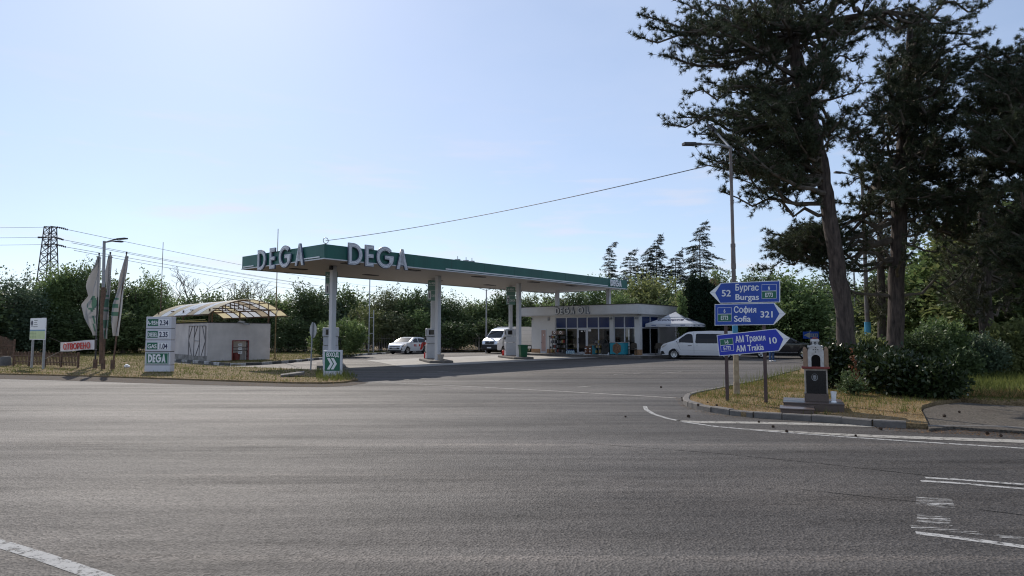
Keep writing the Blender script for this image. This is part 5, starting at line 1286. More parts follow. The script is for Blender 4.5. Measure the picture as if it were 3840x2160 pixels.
def vehicle(name, lab, cat, p, rz, L_, Wd, prof, wheels, wr, body_m, belt, roofz, tumble, windows, screens, wsp=6, nose=.16, arch_r=None, tail=.06, bev=.05, rimm=SILV, sill=.26):
    """prof: top outline from front bumper to rear bumper in (x,z). windows: list of flank polygons. screens: list of (x0,z0,x1,z1,hw0,hw1)"""
    r = thing(name, lab, cat, p, rz)
    xf, xr = wheels; ar = arch_r or wr * 1.18
    bottom = [(prof[-1][0] + .05, sill)] + arch_pts(xr, wr, ar, sill) + arch_pts(xf, wr, ar, sill) + [(prof[0][0] - .06, sill)]
    poly = prof + bottom
    hw = Wd / 2; xa, xb = prof[0][0], prof[-1][0]
    def half(x, z, s):
        w = hw
        w -= nose * max(0, (x - (xa - .75)) / .75) ** 2 + tail * max(0, ((xb + .6) - x) / .6) ** 2
        if z > belt: w -= tumble * ((z - belt) / (roofz - belt)) ** 1.25
        if z < .55: w -= .05 * ((.55 - z) / .3)
        return w * s
    cx = [xb + (xa - xb) * k / 14 for k in range(1, 14)]; cz = [.42, .55, belt - .12, belt, belt + (roofz - belt) * .35, belt + (roofz - belt) * .7]
    body = warp_prism('body', poly, half, body_m, r, cx, cz, bevel=bev, ycuts=(-.5, 0, .5))
    for i, wpoly in enumerate(windows):
        for sd_ in (-1, 1):
            o = sidepanel('window', rnd(wpoly, .09), half, DGLASS, r, sd_, .008, [c for c in cx], [c for c in cz])
    for (x0, z0, x1, z1, h0, h1) in screens:
        d = Vector((x1 - x0, 0, z1 - z0)).normalized(); nrm = Vector((d.z, 0, -d.x)) * (1 if x1 < x0 else -1)
        if nrm.z < 0: nrm = -nrm
        o_ = nrm * .012
        mb = MB(); vs = []
        for t in (0, 1):
            for k in range(9):
                s = -1 + k / 4; hh = h0 + (h1 - h0) * t; b = .05 * (1 - s * s) * (1 if x0 > 0 else -1)
                vs.append(Vector((x0 + (x1 - x0) * t, s * hh, z0 + (z1 - z0) * t)) + o_)
        mb.add(vs, [(i, i + 1, i + 10, i + 9) for i in range(8)]); mb.build('windscreen' if x0 > 0 else 'rear_window', DGLASS, r)
    for sd_ in (-1, 1):
        for x in (xf, xr): wheel(r, x, sd_ * (hw - .12), wr, .21, sd_, wsp, rimm)
    mb = MB(); mb.box(xb + .12, xa - .15, -hw + .22, hw - .22, .22, .5)
    for x in (xf, xr): mb.box(x - ar, x + ar, -hw + .1, hw - .24, wr, wr + ar * .9)
    mb.build('underbody', BLACK, r)
    return r, half
# white passenger van
p = Vector((13.35, 46.2, 0)); RV = math.atan2(.36, -.93)
prof = [(2.62, .30), (2.70, .42), (2.70, .62), (2.64, .86), (2.46, 1.04), (2.1, 1.16), (1.72, 1.27), (1.3, 1.55), (.95, 1.79), (.72, 1.88), (.3, 1.93), (-.8, 1.96), (-2.2, 1.94), (-2.5, 1.90), (-2.63, 1.72), (-2.70, 1.1), (-2.72, .6), (-2.70, .34)]
r, hf = vehicle('passenger_van', 'white passenger van with dark side glass parked behind the blue signs', 'van', p, RV, 5.4, 1.96, prof, (1.74, -1.76), .335, CARW, 1.12, 1.95, .15,
    [[(1.62, 1.17), (.42, 1.12), (.42, 1.14), (.46, 1.68), (.60, 1.76), (.86, 1.74), (1.2, 1.5)], [(.28, 1.10), (-2.2, 1.10), (-2.2, 1.74), (.22, 1.76)]], [(1.74, 1.29, .98, 1.80, .80, .70)], 6)
for sd_ in (-1, 1):
    sidepanel('door_seam', [(.36, .4), (.38, .4), (.38, 1.85), (.36, 1.85)], hf, STEEL, r, sd_, .007, (), (.55, 1.0, 1.12, 1.4, 1.7))
    sidepanel('door_seam', [(1.28, .62), (1.295, .62), (1.53, 1.2), (1.51, 1.2)], hf, STEEL, r, sd_, .007, (), (1.0, 1.12))
    sidepanel('side_moulding', [(1.25, .62), (-1.3, .55), (-1.3, .575), (1.2, .645)], hf, SILV, r, sd_, .007, (.8, .3, -.3, -.8), ())
    sidepanel('door_handle', [(.78, .91), (.52, .91), (.52, .95), (.78, .95)], hf, BLACK, r, sd_, .02)
    sidepanel('door_handle', [(.1, .91), (.25, .91), (.25, .95), (.1, .95)], hf, SILV, r, sd_, .02)
    sidepanel('headlight', [(2.6, .88), (2.35, 1.0), (2.2, 1.06), (2.42, .84), (2.62, .76)], hf, CHROME, r, sd_, .012, (2.3, 2.45, 2.55))
    sidepanel('lower_bumper', [(2.66, .30), (2.66, .52), (2.5, .56), (2.38, .34)], hf, BLACK, r, sd_, .008, (2.5,))
    mb = MB(); mb.cbox((1.42, sd_ * 1.08, 1.27), (.12, .2, .26)); mb.bar((1.5, sd_ * .92, 1.2), (1.44, sd_ * 1.02, 1.2), .05); mb.build('mirror', CARW, r, bevel=.03)
    mb = MB(); mb.cbox((-2.68, sd_ * .86, 1.2), (.06, .14, .6)); mb.build('tail_light', RED, r)
mb = MB(); mb.box(2.69, 2.715, -.5, .5, .66, .82); mb.build('grille', BLACK, r)
mb = MB(); mb.box(2.70, 2.73, -.26, .26, .44, .55); mb.build('number_plate', SWHITE, r)
# white box van
p = Vector((.05, 61.0, 0)); RB = ANG + math.pi
prof = [(3.12, .34), (3.2, .5), (3.2, .82), (3.12, 1.12), (2.86, 1.30), (2.55, 1.42), (2.05, 2.0), (1.9, 2.14), (1.5, 2.28), (1.12, 2.32), (1.05, 2.2), (1.05, .4)]
r = thing('box_van', 'white box van with black bumper facing the forecourt beside the shop', 'van', p, RB)
bot = [(1.05, .3)] + arch_pts(2.3, .34, .42, .3) + [(3.08, .3)]
def hf(x, z, s):
    w = 1.0 - .14 * max(0, (x - 2.45) / .75) ** 2
    if z > 1.3: w -= .16 * ((z - 1.3) / 1.0) ** 1.2
    return w * s
warp_prism('cab', prof + bot, hf, CARW, r, [1.4, 1.8, 2.2, 2.5, 2.8, 3.0], [.5, .8, 1.1, 1.3, 1.6, 2.0], bevel=.05, ycuts=(-.5, 0, .5))
mb = MB(); vs = []
for x, z, h in ((2.58, 1.43, .86), (2.04, 2.04, .75)):
    for k in range(9): vs.append((x + .012 + .05 * (1 - (k / 4 - 1) ** 2), (k / 4 - 1) * h, z + .012))
mb.add(vs, [(i, i + 1, i + 10, i + 9) for i in range(8)]); mb.build('windscreen', DGLASS, r)
mb = MB(); mb.prism([(3.16, .28), (3.24, .4), (3.24, .78), (3.17, .82), (2.9, .82), (2.7, .7), (2.72, .3)], -.88, .88); mb.build('bumper', BLACK, r, bevel=.04)
mb = MB(); mb.prism([(3.15, .84), (3.235, .84), (3.19, 1.12), (3.1, 1.12)], -.5, .5); gr = mb.build('grille', BLACK, r)
mb = MB(); mb.prism([(3.2, 1.08), (3.22, 1.08), (3.2, 1.14), (3.17, 1.14)], -.62, .62); mb.build('chrome_strip', SILV, gr)
mb = MB(); mb.add([(3.235, 0, .93), (3.225, -.07, 1.02), (3.215, 0, 1.12), (3.225, .07, 1.02), (3.25, 0, 1.02)], [(0, 1, 4), (1, 2, 4), (2, 3, 4), (3, 0, 4)]); mb.build('badge', SILV, gr)
mb = MB(); mb.box(3.24, 3.255, -.26, .26, .46, .57); mb.build('number_plate', SWHITE, r)
for sd_ in (-1, 1):
    mb = MB(); mb.prism([(3.19, .86), (3.13, 1.1), (2.85, 1.2), (2.95, .95)], sd_ * .6, sd_ * .93); mb.build('headlight', CHROME, r, bevel=.02)
    sidepanel('window', rnd([(2.35, 1.35), (1.3, 1.3), (1.3, 2.0), (1.8, 2.02)], .08), hf, DGLASS, r, sd_, .008, (1.6, 2.0), (1.6, 1.8))
    mb = MB(); mb.cbox((2.3, sd_ * 1.17, 1.5), (.12, .2, .4)); mb.bar((2.2, sd_ * .95, 1.4), (2.28, sd_ * 1.1, 1.4), .05); mb.build('mirror', BLACK, r, bevel=.03)
    wheel(r, 2.3, sd_ * .86, .34, .22, sd_, 6, SILV); wheel(r, -1.95, sd_ * .86, .34, .22, sd_, 6, SILV)
BOXM = mat('box_panel', (.70, .68, .64), .4, var=.03)
mb = MB(); mb.box(-3.3, 1.0, -1.04, 1.04, .68, 2.38); bx = mb.build('cargo_box', BOXM, r, bevel=.02)
mb = MB()
for k in range(1, 5): mb.box(-3.28, .98, -1.045, -1.04, .68 + k * .34, .69 + k * .34); mb.box(-3.28, .98, 1.04, 1.045, .68 + k * .34, .69 + k * .34)
mb.build('panel_groove', STEEL, bx)
mb = MB(); mb.box(-3.3, 1.0, -1.05, 1.05, 2.38, 2.42); mb.build('box_rail', SILV, bx)
mb = MB(); mb.box(-3.2, 1.6, -.45, .45, .36, .66); mb.box(-1.2, -.3, -.95, .95, .34, .62); mb.box(1.05, 2.9, -.8, .8, .3, .5); mb.build('chassis', BLACK, r)
mb = MB(); mb.box(-1.5, .5, -1.0, -.97, .38, .6); mb.box(-1.5, .5, .97, 1.0, .38, .6); mb.build('side_guard', SWHITE, r)
# white hatchback
HP = [(1.98, .30), (2.03, .42), (2.02, .60), (1.93, .74), (1.7, .86), (1.35, .95), (1.02, 1.02), (.6, 1.25), (.25, 1.41), (-.1, 1.47), (-.7, 1.46), (-1.3, 1.38), (-1.62, 1.27), (-1.85, .98), (-1.97, .86), (-2.0, .5), (-1.96, .32)]
HWIN = [[(.78, 1.0), (-.18, .99), (-.18, 1.36), (.08, 1.36), (.42, 1.22)], [(-.26, .99), (-1.12, 1.0), (-1.28, 1.1), (-1.2, 1.31), (-.26, 1.37)]]
p = Vector((-9.2, 58.2, 0)); RH = math.atan2(-.88, -.47)
r, hf = vehicle('hatchback_car', 'white hatchback with red graphics on its rear doors parked by the kerb', 'car', p, RH, 4.04, 1.75, HP, (1.26, -1.28), .32, CARW, .98, 1.46, .20, HWIN, [(1.0, 1.035, .3, 1.40, .70, .58), (-1.82, 1.0, -1.6, 1.27, .62, .56)], 5)
for sd_ in (-1, 1):
    sidepanel('red_graphic', [(-.5, .34), (-.62, .8), (-.8, .98), (-1.2, 1.02), (-1.6, 1.0), (-1.85, .9), (-1.75, .62), (-1.5, .72), (-1.0, .72), (-.84, .5), (-.84, .36)], hf, RED, r, sd_, .007, (-1.0, -1.3, -1.6, -1.8), (.55, .8))
    sidepanel('orange_graphic', [(-1.35, .8), (-1.45, .95), (-1.7, .9), (-1.6, .78)], hf, mat('orange_print', (.7, .3, .1), .4), r, sd_, .010, (-1.5,))
    t = text('door_lettering', 'BILL', .26, RED, r, (0, 0, 0), UP, ext=.001, off=.01, sx=.9)
    t.location = ((.42 if sd_ > 0 else -.28), sd_ * .892, .66); t.rotation_euler = (R(90), 0, R(180) if sd_ > 0 else 0)
    sidepanel('red_dot', ell(-.42, .74, .11, .11, 14), hf, RED, r, sd_, .008)
    sidepanel('headlight', [(1.95, .7), (1.72, .84), (1.45, .88), (1.5, .78), (1.9, .62)], hf, CHROME, r, sd_, .012, (1.6, 1.8))
    sidepanel('door_seam', [(-.2, .4), (-.215, .4), (-.235, .98), (-.22, .98)], hf, STEEL, r, sd_, .006, (), (.55, .86))
    sidepanel('door_seam', [(.86, .4), (.845, .4), (.8, .98), (.815, .98)], hf, STEEL, r, sd_, .006, (), (.55, .86))
    sidepanel('bumper_intake', [(1.99, .38), (1.97, .56), (1.86, .38)], hf, BLACK, r, sd_, .008)
    mb = MB(); mb.cbox((.72, sd_ * .93, 1.04), (.1, .18, .13)); mb.bar((.75, sd_ * .8, 1.0), (.73, sd_ * .88, 1.02), .04); mb.build('mirror', CARW, r, bevel=.03)
    mb = MB(); mb.cbox((-1.93, sd_ * .62, .88), (.08, .26, .14)); mb.build('tail_light', RED, r)
mb = MB(); mb.prism([(2.03, .44), (2.045, .44), (2.0, .69), (1.97, .69)], -.55, .55); gr = mb.build('grille', BLACK, r)
mb = MB(); mb.box(2.045, 2.055, -.26, .26, .5, .6); mb.build('number_plate', SWHITE, gr)
mb = MB(); mb.box(1.95, 2.04, -.7, .7, .28, .36); mb.build('front_lip', BLACK, r)
# black SUV
SP_ = [(2.22, .38), (2.30, .52), (2.30, .80), (2.2, .98), (1.8, 1.08), (1.2, 1.14), (.65, 1.45), (.25, 1.62), (-.2, 1.68), (-1.3, 1.67), (-1.85, 1.58), (-2.15, 1.2), (-2.28, 1.0), (-2.3, .6), (-2.26, .40)]
p = Vector((19.55, 47.2, 0)); RS = R(-24)
SWN = [[(.95, 1.14), (-.1, 1.12), (-.1, 1.55), (.2, 1.56), (.6, 1.38)], [(-.2, 1.12), (-1.15, 1.14), (-1.15, 1.54), (-.2, 1.56)], [(-1.25, 1.15), (-1.75, 1.2), (-1.6, 1.48), (-1.25, 1.53)]]
r, hf = vehicle('suv_car', 'black SUV parked behind the direction signs near the fence', 'car', p, RS, 4.6, 1.88, SP_, (1.42, -1.38), .37, CARK, 1.1, 1.68, .2, SWN, [(1.18, 1.16, .3, 1.61, .74, .62), (-2.12, 1.24, -1.88, 1.56, .66, .6)], 5, sill=.32)
for sd_ in (-1, 1):
    sidepanel('headlight', [(2.22, .9), (1.95, 1.0), (1.9, .9), (2.24, .8)], hf, CHROME, r, sd_, .012, (2.05,))
    sidepanel('door_handle', [(.1, .98), (-.08, .98), (-.08, 1.01), (.1, 1.01)], hf, SILV, r, sd_, .02)
    sidepanel('sill_strip', [(1.0, .42), (-.95, .42), (-.95, .46), (1.0, .46)], hf, SILV, r, sd_, .008, (.5, 0, -.5))
    mb = MB(); mb.cbox((.92, sd_ * 1.0, 1.2), (.12, .2, .17)); mb.bar((.95, sd_ * .85, 1.13), (.92, sd_ * .95, 1.16), .05); mb.build('mirror', CARK, r, bevel=.03)
    mb = MB(); mb.tube([(.1, sd_ * .62, 1.73), (-1.4, sd_ * .62, 1.72)], .02, 6); mb.build('roof_rail', SILV, r)
    mb = MB(); mb.cbox((-2.25, sd_ * .78, 1.02), (.08, .2, .18)); mb.build('tail_light', RED, r)
mb = MB(); mb.box(-2.33, -2.29, -.6, .6, .45, .6); mb.box(2.28, 2.315, -.5, .5, .6, .85); mb.build('bumper_insert', SILV, r)
# grey car hidden behind the bushes on the right
p = Vector((24.4, 33.4, .14)); r, hf = vehicle('estate_car', 'dark silver car half hidden behind bushes at the far right', 'car', p, R(172), 4.04, 1.75, [(x * 1.1, z) for x, z in HP], (1.36, -1.38), .32, mat('car_silver', (.25, .27, .28), .25, metal=.6), .98, 1.46, .20, [[(x * 1.1, z) for x, z in w] for w in HWIN], [(1.1, 1.035, .33, 1.40, .70, .58), (-2.0, 1.0, -1.76, 1.27, .62, .56)], 5)
for sd_ in (-1, 1):
    sidepanel('headlight', [(2.14, .7), (1.9, .84), (1.6, .88), (1.65, .78), (2.1, .62)], hf, CHROME, r, sd_, .012, (1.8, 2.0))
    mb = MB(); mb.tube([(.1, sd_ * .58, 1.5), (-1.4, sd_ * .56, 1.48)], .018, 6); mb.build('roof_rail', BLACK, r)

# ================================================================== PERSON (mostly behind the tilted sign)
def skin(name, m, parent, chains, root=0, sub=1):
    vs, es, rad = [], [], []
    idx = {}
    for ch in chains:
        prev = None
        for (x, y, z, rr) in ch:
            key = (round(x, 4), round(y, 4), round(z, 4))
            if key not in idx: idx[key] = len(vs); vs.append((x, y, z)); rad.append(rr)
            if prev is not None and prev != idx[key] and (prev, idx[key]) not in es: es.append((prev, idx[key]))
            prev = idx[key]
    me = bpy.data.meshes.new(name); me.from_pydata(vs, es, [])
    o = link(name, me, m, parent)
    sk = o.modifiers.new('skin', 'SKIN'); sk.use_smooth_shade = True
    for i, rr in enumerate(rad):
        r2 = rr if hasattr(rr, '__len__') else (rr, rr)
        me.skin_vertices[0].data[i].radius = r2
    me.skin_vertices[0].data[root].use_root = True
    if sub: s = o.modifiers.new('sub', 'SUBSURF'); s.levels = sub; s.render_levels = sub
    return o
SKIN = mat('skin', (.45, .27, .19), .6); DENIM = mat('denim', (.05, .10, .22), .85, var=.3, vscale=12); SHIRT = mat('shirt_grey', (.20, .20, .22), .85)
p = at(2893, 1300, 41.5); r = thing('person', 'person in blue jeans and white trainers standing behind the tilted sign', 'person', (p.x, 41.5, 0), R(10))
HIPZ, SHZ = .93, 1.43
body = [[(0, 0, .98, (.15, .11)), (0, 0, 1.15, (.135, .1)), (0, 0, 1.32, (.16, .115)), (0, 0, 1.43, (.12, .09)), (0, .0, 1.50, (.055, .055)), (0, -.01, 1.57, (.06, .065)), (0, -.015, 1.65, (.075, .092)), (0, -.01, 1.72, (.06, .07))]]
for s in (-1, 1):
    body.append([(0, 0, .98, (.15, .11)), (s * .09, 0, .88, .095), (s * .10, -.01, .50, .062), (s * .105, .01, .30, .056), (s * .11, .02, .09, .042)])
    arm = [(0, 0, 1.43, (.12, .09)), (s * .18, 0, 1.41, .062), (s * .22, .0, 1.12, .046), (s * .21, -.08, .90, .034), (s * .205, -.10, .83, (.024, .04))]
    body.append(arm)
    for q in range(4): body.append([(s * .205, -.10, .83, (.024, .04)), (s * .205, -.13 + q * .022, .785, .011), (s * .2, -.132 + q * .022, .745 + .004 * abs(q - 1), .009), (s * .19, -.128 + q * .022, .715 + .006 * abs(q - 1), .008)])
    body.append([(s * .205, -.10, .83, (.024, .04)), (s * .19, -.145, .81, .011), (s * .183, -.16, .775, .009)])
skin('body', SKIN, r, body)
skin('jeans', DENIM, r, [[(0, 0, 1.02, (.165, .125)), (0, 0, .93, (.17, .13)), (s * .095, 0, .82, .11), (s * .10, -.012, .5, .08), (s * .105, .008, .28, .075), (s * .11, .015, .08, .082)] for s in (-1, 1)], root=1)
skin('shirt', SHIRT, r, [[(0, 0, .97, (.165, .125)), (0, 0, 1.15, (.15, .115)), (0, 0, 1.32, (.175, .13)), (0, 0, 1.44, (.13, .1)), (0, 0, 1.475, (.07, .065))]] + [[(0, 0, 1.44, (.13, .1)), (s * .185, 0, 1.415, .075), (s * .218, 0, 1.2, .068)] for s in (-1, 1)])
mb = MB(); mb.lathe([(.09, 1.60), (.092, 1.66), (.085, 1.72), (.05, 1.77), (0, 1.785)], 16, Matrix.Translation((0, .012, 0)) @ Matrix.Diagonal((.92, 1.1, 1, 1))); mb.build('hair', mat('hair_dark', (.03, .02, .015), .7), r, smooth=60)
for s in (-1, 1):
    mb = MB(); mb.prism([(-.045, 0), (.045, 0), (.045, .07), (-.045, .07)], -.21, .09); o = mb.build('shoe', SWHITE, r, bevel=.025, loc=(s * .11, 0, 0), rot=(0, 0, s * .15))
    mb = MB(); mb.lathe([(0, -.004), (.009, 0), (0, .004)], 8, Matrix.Translation((s * .032, -.1, 1.645)) @ Matrix.Rotation(R(90), 4, 'X')); mb.build('eye', BLACK, r)
    mb = MB(); mb.lathe([(0, -.02), (.012, -.01), (.012, .02), (0, .03)], 8, Matrix.Translation((s * .08, 0, 1.64))); mb.build('ear', SKIN, r)
mb = MB(); mb.add([(-.012, -.1, 1.605), (.012, -.1, 1.605), (0, -.128, 1.61), (0, -.1, 1.65)], [(0, 1, 2), (0, 2, 3), (1, 3, 2)]); mb.build('nose', SKIN, r)
mb = MB(); mb.box(-.022, .022, -.088, -.08, 1.578, 1.586); mb.build('mouth', REDB, r)

# ================================================================== VEGETATION
def np_mesh(name, V, F):
    """mesh from an (n,3) vertex array and an (m,k) face array"""
    me = bpy.data.meshes.new(name); k = F.shape[1]
    me.vertices.add(len(V)); me.vertices.foreach_set('co', V.astype(np.float32).ravel())
    me.loops.add(F.size); me.loops.foreach_set('vertex_index', F.astype(np.int32).ravel())
    me.polygons.add(len(F)); me.polygons.foreach_set('loop_start', np.arange(0, F.size, k, dtype=np.int32))
    me.update(calc_edges=True); return me
def unit(a): return a / np.maximum(1e-9, np.linalg.norm(a, axis=1, keepdims=True))
def leaf_mesh(name, C, D, ln, wd, rng):
    """one small bent rhombus per leaf, long axis along D"""
    n = len(C); D = unit(D); X = unit(np.cross(D, rng.normal(size=(n, 3)))); Nn = np.cross(D, X)
    ln = (ln * rng.uniform(.65, 1.25, (n, 1))); w = wd * rng.uniform(.7, 1.2, (n, 1))
    V = np.stack([C, C + D * ln * .5 + X * w * .5 + Nn * ln * .08, C + D * ln - Nn * ln * .05, C + D * ln * .5 - X * w * .5 + Nn * ln * .08], 1).reshape(-1, 3)
    return np_mesh(name, V, np.arange(4 * n).reshape(n, 4))
def crown(name, seed, lobes, ncl, per, sig, ln, wd, shoots=0, shl=1.0, inner=.5, up=.25):
    rng = np.random.default_rng(seed); L_ = np.array(lobes, float)
    area = (L_[:, 3] * L_[:, 4] * L_[:, 5]) ** (2 / 3); pick = rng.choice(len(L_), ncl, p=area / area.sum())
    d = unit(rng.normal(size=(ncl, 3))); rad = inner + (1 - inner) * rng.uniform(0, 1, (ncl, 1)) ** .55
    cc = L_[pick, :3] + d * L_[pick, 3:] * rad * rng.uniform(.88, 1.12, (ncl, 1))
    C = np.repeat(cc, per, 0) + rng.normal(size=(ncl * per, 3)) * sig; D = np.repeat(d, per, 0) * .8 + rng.normal(size=(ncl * per, 3)) * .9 + np.array([0, 0, up])
    if shoots:
        pick = rng.choice(len(L_), shoots); d = unit(rng.normal(size=(shoots, 3)) * [.7, .7, .3] + [0, 0, .8])
        st = L_[pick, :3] + d * L_[pick, 3:] * .95; dr = unit(d * [.6, .6, .4] + [0, 0, .9]); le = shl * rng.uniform(.4, 1.2, (shoots, 1)); K = 11
        t = np.tile(np.linspace(0, 1, K), shoots)[:, None]
        Cs = np.repeat(st, K, 0) + np.repeat(dr * le, K, 0) * t + rng.normal(size=(shoots * K, 3)) * .06 * shl
        C = np.vstack([C, Cs]); D = np.vstack([D, np.repeat(dr, K, 0) * .7 + rng.normal(size=(shoots * K, 3)) * .7])
    keep = C[:, 2] > .05; return leaf_mesh(name, C[keep], D[keep], ln, wd, rng)
def trunk_mesh(name, h, r, seed, limbs=5, spread=1.4):
    rr = random.Random(seed); mb = MB()
    pts = [Vector((rr.uniform(-.1, .1) * i * .4, rr.uniform(-.1, .1) * i * .4, h * i / 5)) for i in range(6)]
    mb.tube(pts, [r * (1.25 if i == 0 else 1 - .14 * i) for i in range(6)], 8)
    for k in range(limbs):
        z = h * rr.uniform(.3, .9); a = rr.uniform(0, 6.28); b = pts[0].lerp(pts[5], z / h)
        mb.tube([b, b + Vector((math.cos(a) * spread * .5, math.sin(a) * spread * .5, h * .18)), b + Vector((math.cos(a) * spread, math.sin(a) * spread, h * .45))], [r * .45, r * .3, r * .12], 5)
    me = bpy.data.meshes.new(name); me.from_pydata(mb.v, [], mb.f); return me
def rlobes(seed, h, rad, n, z0=.12):
    rr = random.Random(seed); out = [(0, 0, h * .42, rad * .85, rad * .85, h * .38)]
    for k in range(n):
        a = rr.uniform(0, 6.28); q = rad * rr.uniform(.25, .75); z = h * rr.uniform(z0 + .08, .86); s = rad * rr.uniform(.34, .6) * (1.1 - .45 * z / h)
        out.append((math.cos(a) * q * (1.15 - .75 * z / h), math.sin(a) * q * (1.15 - .75 * z / h), min(z, h - s), s, s, s * rr.uniform(.8, 1.15)))
    return out
LF = [leafmat('leaf_dark', desat((.034, .060, .020)), desat((.100, .148, .040)), .35, .45, third=desat((.10, .13, .035))),
      leafmat('leaf_mid', desat((.042, .075, .022)), desat((.125, .175, .045)), .38, .45, third=desat((.13, .15, .04))),
      leafmat('leaf_fresh', desat((.055, .10, .022)), desat((.15, .22, .05)), .42, .5, third=desat((.15, .19, .05))),
      leafmat('leaf_yellow', desat((.08, .105, .022)), desat((.19, .21, .05)), .42, .5, third=desat((.20, .17, .05))),
      leafmat('leaf_bluish', desat((.034, .065, .032)), desat((.10, .15, .075)), .32, .5, third=desat((.10, .14, .07))),
      leafmat('leaf_olive', desat((.05, .068, .022)), desat((.145, .165, .06)), .35, .45, third=desat((.15, .15, .06)))]
H0 = 7.0
VAR = []
for k in range(9):
    VAR.append((crown('crown', 20 + k, rlobes(40 + k, H0, 2.5, 13), [620, 820, 560][k % 3], 15, .27, [.30, .23, .33][k % 3], [.15, .11, .15][k % 3], [120, 90, 150][k % 3], 1.35), trunk_mesh('trunk', 5.0, .16, 60 + k)))
def tree(lab, u, vt, Y, k, sc=1.0, m=0, group='trees and tall bushes behind the fence', zb=.0, name='leafy_tree', cat='tree', X=None):
    t = at(u, vt, Y); rr = random.Random(int(abs(u)) * 7 + k)
    r = thing(name, lab, cat, (t.x if X is None else X, Y, zb), rr.uniform(0, 6.28), group)
    cm, tm = VAR[k % len(VAR)]; cm = cm.copy() if False else cm
    c = bpy.data.objects.new('crown', cm); COL.objects.link(c); c.parent = r
    if not cm.materials: cm.materials.append(LF[m])
    c.material_slots[0].link = 'OBJECT'; c.material_slots[0].material = LF[m]
    q = bpy.data.objects.new('trunk', tm); COL.objects.link(q); q.parent = r
    if not tm.materials: tm.materials.append(BARK2)
    r.scale = (sc, sc, (t.z - zb) / (H0 + .75)); return r
BAND = [(-110, 985, 50, 1.25, 0, 'dark tree cut off by the left edge of the photo'), (35, 992, 53, 1.15, 4, 'dark rounded tree above the old picket panel'), (118, 1040, 57, .9, 0, 'lower dark tree in front of the pylon foot'),
        (215, 988, 57, 1.0, 2, 'leafy tree right of the pylon, above the notice board'), (330, 957, 58, 1.1, 1, 'tallest leafy tree, behind the leftmost flag'), (440, 1004, 58, 1.0, 1, 'leafy tree behind the leaning flagpole'),
        (522, 1046, 59, .95, 0, 'dark tree between the leaning flagpole and the price totem'), (606, 1012, 59, 1.0, 2, 'fresh green tree behind the lightning mast and totem'), (700, 1078, 62, 1.0, 0, 'dark tree under the bare tree, behind the vault roof'),
        (795, 1076, 62, 1.0, 1, 'tree behind the left slope of the vault roof'), (886, 1052, 61, .95, 5, 'olive tree above the crest of the vault roof'), (965, 1098, 62, 1.0, 0, 'tree behind the right end of the vault roof'),
        (1055, 1100, 63, 1.05, 2, 'bushy tree just right of the shed mast'), (1150, 1048, 63, 1.2, 0, 'large dark tree left of the first canopy column'), (1235, 1066, 65, 1.0, 4, 'bluish tree directly behind the first canopy column'),
        (1330, 1064, 67, 1.1, 1, 'tree with upright shoots right of the first canopy column'), (1430, 1066, 67, 1.1, 5, 'olive tree behind the ladder-like double pole'), (1525, 1056, 67, 1.1, 0, 'dark tree above the white hatchback'),
        (1620, 1074, 69, 1.1, 4, 'bluish tree directly behind the middle canopy column'), (1712, 1078, 69, 1.1, 0, 'dark tree right of the middle canopy column'), (1803, 1086, 71, 1.1, 1, 'tree left of the white box van'),
        (1893, 1080, 71, 1.1, 0, 'dark tree above the cab of the box van'), (1975, 1086, 70, 1.0, 1, 'tree just right of the third canopy column'), (2062, 1080, 70, 1.1, 5, 'olive tree above the left part of the shop roof'),
        (2150, 1076, 71, 1.1, 0, 'dark tree above the middle of the shop roof'), (2240, 1022, 74, 1.1, 2, 'fresh green tree behind the canopy end, left of the first cedar'), (2335, 1025, 74, 1.1, 2, 'green tree at the right end of the canopy'),
        (2430, 1003, 70, 1.5, 3, 'big pale green willow-like tree above the shop'), (2530, 1046, 66, 1.2, 1, 'tree between the willow-like tree and the thuja hedge'), (2620, 1012, 60, 1.15, 3, 'yellow-green tree right above the thuja hedge'),
        (2705, 1008, 60, 1.15, 1, 'tree left of the tall lamp behind the signs'), (2795, 1000, 60, 1.2, 1, 'tree right above the top blue sign'), (2885, 985, 58, 1.25, 0, 'dark tree at the right end of the top blue sign'),
        (2990, 1003, 55, 1.4, 2, 'broad bright tree left of the first pine trunk'), (3085, 1005, 57, 1.3, 0, 'tree directly behind the first pine trunk'), (3200, 1030, 60, 1.2, 2, 'low tree seen between the two pine trunks'),
        (3330, 960, 46, 1.3, 0, 'dark tree behind the second pine trunk'), (3450, 880, 42, 1.5, 3, 'tall fresh green tree right of the second pine trunk'), (3570, 800, 40, 1.6, 2, 'tall leafy tree above the half hidden car'),
        (3690, 760, 37, 1.6, 3, 'tall green tree above the light round shrub'), (3810, 700, 35, 1.6, 2, 'tall leafy tree at the right edge of the photo'), (3960, 640, 33, 1.8, 1, 'tall tree beyond the right edge of the photo')]
for i, (u, v, Y, s, m, lab) in enumerate(BAND): tree(lab, u, v, Y, i, s, m)
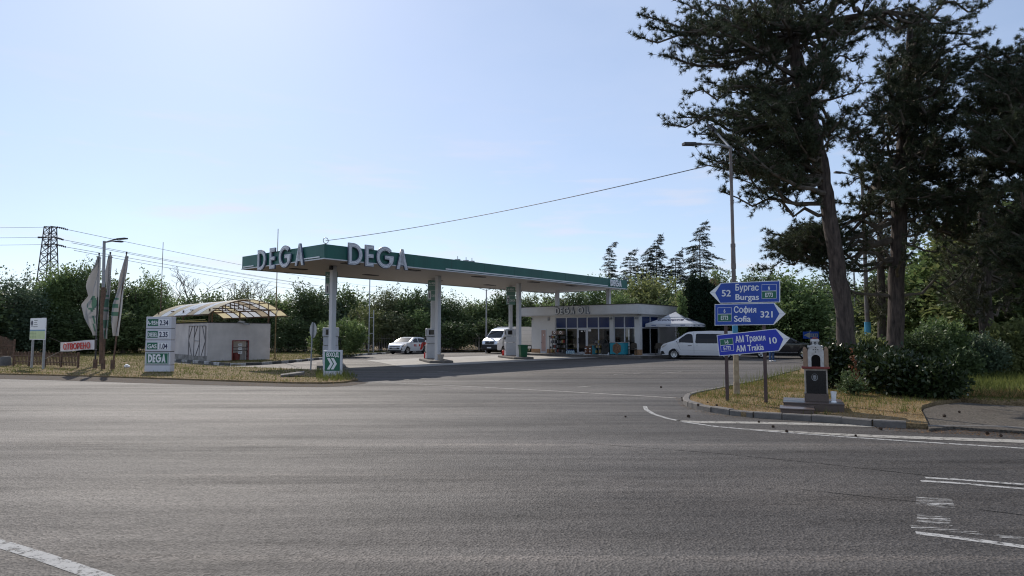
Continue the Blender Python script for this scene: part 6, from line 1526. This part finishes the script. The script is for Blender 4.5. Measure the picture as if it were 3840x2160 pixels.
# lower growth in front of and between them
LOWB = [(60, 1180, 55, 1.0, 0, 'low dark bush behind the old picket panel'), (180, 1165, 55, 1.0, 0, 'low bush behind the notice board'), (300, 1150, 56, 1.1, 0, 'low bush behind the leftmost flag foot'), (470, 1160, 56, 1.1, 1, 'low bush behind the flags and railing'),
        (1380, 1136, 63, 1.0, 3, 'yellowish bush hanging over the ladder-like pole'), (1480, 1150, 64, 1.0, 5, 'olive bush over the fence left of the hatchback'), (1575, 1150, 65, 1.0, 2, 'green bush over the fence behind the hatchback'), (1090, 1160, 61, 1.1, 0, 'dark low bush right of the shed'),
        (1700, 1180, 66, 1.1, 0, 'dark low bush right of the middle pump'), (1850, 1190, 67, 1.1, 0, 'dark low bush left of the box van'), (2330, 1075, 68, 1.1, 2, 'green bush behind the shop roof near the end column'), (2060, 1110, 67, 1.0, 2, 'light green bush behind the shop parapet lettering'), (2700, 1130, 58, 1.1, 0, 'dark bush hidden behind the three blue signs'), (2830, 1140, 58, 1.1, 0, 'dark bush behind the right half of the blue signs'), (2960, 1150, 57, 1.2, 0, 'dark bush above the black SUV')]
for i, (u, v, Y, s, m, lab) in enumerate(LOWB): tree(lab, u, v, Y, i + 3, s, m, 'low bushes along the fence', name='fence_bush', cat='bush')
RUSTL = leafmat('leaf_rust', (.10, .04, .02), (.22, .09, .05), .3)
LF.append(RUSTL)
tree('small reddish brown shrub above the thuja hedge', 2672, 1036, 53, 4, .5, 6, None, name='reddish_shrub', cat='shrub')
# round clipped bush behind the first column
cm = crown('foliage', 301, [(0, 0, 1.15, 1.9, 1.9, 1.15), (.7, .3, 1.5, 1.2, 1.2, 1.0), (-.9, -.2, 1.1, 1.1, 1.2, .9)], 520, 16, .16, .26, .08, 90, .5)
p = G(1268, 1334, .09); r = thing('round_bush', 'round bright green bush on the kerb behind the first canopy column', 'bush', p)
link('foliage', cm, LF[2], r); link('stems', trunk_mesh('stems', 1.4, .08, 5, 7, 1.0), BARK2, r)
# thuja hedge
for k, (u, vt, rad) in enumerate([(2598, 1040, .95), (2640, 1044, .85), (2675, 1075, .8)]):
    Y = 50.5 + k * .4; t = at(u, vt, Y); h = t.z
    lob = [(0, 0, h * .3, rad, rad, h * .34), (0, 0, h * .58, rad * .92, rad * .92, h * .34), (.05, 0, h * .83, rad * .5, rad * .5, h * .165)]
    cm = crown('foliage', 320 + k, lob, 1300, 14, .10, .20, .07, 60, .3, inner=.75, up=1.2)
    r = thing('thuja', ['dark columnar thuja right beside the shop wall', 'dark pointed thuja in the middle of the clipped pair', 'lower dark thuja behind the blue signs'][k], 'thuja', (t.x, Y, 0), k, 'dark clipped thujas')
    link('foliage', cm, leafmat('thuja_leaf', (.010, .022, .010), (.024, .048, .02), .15, .8), r); mb = MB(); mb.tube([(0, 0, 0), (0, 0, h * .85)], [.12, .03], 7); mb.build('trunk', BARK2, r)
p = at(2558, 1190, 49.3); lob = [(0, 0, z, .22, .22, .5) for z in np.linspace(1.3, 4.3, 8)]
r = thing('ivy', 'bright leafy climber up the left side of the thujas', 'climber', (p.x, 49.3, 0)); link('foliage', crown('foliage', 340, lob, 200, 9, .10, .16, .12, 20, .3), LF[2], r)
mb = MB(); mb.tube([(0, 0, 0), (.05, 0, 2), (0, 0, 4.4)], .03, 5); mb.build('stem', BARK2, r)

# ---- cedars over the roofs
CEDL = leafmat('cedar_needles', (.016, .028, .022), (.045, .068, .05), .12, .6)
def cedar(lab, u, vt, Y, bw, seed, twin=False):
    t = at(u, vt, Y); h = t.z; rr = random.Random(seed); rng = np.random.default_rng(seed)
    r = thing('cedar', lab, 'conifer', (t.x - .5, Y, 0), 0, 'dark cedars behind the shop')
    mb = MB(); Cs, Ds = [], []
    for q in range(2 if twin else 1):
        ox = (-.9 if q == 0 else 1.4) if twin else 0; hh = h * (.965 if twin and q == 0 else 1)
        def axis(z): 
            f = max(0, (z / hh - .82) / .18); return Vector((ox * min(1, z / hh * 1.3) + 1.1 * f ** 2, 0, z - .25 * f ** 2))
        mb.tube([axis(hh * i / 14) for i in range(15)], [max(.02, .24 * (1 - i / 14.2)) for i in range(15)], 7)
        z = hh * .28
        while z < hh * .985:
            f = 1 - z / hh; Lm = bw * (min(1.0, f * 1.55 + .05)) * (1 if f > .05 else .5)
            n = 5 if f > .2 else 4
            for k in range(n):
                a = rr.uniform(0, 6.28); Lb = Lm * rr.uniform(.55, 1.12); dr = Vector((math.cos(a), math.sin(a), 0)); b0 = axis(z)
                dr = (dr + Vector((.12, 0, 0))).normalized()
                lift = rr.uniform(.02, .28); pts = [b0 + dr * Lb * s + Vector((0, 0, Lb * (lift * s - .30 * s * s))) for s in (0, .25, .5, .75, 1)]
                mb.tube(pts, [.05 * f + .015, .03, .022, .015, .008], 4)
                m_ = int(8 + Lb * 24); s = rng.uniform(.12, 1.02, m_); side = np.array((-dr.y, dr.x, 0))
                base = np.array(b0)[None] + np.outer(s * Lb, np.array(dr)); base[:, 2] += Lb * (lift * s - .30 * s * s)
                wdt = .34 * Lb * (1 - s * .8)[:, None] * rng.uniform(-1, 1, (m_, 1)) * .8
                c = base + side[None] * wdt + rng.normal(size=(m_, 3)) * .05; c[:, 2] -= np.abs(wdt[:, 0]) * .35
                Cs.append(c); Ds.append(np.array(dr)[None] + side[None] * np.sign(wdt) * .8 + rng.normal(size=(m_, 3)) * .35 + np.array([0, 0, -.25]))
            z += rr.uniform(.30, .52) * (1.15 if f > .4 else .85)
    me = bpy.data.meshes.new('trunk'); me.from_pydata(mb.v, [], mb.f); link('trunk', me, BARK2, r)
    link('foliage', leaf_mesh('foliage', np.vstack(Cs), np.vstack(Ds), .40, .075, rng), CEDL, r)
cedar('slim cedar just beyond the canopy end, leftmost of the cedars', 2297, 897, 84, 2.3, 1)
cedar('twin-topped cedar, second from the left', 2400, 908, 86, 3.6, 2, True)
cedar('cedar with a bent tip between the twin-topped one and a short one', 2473, 865, 88, 3.6, 3)
cedar('shortest cedar just left of the biggest one', 2545, 925, 86, 3.2, 4)
cedar('biggest and tallest dark cedar with wide layered branches', 2636, 815, 84, 4.9, 5)
# ---- bare tree
def bare(lab, u, vt, Y, seed, spread):
    rr = random.Random(seed); t = at(u, vt, Y); mb = MB()
    def grow(p, d, ln, rad, lev):
        q = p + d * ln; mid = p.lerp(q, .5) + Vector((rr.uniform(-.06, .06), rr.uniform(-.06, .06), 0)) * ln
        mb.tube([p, mid, q], [rad, rad * .85, rad * .65], 5 if lev < 3 else 4, caps=False)
        if lev >= 7: return
        for k in range(2 if lev else 4):
            nd = (d + Vector((rr.gauss(0, spread), rr.gauss(0, spread), rr.uniform(-.1, .3)))).normalized(); grow(q, nd, ln * rr.uniform(.62, .86), rad * .70, lev + 1)
    h = t.z; grow(Vector((0, 0, 0)), Vector((0, 0, 1)), h * .42, .17, 0); 
    r = thing('bare_tree', lab, 'tree', (t.x, Y, 0)); me = bpy.data.meshes.new('branches'); me.from_pydata(mb.v, [], mb.f)
    zm = max(v[2] for v in mb.v); r.scale = (1, 1, h / zm); link('branches', me, BARK2, r)
bare('leafless grey tree above the shed roof, broad crown', 745, 1000, 68, 3, .42)
bare('leafless twiggy tree over the right end of the vault roof', 945, 1052, 66, 8, .3)

# ---- big pines on the corner
NEED = leafmat('pine_needles', (.024, .036, .022), (.085, .102, .052), .22, .5, third=(.15, .13, .07))
NEEDB = leafmat('pine_needles_brown', (.032, .038, .020), (.10, .105, .048), .22, .5, third=(.22, .16, .08))
def tufts(name, P, D, rng, nn=34, ln=.17, wd=.016):
    n = len(P); D = unit(np.repeat(D, nn, 0) * .75 + unit(rng.normal(size=(n * nn, 3))) * .85); C = np.repeat(P, nn, 0)
    X = unit(np.cross(D, rng.normal(size=(n * nn, 3)))) * wd * .5; L_ = ln * rng.uniform(.7, 1.15, (n * nn, 1)); st = C - np.repeat(unit(D[::nn]), nn, 0) * rng.uniform(0, .10, (n * nn, 1))
    V = np.stack([st - X, st + X, st + D * L_], 1).reshape(-1, 3)
    return np_mesh(name, V, np.arange(3 * n * nn).reshape(-1, 3))
def pine(lab, Y, zb, trunk, tips, seed, forks=(), nm=NEED, dens=1.0, nn=34, ln=.16, group='tall pines on the grass corner', droop=.0):
    """trunk: (u, v, half width px) from the ground up; tips: (u, v, depth offset) of branch ends"""
    rr = random.Random(seed); rng = np.random.default_rng(seed)
    b = at(trunk[0][0], trunk[0][1], Y); base = Vector((b.x, Y, zb)); r = thing('pine_tree', lab, 'pine', base, 0, group)
    T = [at(u, v, Y) - base for u, v, w in trunk]; T[0].z = -.1; W_ = [w * .9 * Y / FPX for u, v, w in trunk]
    # finer, slightly crooked trunk
    P_, R_ = [], []
    for i in range(len(T) - 1):
        for k in range(4):
            t = k / 4; P_.append(T[i].lerp(T[i + 1], t) + Vector((rr.uniform(-.03, .03), rr.uniform(-.03, .03), 0))); R_.append((W_[i] + (W_[i + 1] - W_[i]) * t) * rr.uniform(.95, 1.05))
    P_.append(T[-1]); R_.append(W_[-1])
    mb = MB(); mb.tube(P_, R_, 16); 
    fl = []
    for a_, pts in forks:
        q = [at(u, v, Y) - base for u, v, w in pts]; mb.tube(q, [w * Y / FPX for u, v, w in pts], 10); fl += [(x, w * Y / FPX) for x, (u, v, w) in zip(q, pts)]
    mb.build('trunk', BARK, r, smooth=80)
    axis = P_ + [x for x, w in fl]
    bm_ = MB(); TP, TD = [], []
    for (u, v, dy) in tips:
        tip = at(u, v, Y + dy) - base
        cand = sorted(axis, key=lambda q: abs(q.z - (tip.z - rr.uniform(-.9, 1.1))) + .25 * (q - tip).length + rr.uniform(0, .5))[0]
        L_ = (tip - cand).length
        if L_ < .3: continue
        side = Vector((rr.uniform(-1, 1), rr.uniform(-1, 1), 0)) * .10 * L_; n = 8; pts = []
        for k in range(n + 1):
            t = k / n; p = cand.lerp(tip, t) + side * math.sin(t * math.pi) + Vector((rr.uniform(-1, 1), rr.uniform(-1, 1), rr.uniform(-1, 1))) * .05 * (1 if 0 < k < n else 0)
            p.z += (-.10 * L_) * math.sin(t * math.pi) * (1 if rr.random() < .75 else -.3); pts.append(p)
        r0 = min(.09, .018 + L_ * .014); bm_.tube(pts, [r0 * (1 - .85 * k / n) + .005 for k in range(n + 1)], 6, caps=False)
        s = .33 * L_ if L_ > 1.2 else .1
        while s < L_ * 1.0:
            t = s / L_; i = min(n - 1, int(t * n)); p = pts[i].lerp(pts[i + 1], t * n - i); d = (pts[i + 1] - pts[i]).normalized()
            nd = (d * rr.uniform(.5, 1.0) + Vector((rr.gauss(0, .6), rr.gauss(0, .6), rr.gauss(.05 - droop, .45)))).normalized()
            tl = rr.uniform(.25, .75) * (1.15 - .6 * t) * min(1.2, .5 + L_ * .2)
            q1 = p + nd * tl * .5 + Vector((0, 0, .02)); q2 = p + (nd + Vector((0, 0, .22))).normalized() * tl
            bm_.tube([p, q1, q2], [.012, .009, .005], 3, caps=False)
            for k in range(max(2, int(tl / .15))):
                f = .35 + .65 * k / max(1, int(tl / .15) - 1); c = p.lerp(q2, f); TP.append(c); TD.append(nd + Vector((rr.gauss(0, .35), rr.gauss(0, .35), rr.uniform(0, .5))))
            s += rr.uniform(.07, .15) / dens
        for k in range(3): TP.append(tip - (pts[-1] - pts[-2]).normalized() * .08 * k); TD.append((pts[-1] - pts[-2]).normalized())
    me = bpy.data.meshes.new('branches'); me.from_pydata(bm_.v, [], bm_.f); link('branches', me, BARK2, r)
    link('crown', tufts('crown', np.array(TP), np.array([tuple(x) for x in TD]), rng, nn, ln), nm, r)
    return r
rp_ = random.Random(11)
def fill(n, u0, u1, v0, v1, dy, test=None):
    out = []
    while len(out) < n:
        u, v = rp_.uniform(u0, u1), rp_.uniform(v0, v1)
        if test is None or test(u, v): out.append((u, v, rp_.uniform(-dy, dy)))
    return out
uL = lambda v: float(np.interp(v, [-600, -250, 0, 60, 140, 210, 300, 360, 420, 470, 520, 610, 720], [2850, 2650, 2580, 2450, 2440, 2520, 2640, 2640, 2600, 2560, 2640, 2660, 2760]))
t1 = [(2385, 135, -.5), (2398, 55, .3), (2480, 205, -1), (2560, 8, .5), (2584, 248, 0), (2650, 305, .6), (2570, 352, -.6), (2489, 464, .2), (2606, 503, -.8), (2618, 614, .5), (2700, 716, -.3), (2798, 724, .4), (2932, 716, -.5), (2725, 660, .8), (2860, 690, .2), (3050, 720, -.6),
      (2430, 95, .6), (2520, 120, -.4), (2540, 440, .6), (2640, 590, -.9), (3300, 55, .6), (3420, 20, -.5), (3560, 10, .3), (3690, 15, .5), (3640, 60, -.6), (3480, 90, .8)]
t1 += fill(62, 2560, 3320, -520, 90, 3.6, lambda u, v: u > uL(v) + 30)
t1 += fill(52, 2480, 2960, 330, 640, 2.5, lambda u, v: u > uL(v) + 20)
t1 += fill(78, 2520, 3330, 60, 640, 3.4, lambda u, v: u > uL(v) + 40 and not (u > 3080 and v > 470) and not (u > 2990 and v > 600))
pine('leaning forked pine, nearer one, directly right of the memorial', 20.7, .12,
     [(3192, 1462, 50), (3186, 1390, 37), (3168, 1200, 35.5), (3145, 1045, 33), (3112, 800, 29), (3088, 650, 28), (3045, 464, 27), (2995, 290, 27), (2966, 130, 27)], t1, 5,
     [(8, [(2966, 130, 22), (2940, 30, 19), (2915, -150, 15), (2900, -420, 8)]), (8, [(2966, 140, 22), (3050, 105, 17), (3110, 50, 15), (3165, -60, 13), (3200, -380, 7)]), (8, [(3060, 108, 12), (3130, 75, 11), (3230, 55, 8), (3330, 45, 5)])])
t2 = [(3185, 614, -.5), (3160, 690, .5), (3130, 830, .2), (3060, 850, 1.0), (2960, 886, .8), (2925, 945, .4), (2870, 965, 1.2), (2850, 1010, .6), (3000, 925, 1.5), (3050, 990, 1.0), (3090, 950, .5), (3010, 840, .8), (3140, 760, -.5), (3240, 700, .4), (3200, 900, 1.2), (3710, 110, .5), (3690, 180, -.4), (3725, 190, .3), (3640, 250, .4), (3600, 100, .0), (3660, 640, 1), (3560, 720, .5), (3480, 820, .6)]
t2 += fill(104, 3150, 3640, 110, 560, 3.4, lambda u, v: u > 3380 - (v - 100) * .6 or v > 380)
t2 += fill(46, 3170, 3700, 540, 860, 3.0, lambda u, v: u > 3420 or v < 760)
t2 += fill(30, 2880, 3120, 850, 1010, 1.3, lambda u, v: v < 1010 - (u - 2880) * .1)
t2 += fill(28, 3420, 3760, 640, 980, 2.6)
pine('straight pine with long left-hand limbs, second from the memorial', 22.4, .12,
     [(3348, 1440, 42), (3352, 1320, 32), (3364, 1045, 30), (3374, 750, 29), (3386, 560, 27), (3396, 420, 23), (3402, 280, 18), (3410, 140, 12), (3416, 20, 6)], t2, 6, [(0, [(3372, 590, 12), (3300, 650, 10), (3262, 720, 8), (3258, 800, 6), (3160, 900, 4)]), (0, [(3380, 700, 12), (3440, 760, 10), (3520, 860, 7), (3600, 900, 4)])])
t3 = [(3735, 205, 0), (3775, 185, .4), (3840, 170, 0), (3700, 330, .5), (3650, 480, -.3), (3640, 420, .2), (3690, 560, -.4), (3620, 680, .3)]
t3 += fill(34, 3600, 3720, 220, 560, 2.5); t3 += fill(170, 3660, 4300, 190, 760, 3.2, lambda u, v: True) + fill(95, 3680, 4250, 740, 960, 3.0) + fill(30, 3900, 4300, -100, 200, 2.5)
pine('dense dark pine whose trunk stands beyond the right edge', 20.5, .12, [(4010, 1460, 44), (4005, 1200, 36), (3995, 800, 32), (3990, 400, 24), (3985, 100, 14), (3980, -120, 6)], t3, 7)
t4 = fill(86, 3480, 3880, 720, 1130, 3.2)
pine('brownish pine in the shade further back, right of both trunks', 30, .12, [(3700, 1370, 30), (3695, 1100, 24), (3690, 800, 18), (3688, 620, 8)], t4 + fill(30, 3560, 3820, 520, 740, 2.5), 8, nm=NEEDB, nn=16, ln=.2)
t5 = fill(42, 3190, 3420, 860, 1170, 2.6)
pine('slim brownish pine between the two big trunks in the background', 34, .12, [(3305, 1340, 18), (3302, 1000, 14), (3300, 760, 7)], t5 + fill(20, 3230, 3390, 700, 880, 2), 9, nm=NEEDB, nn=16, ln=.22)

# ---- bushes at the foot of the pines and along the lawn
def bush(lab, u, v, rx, h, seed, m, n, per=12, ln=.15, wd=.08, z=.12, name='bush', cl=.10, shoots=30):
    p = G(u, v, z); rr = random.Random(seed)
    lob = [(0, 0, h * .45, rx * .8, rx * .75, h * .45)] + [(rr.uniform(-.6, .6) * rx, rr.uniform(-.5, .5) * rx, h * rr.uniform(.3, .72), rx * rr.uniform(.3, .5), rx * rr.uniform(.3, .5), h * rr.uniform(.2, .3)) for _ in range(7)]
    r = thing(name, lab, 'bush', p, 0, 'bushes around the pines and the lawn')
    link('foliage', crown('foliage', seed, lob, n, per, cl, ln, wd, shoots, .35), m, r)
    mb = MB()
    for k in range(6): a = rr.uniform(0, 6.28); mb.tube([(0, 0, -.05), (math.cos(a) * rx * .3, math.sin(a) * rx * .3, h * .4), (math.cos(a) * rx * .6, math.sin(a) * rx * .6, h * .75)], [.025, .018, .008], 5)
    mb.build('stems', BARK2, r)
LAUR = leafmat('laurel_leaf', (.012, .024, .009), (.045, .065, .022), .2, .9, rough=.35, spec=.35, third=(.08, .10, .04))
bush('glossy dark bush between the memorial and the leaning pine', 3118, 1452, .68, 1.22, 401, LAUR, 330)
bush('glossy dark bush just right of the leaning pine trunk', 3262, 1462, .70, 1.22, 402, LAUR, 420)
bush('widest glossy dark bush hiding the second pine foot', 3385, 1478, .98, 1.02, 403, LAUR, 620)
bush('dark bush at the right end of the group with leaves over the lawn', 3515, 1488, .74, .78, 404, LAUR, 430)
bush('bright leafy shrub behind the glossy bushes left of the second trunk', 3230, 1400, .8, 1.7, 405, LF[3], 330)
bush('low weedy clump at the foot of the leaning pine', 3200, 1478, .34, .32, 406, LF[0], 80, ln=.10, wd=.04)
bush('reddish withered twig clump on the leaning pine trunk', 3225, 1466, .22, 1.05, 407, RUSTL, 40, ln=.09, wd=.05, shoots=6)
bush('tall upright shrub behind the dark bushes at the lawn edge', 3520, 1400, 1.25, 2.2, 408, LF[2], 520, shoots=80)
bush('dark shrub left of the tall upright one', 3420, 1405, 1.2, 1.9, 409, LF[0], 420)
bush('grey-green spreading shrub in front of the half hidden car', 3665, 1400, 1.35, 1.75, 410, LF[4], 480)
bush('light yellow-green shrub at the right edge of the lawn', 3800, 1395, 1.55, 2.1, 411, LF[3], 560, ln=.2, wd=.12)
bush('low light shrub in front of the yellow-green one', 3765, 1400, .7, .9, 412, LF[3], 180)
bush('pale shrub beyond the right edge of the photo', 3960, 1400, 1.5, 2.2, 413, LF[2], 420)
bush('low dark shrub at the lawn edge under the car shrub', 3600, 1412, .9, .9, 414, LF[0], 240)

# ---- grass blades
def inpoly(P, poly):
    x, y = P[:, 0], P[:, 1]; ins = np.zeros(len(P), bool); n = len(poly)
    for i in range(n):
        x0, y0 = poly[i]; x1, y1 = poly[(i + 1) % n]
        c = ((y0 > y) != (y1 > y)) & (x < (x1 - x0) * (y - y0) / (y1 - y0 + 1e-12) + x0); ins ^= c
    return ins
def grass(name, lab, poly, box, n, h, w, z, m, seed, lean=.5, flat=False, thin=None):
    rng = np.random.default_rng(seed); P = np.column_stack([rng.uniform(box[0], box[1], n), rng.uniform(box[2], box[3], n)])
    P = P[inpoly(P, poly)]
    # patchy cover
    ph = np.sin(P[:, 0] * 1.7 + np.sin(P[:, 1] * 1.3) * 2) + np.sin(P[:, 1] * 2.3 + np.sin(P[:, 0] * .9) * 2); P = P[rng.uniform(-2, 2.2, len(P)) < ph + 1.4]
    if thin is not None: P = P[thin(P, rng)]
    k = len(P); C = np.column_stack([P, np.full(k, z)]); a = rng.uniform(0, 6.28, k); X = np.column_stack([np.cos(a), np.sin(a), np.zeros(k)]) * w * rng.uniform(.6, 1.3, (k, 1))
    D = np.column_stack([rng.normal(0, lean, k), rng.normal(0, lean, k), np.full(k, .12 if flat else 1.0)]); D = unit(D) * h * rng.uniform(.4, 1.3, (k, 1))
    V = np.stack([C - X, C + X, C + D], 1).reshape(-1, 3)
    o = link(name, np_mesh(name, V, np.arange(3 * k).reshape(-1, 3)), m)
    return tag(o, lab, 'grass', kind='stuff')
GDRY = leafmat('straw', (.20, .125, .052), (.45, .30, .13), .35, .8, rough=.8, spec=.1, third=(.54, .41, .21))
GGRN = leafmat('grass_green', (.065, .085, .025), (.17, .185, .05), .4, .5, rough=.8, spec=.15, third=(.34, .28, .12))
vin = [(p[0], p[1]) for p in vpoly]
grass('verge_grass', 'short green and yellow grass on the verge', vin, (-42, -2, 23, 66), 170000, .085, .012, .05, GGRN, 1)
fy = np.array([(p.x, p.y) for p in VERGE[:11]])
edge = lambda P, rng: np.min(np.linalg.norm(P[:, None, :] - fy[None, :, :], axis=2), axis=1) < 99
def near_front(P, rng):
    yf = np.interp(P[:, 0], fy[:, 0], fy[:, 1]); d = P[:, 1] - yf; return d < rng.uniform(.2, 1.9, len(P))
grass('verge_straw', 'dry mown straw along the road edge of the verge', vin, (-42, -3, 22, 36), 75000, .07, .012, .05, GDRY, 2, 1.1, thin=near_front)
grass('island_straw', 'dry straw covering the corner island', ipoly, (4.5, 15, 11, 24), 90000, .05, .008, .09, GDRY, 3, 1.1)
grass('island_grass', 'sparse green grass on the corner island', ipoly, (4.8, 14, 14, 27), 36000, .08, .008, .09, GGRN, 4, .6, thin=lambda P, rng: (P[:, 1] > 14.9 + rng.normal(0, .6, len(P))))
grass('lawn_grass', 'long green and yellow grass on the lawn', LAWNP, (11, 45, 16, 46), 120000, .24, .014, .095, GGRN, 5, .45)
grass('lawn_edge_straw', 'dry straw at the lawn edge by the footpath', LAWNP, (11, 30, 15.5, 18.5), 20000, .16, .01, .12, GDRY, 6, .9)
wp = [G(u, v) for u, v in [(2990, 1398), (2850, 1434), (2780, 1452), (2700, 1470), (2790, 1468), (2900, 1440), (3010, 1410)]]
grass('kerb_weeds', 'tall pale weeds along the back kerb of the island', [(p.x, p.y) for p in wp], (5, 14, 16, 31), 5200, .42, .010, .11, GGRN, 7, .28)
kp = [G(u, v) for u, v in [(1180, 1398), (1290, 1404), (1345, 1420), (1300, 1436), (1190, 1440)]]
grass('verge_weeds', 'dark weeds around the foot of the entrance sign', [(p.x, p.y) for p in kp], (-9, -4, 22, 32), 5000, .28, .012, .08, GGRN, 8, .35)
grass('verge_tufts', 'taller green tufts and weeds dotted over the verge', vin, (-40, -3, 24, 62), 60000, .20, .014, .05, GGRN, 21, .35, thin=lambda P, rng: (np.sin(P[:, 0] * 2.9 + np.sin(P[:, 1] * 3.7) * 2.5) + np.sin(P[:, 1] * 4.1 + np.sin(P[:, 0] * 2.3) * 2.5)) > 1.15)
grass('island_tufts', 'green tufts and weeds dotted over the corner island', ipoly, (5.2, 14, 13.4, 26), 22000, .16, .009, .09, GGRN, 22, .35, thin=lambda P, rng: (np.sin(P[:, 0] * 4.9 + np.sin(P[:, 1] * 5.7) * 2.5) + np.sin(P[:, 1] * 6.1 + np.sin(P[:, 0] * 4.3) * 2.5)) > 1.1)
lp = [G(u, v) for u, v in [(3240, 1601), (3480, 1612), (3640, 1608), (3840, 1624), (3990, 1640), (3840, 1648), (3640, 1632), (3400, 1622)]]
NLIT = leafmat('fallen_needles', (.10, .045, .015), (.30, .16, .06), 0, 1.5, rough=.9, spec=.1)
grass('fallen_needles', 'brown pine needles and straw swept against the kerb', [(p.x, p.y) for p in lp], (4, 12, 8, 14), 26000, .07, .006, .006, NLIT, 9, 1.0, flat=True)
lp = [G(u, v) for u, v in [(2530, 1490), (2572, 1500), (2600, 1534), (2700, 1556), (2800, 1568), (2700, 1566), (2580, 1540), (2540, 1520)]]
grass('fallen_straw', 'straw and needles lying along the island tip kerb', [(p.x, p.y) for p in lp], (3, 7, 11, 18), 7000, .06, .006, .006, NLIT, 10, 1.0, flat=True)
grass('shoulder_straw', 'loose straw and grit scattered on the shoulder before the verge', [(p.x, p.y) for p in [G(u, v) for u, v in sh_f] + [G(u, v) for u, v in front[::-1]]], (-30, -3, 20, 34), 26000, .06, .008, .006, GDRY, 12, 1.0, flat=True)
# pine cones and clods on the road and grass
cone = MB(); rr = random.Random(2)
for k in range(34):
    z = k / 34; a = k * 2.4; rad = .028 * math.sin(math.pi * (.12 + .84 * z)) + .006
    c = Vector((math.cos(a) * rad * .6, math.sin(a) * rad * .6, z * .075)); o_ = Vector((math.cos(a), math.sin(a), .35)); s = Vector((-math.sin(a), math.cos(a), 0)) * .010
    cone.add([c - s, c + s, c + o_ * rad * .9 + Vector((0, 0, .006))], [(0, 1, 2)])
cone.lathe([(0, 0), (.016, .01), (.02, .035), (.012, .065), (0, .078)], 8)
first = None
for k, (u, v) in enumerate([(2582, 1560), (2556, 1500), (2622, 1518), (2560, 1492), (2905, 1600), (2850, 1582), (2950, 1618), (3310, 1608), (3700, 1624), (3756, 1634), (3205, 1632), (3600, 1545), (3540, 1560), (2690, 1520), (2650, 1509), (2960, 1532), (2480, 1452), (2350, 1562)]):
    if first is None: first = o = cone.build('pine_cone', mat('cone_brown', (.06, .035, .02), .9, var=.3))
    else: o = first.copy(); COL.objects.link(o)
    onisl = (u, v) in ((2622, 1518), (2690, 1520), (2650, 1509), (2960, 1532)); onp = (u, v) in ((3600, 1545), (3540, 1560))
    o.location = G(u, v, .135 if onisl else .075 if onp else .024); o.rotation_euler = (R(90), 0, rr.uniform(0, 6.28)); s = rr.uniform(.55, .9); o.scale = (s, s, s)
    tag(o, 'small brown pine cone lying on the ground near the corner island', 'pine cone', 'pine cones scattered near the kerb')
for k, (u, v, s, lab) in enumerate([(1098, 1408, .5, 'broken concrete slab piece lying in the verge grass'), ]):
    mb = MB(); mb.box(-.45, .45, -.25, .25, 0, .1); tag(mb.build('slab_piece', KERB, None, loc=G(u, v, .10), rot=(.05, -.12, .3), bevel=.02), lab, 'rubble')
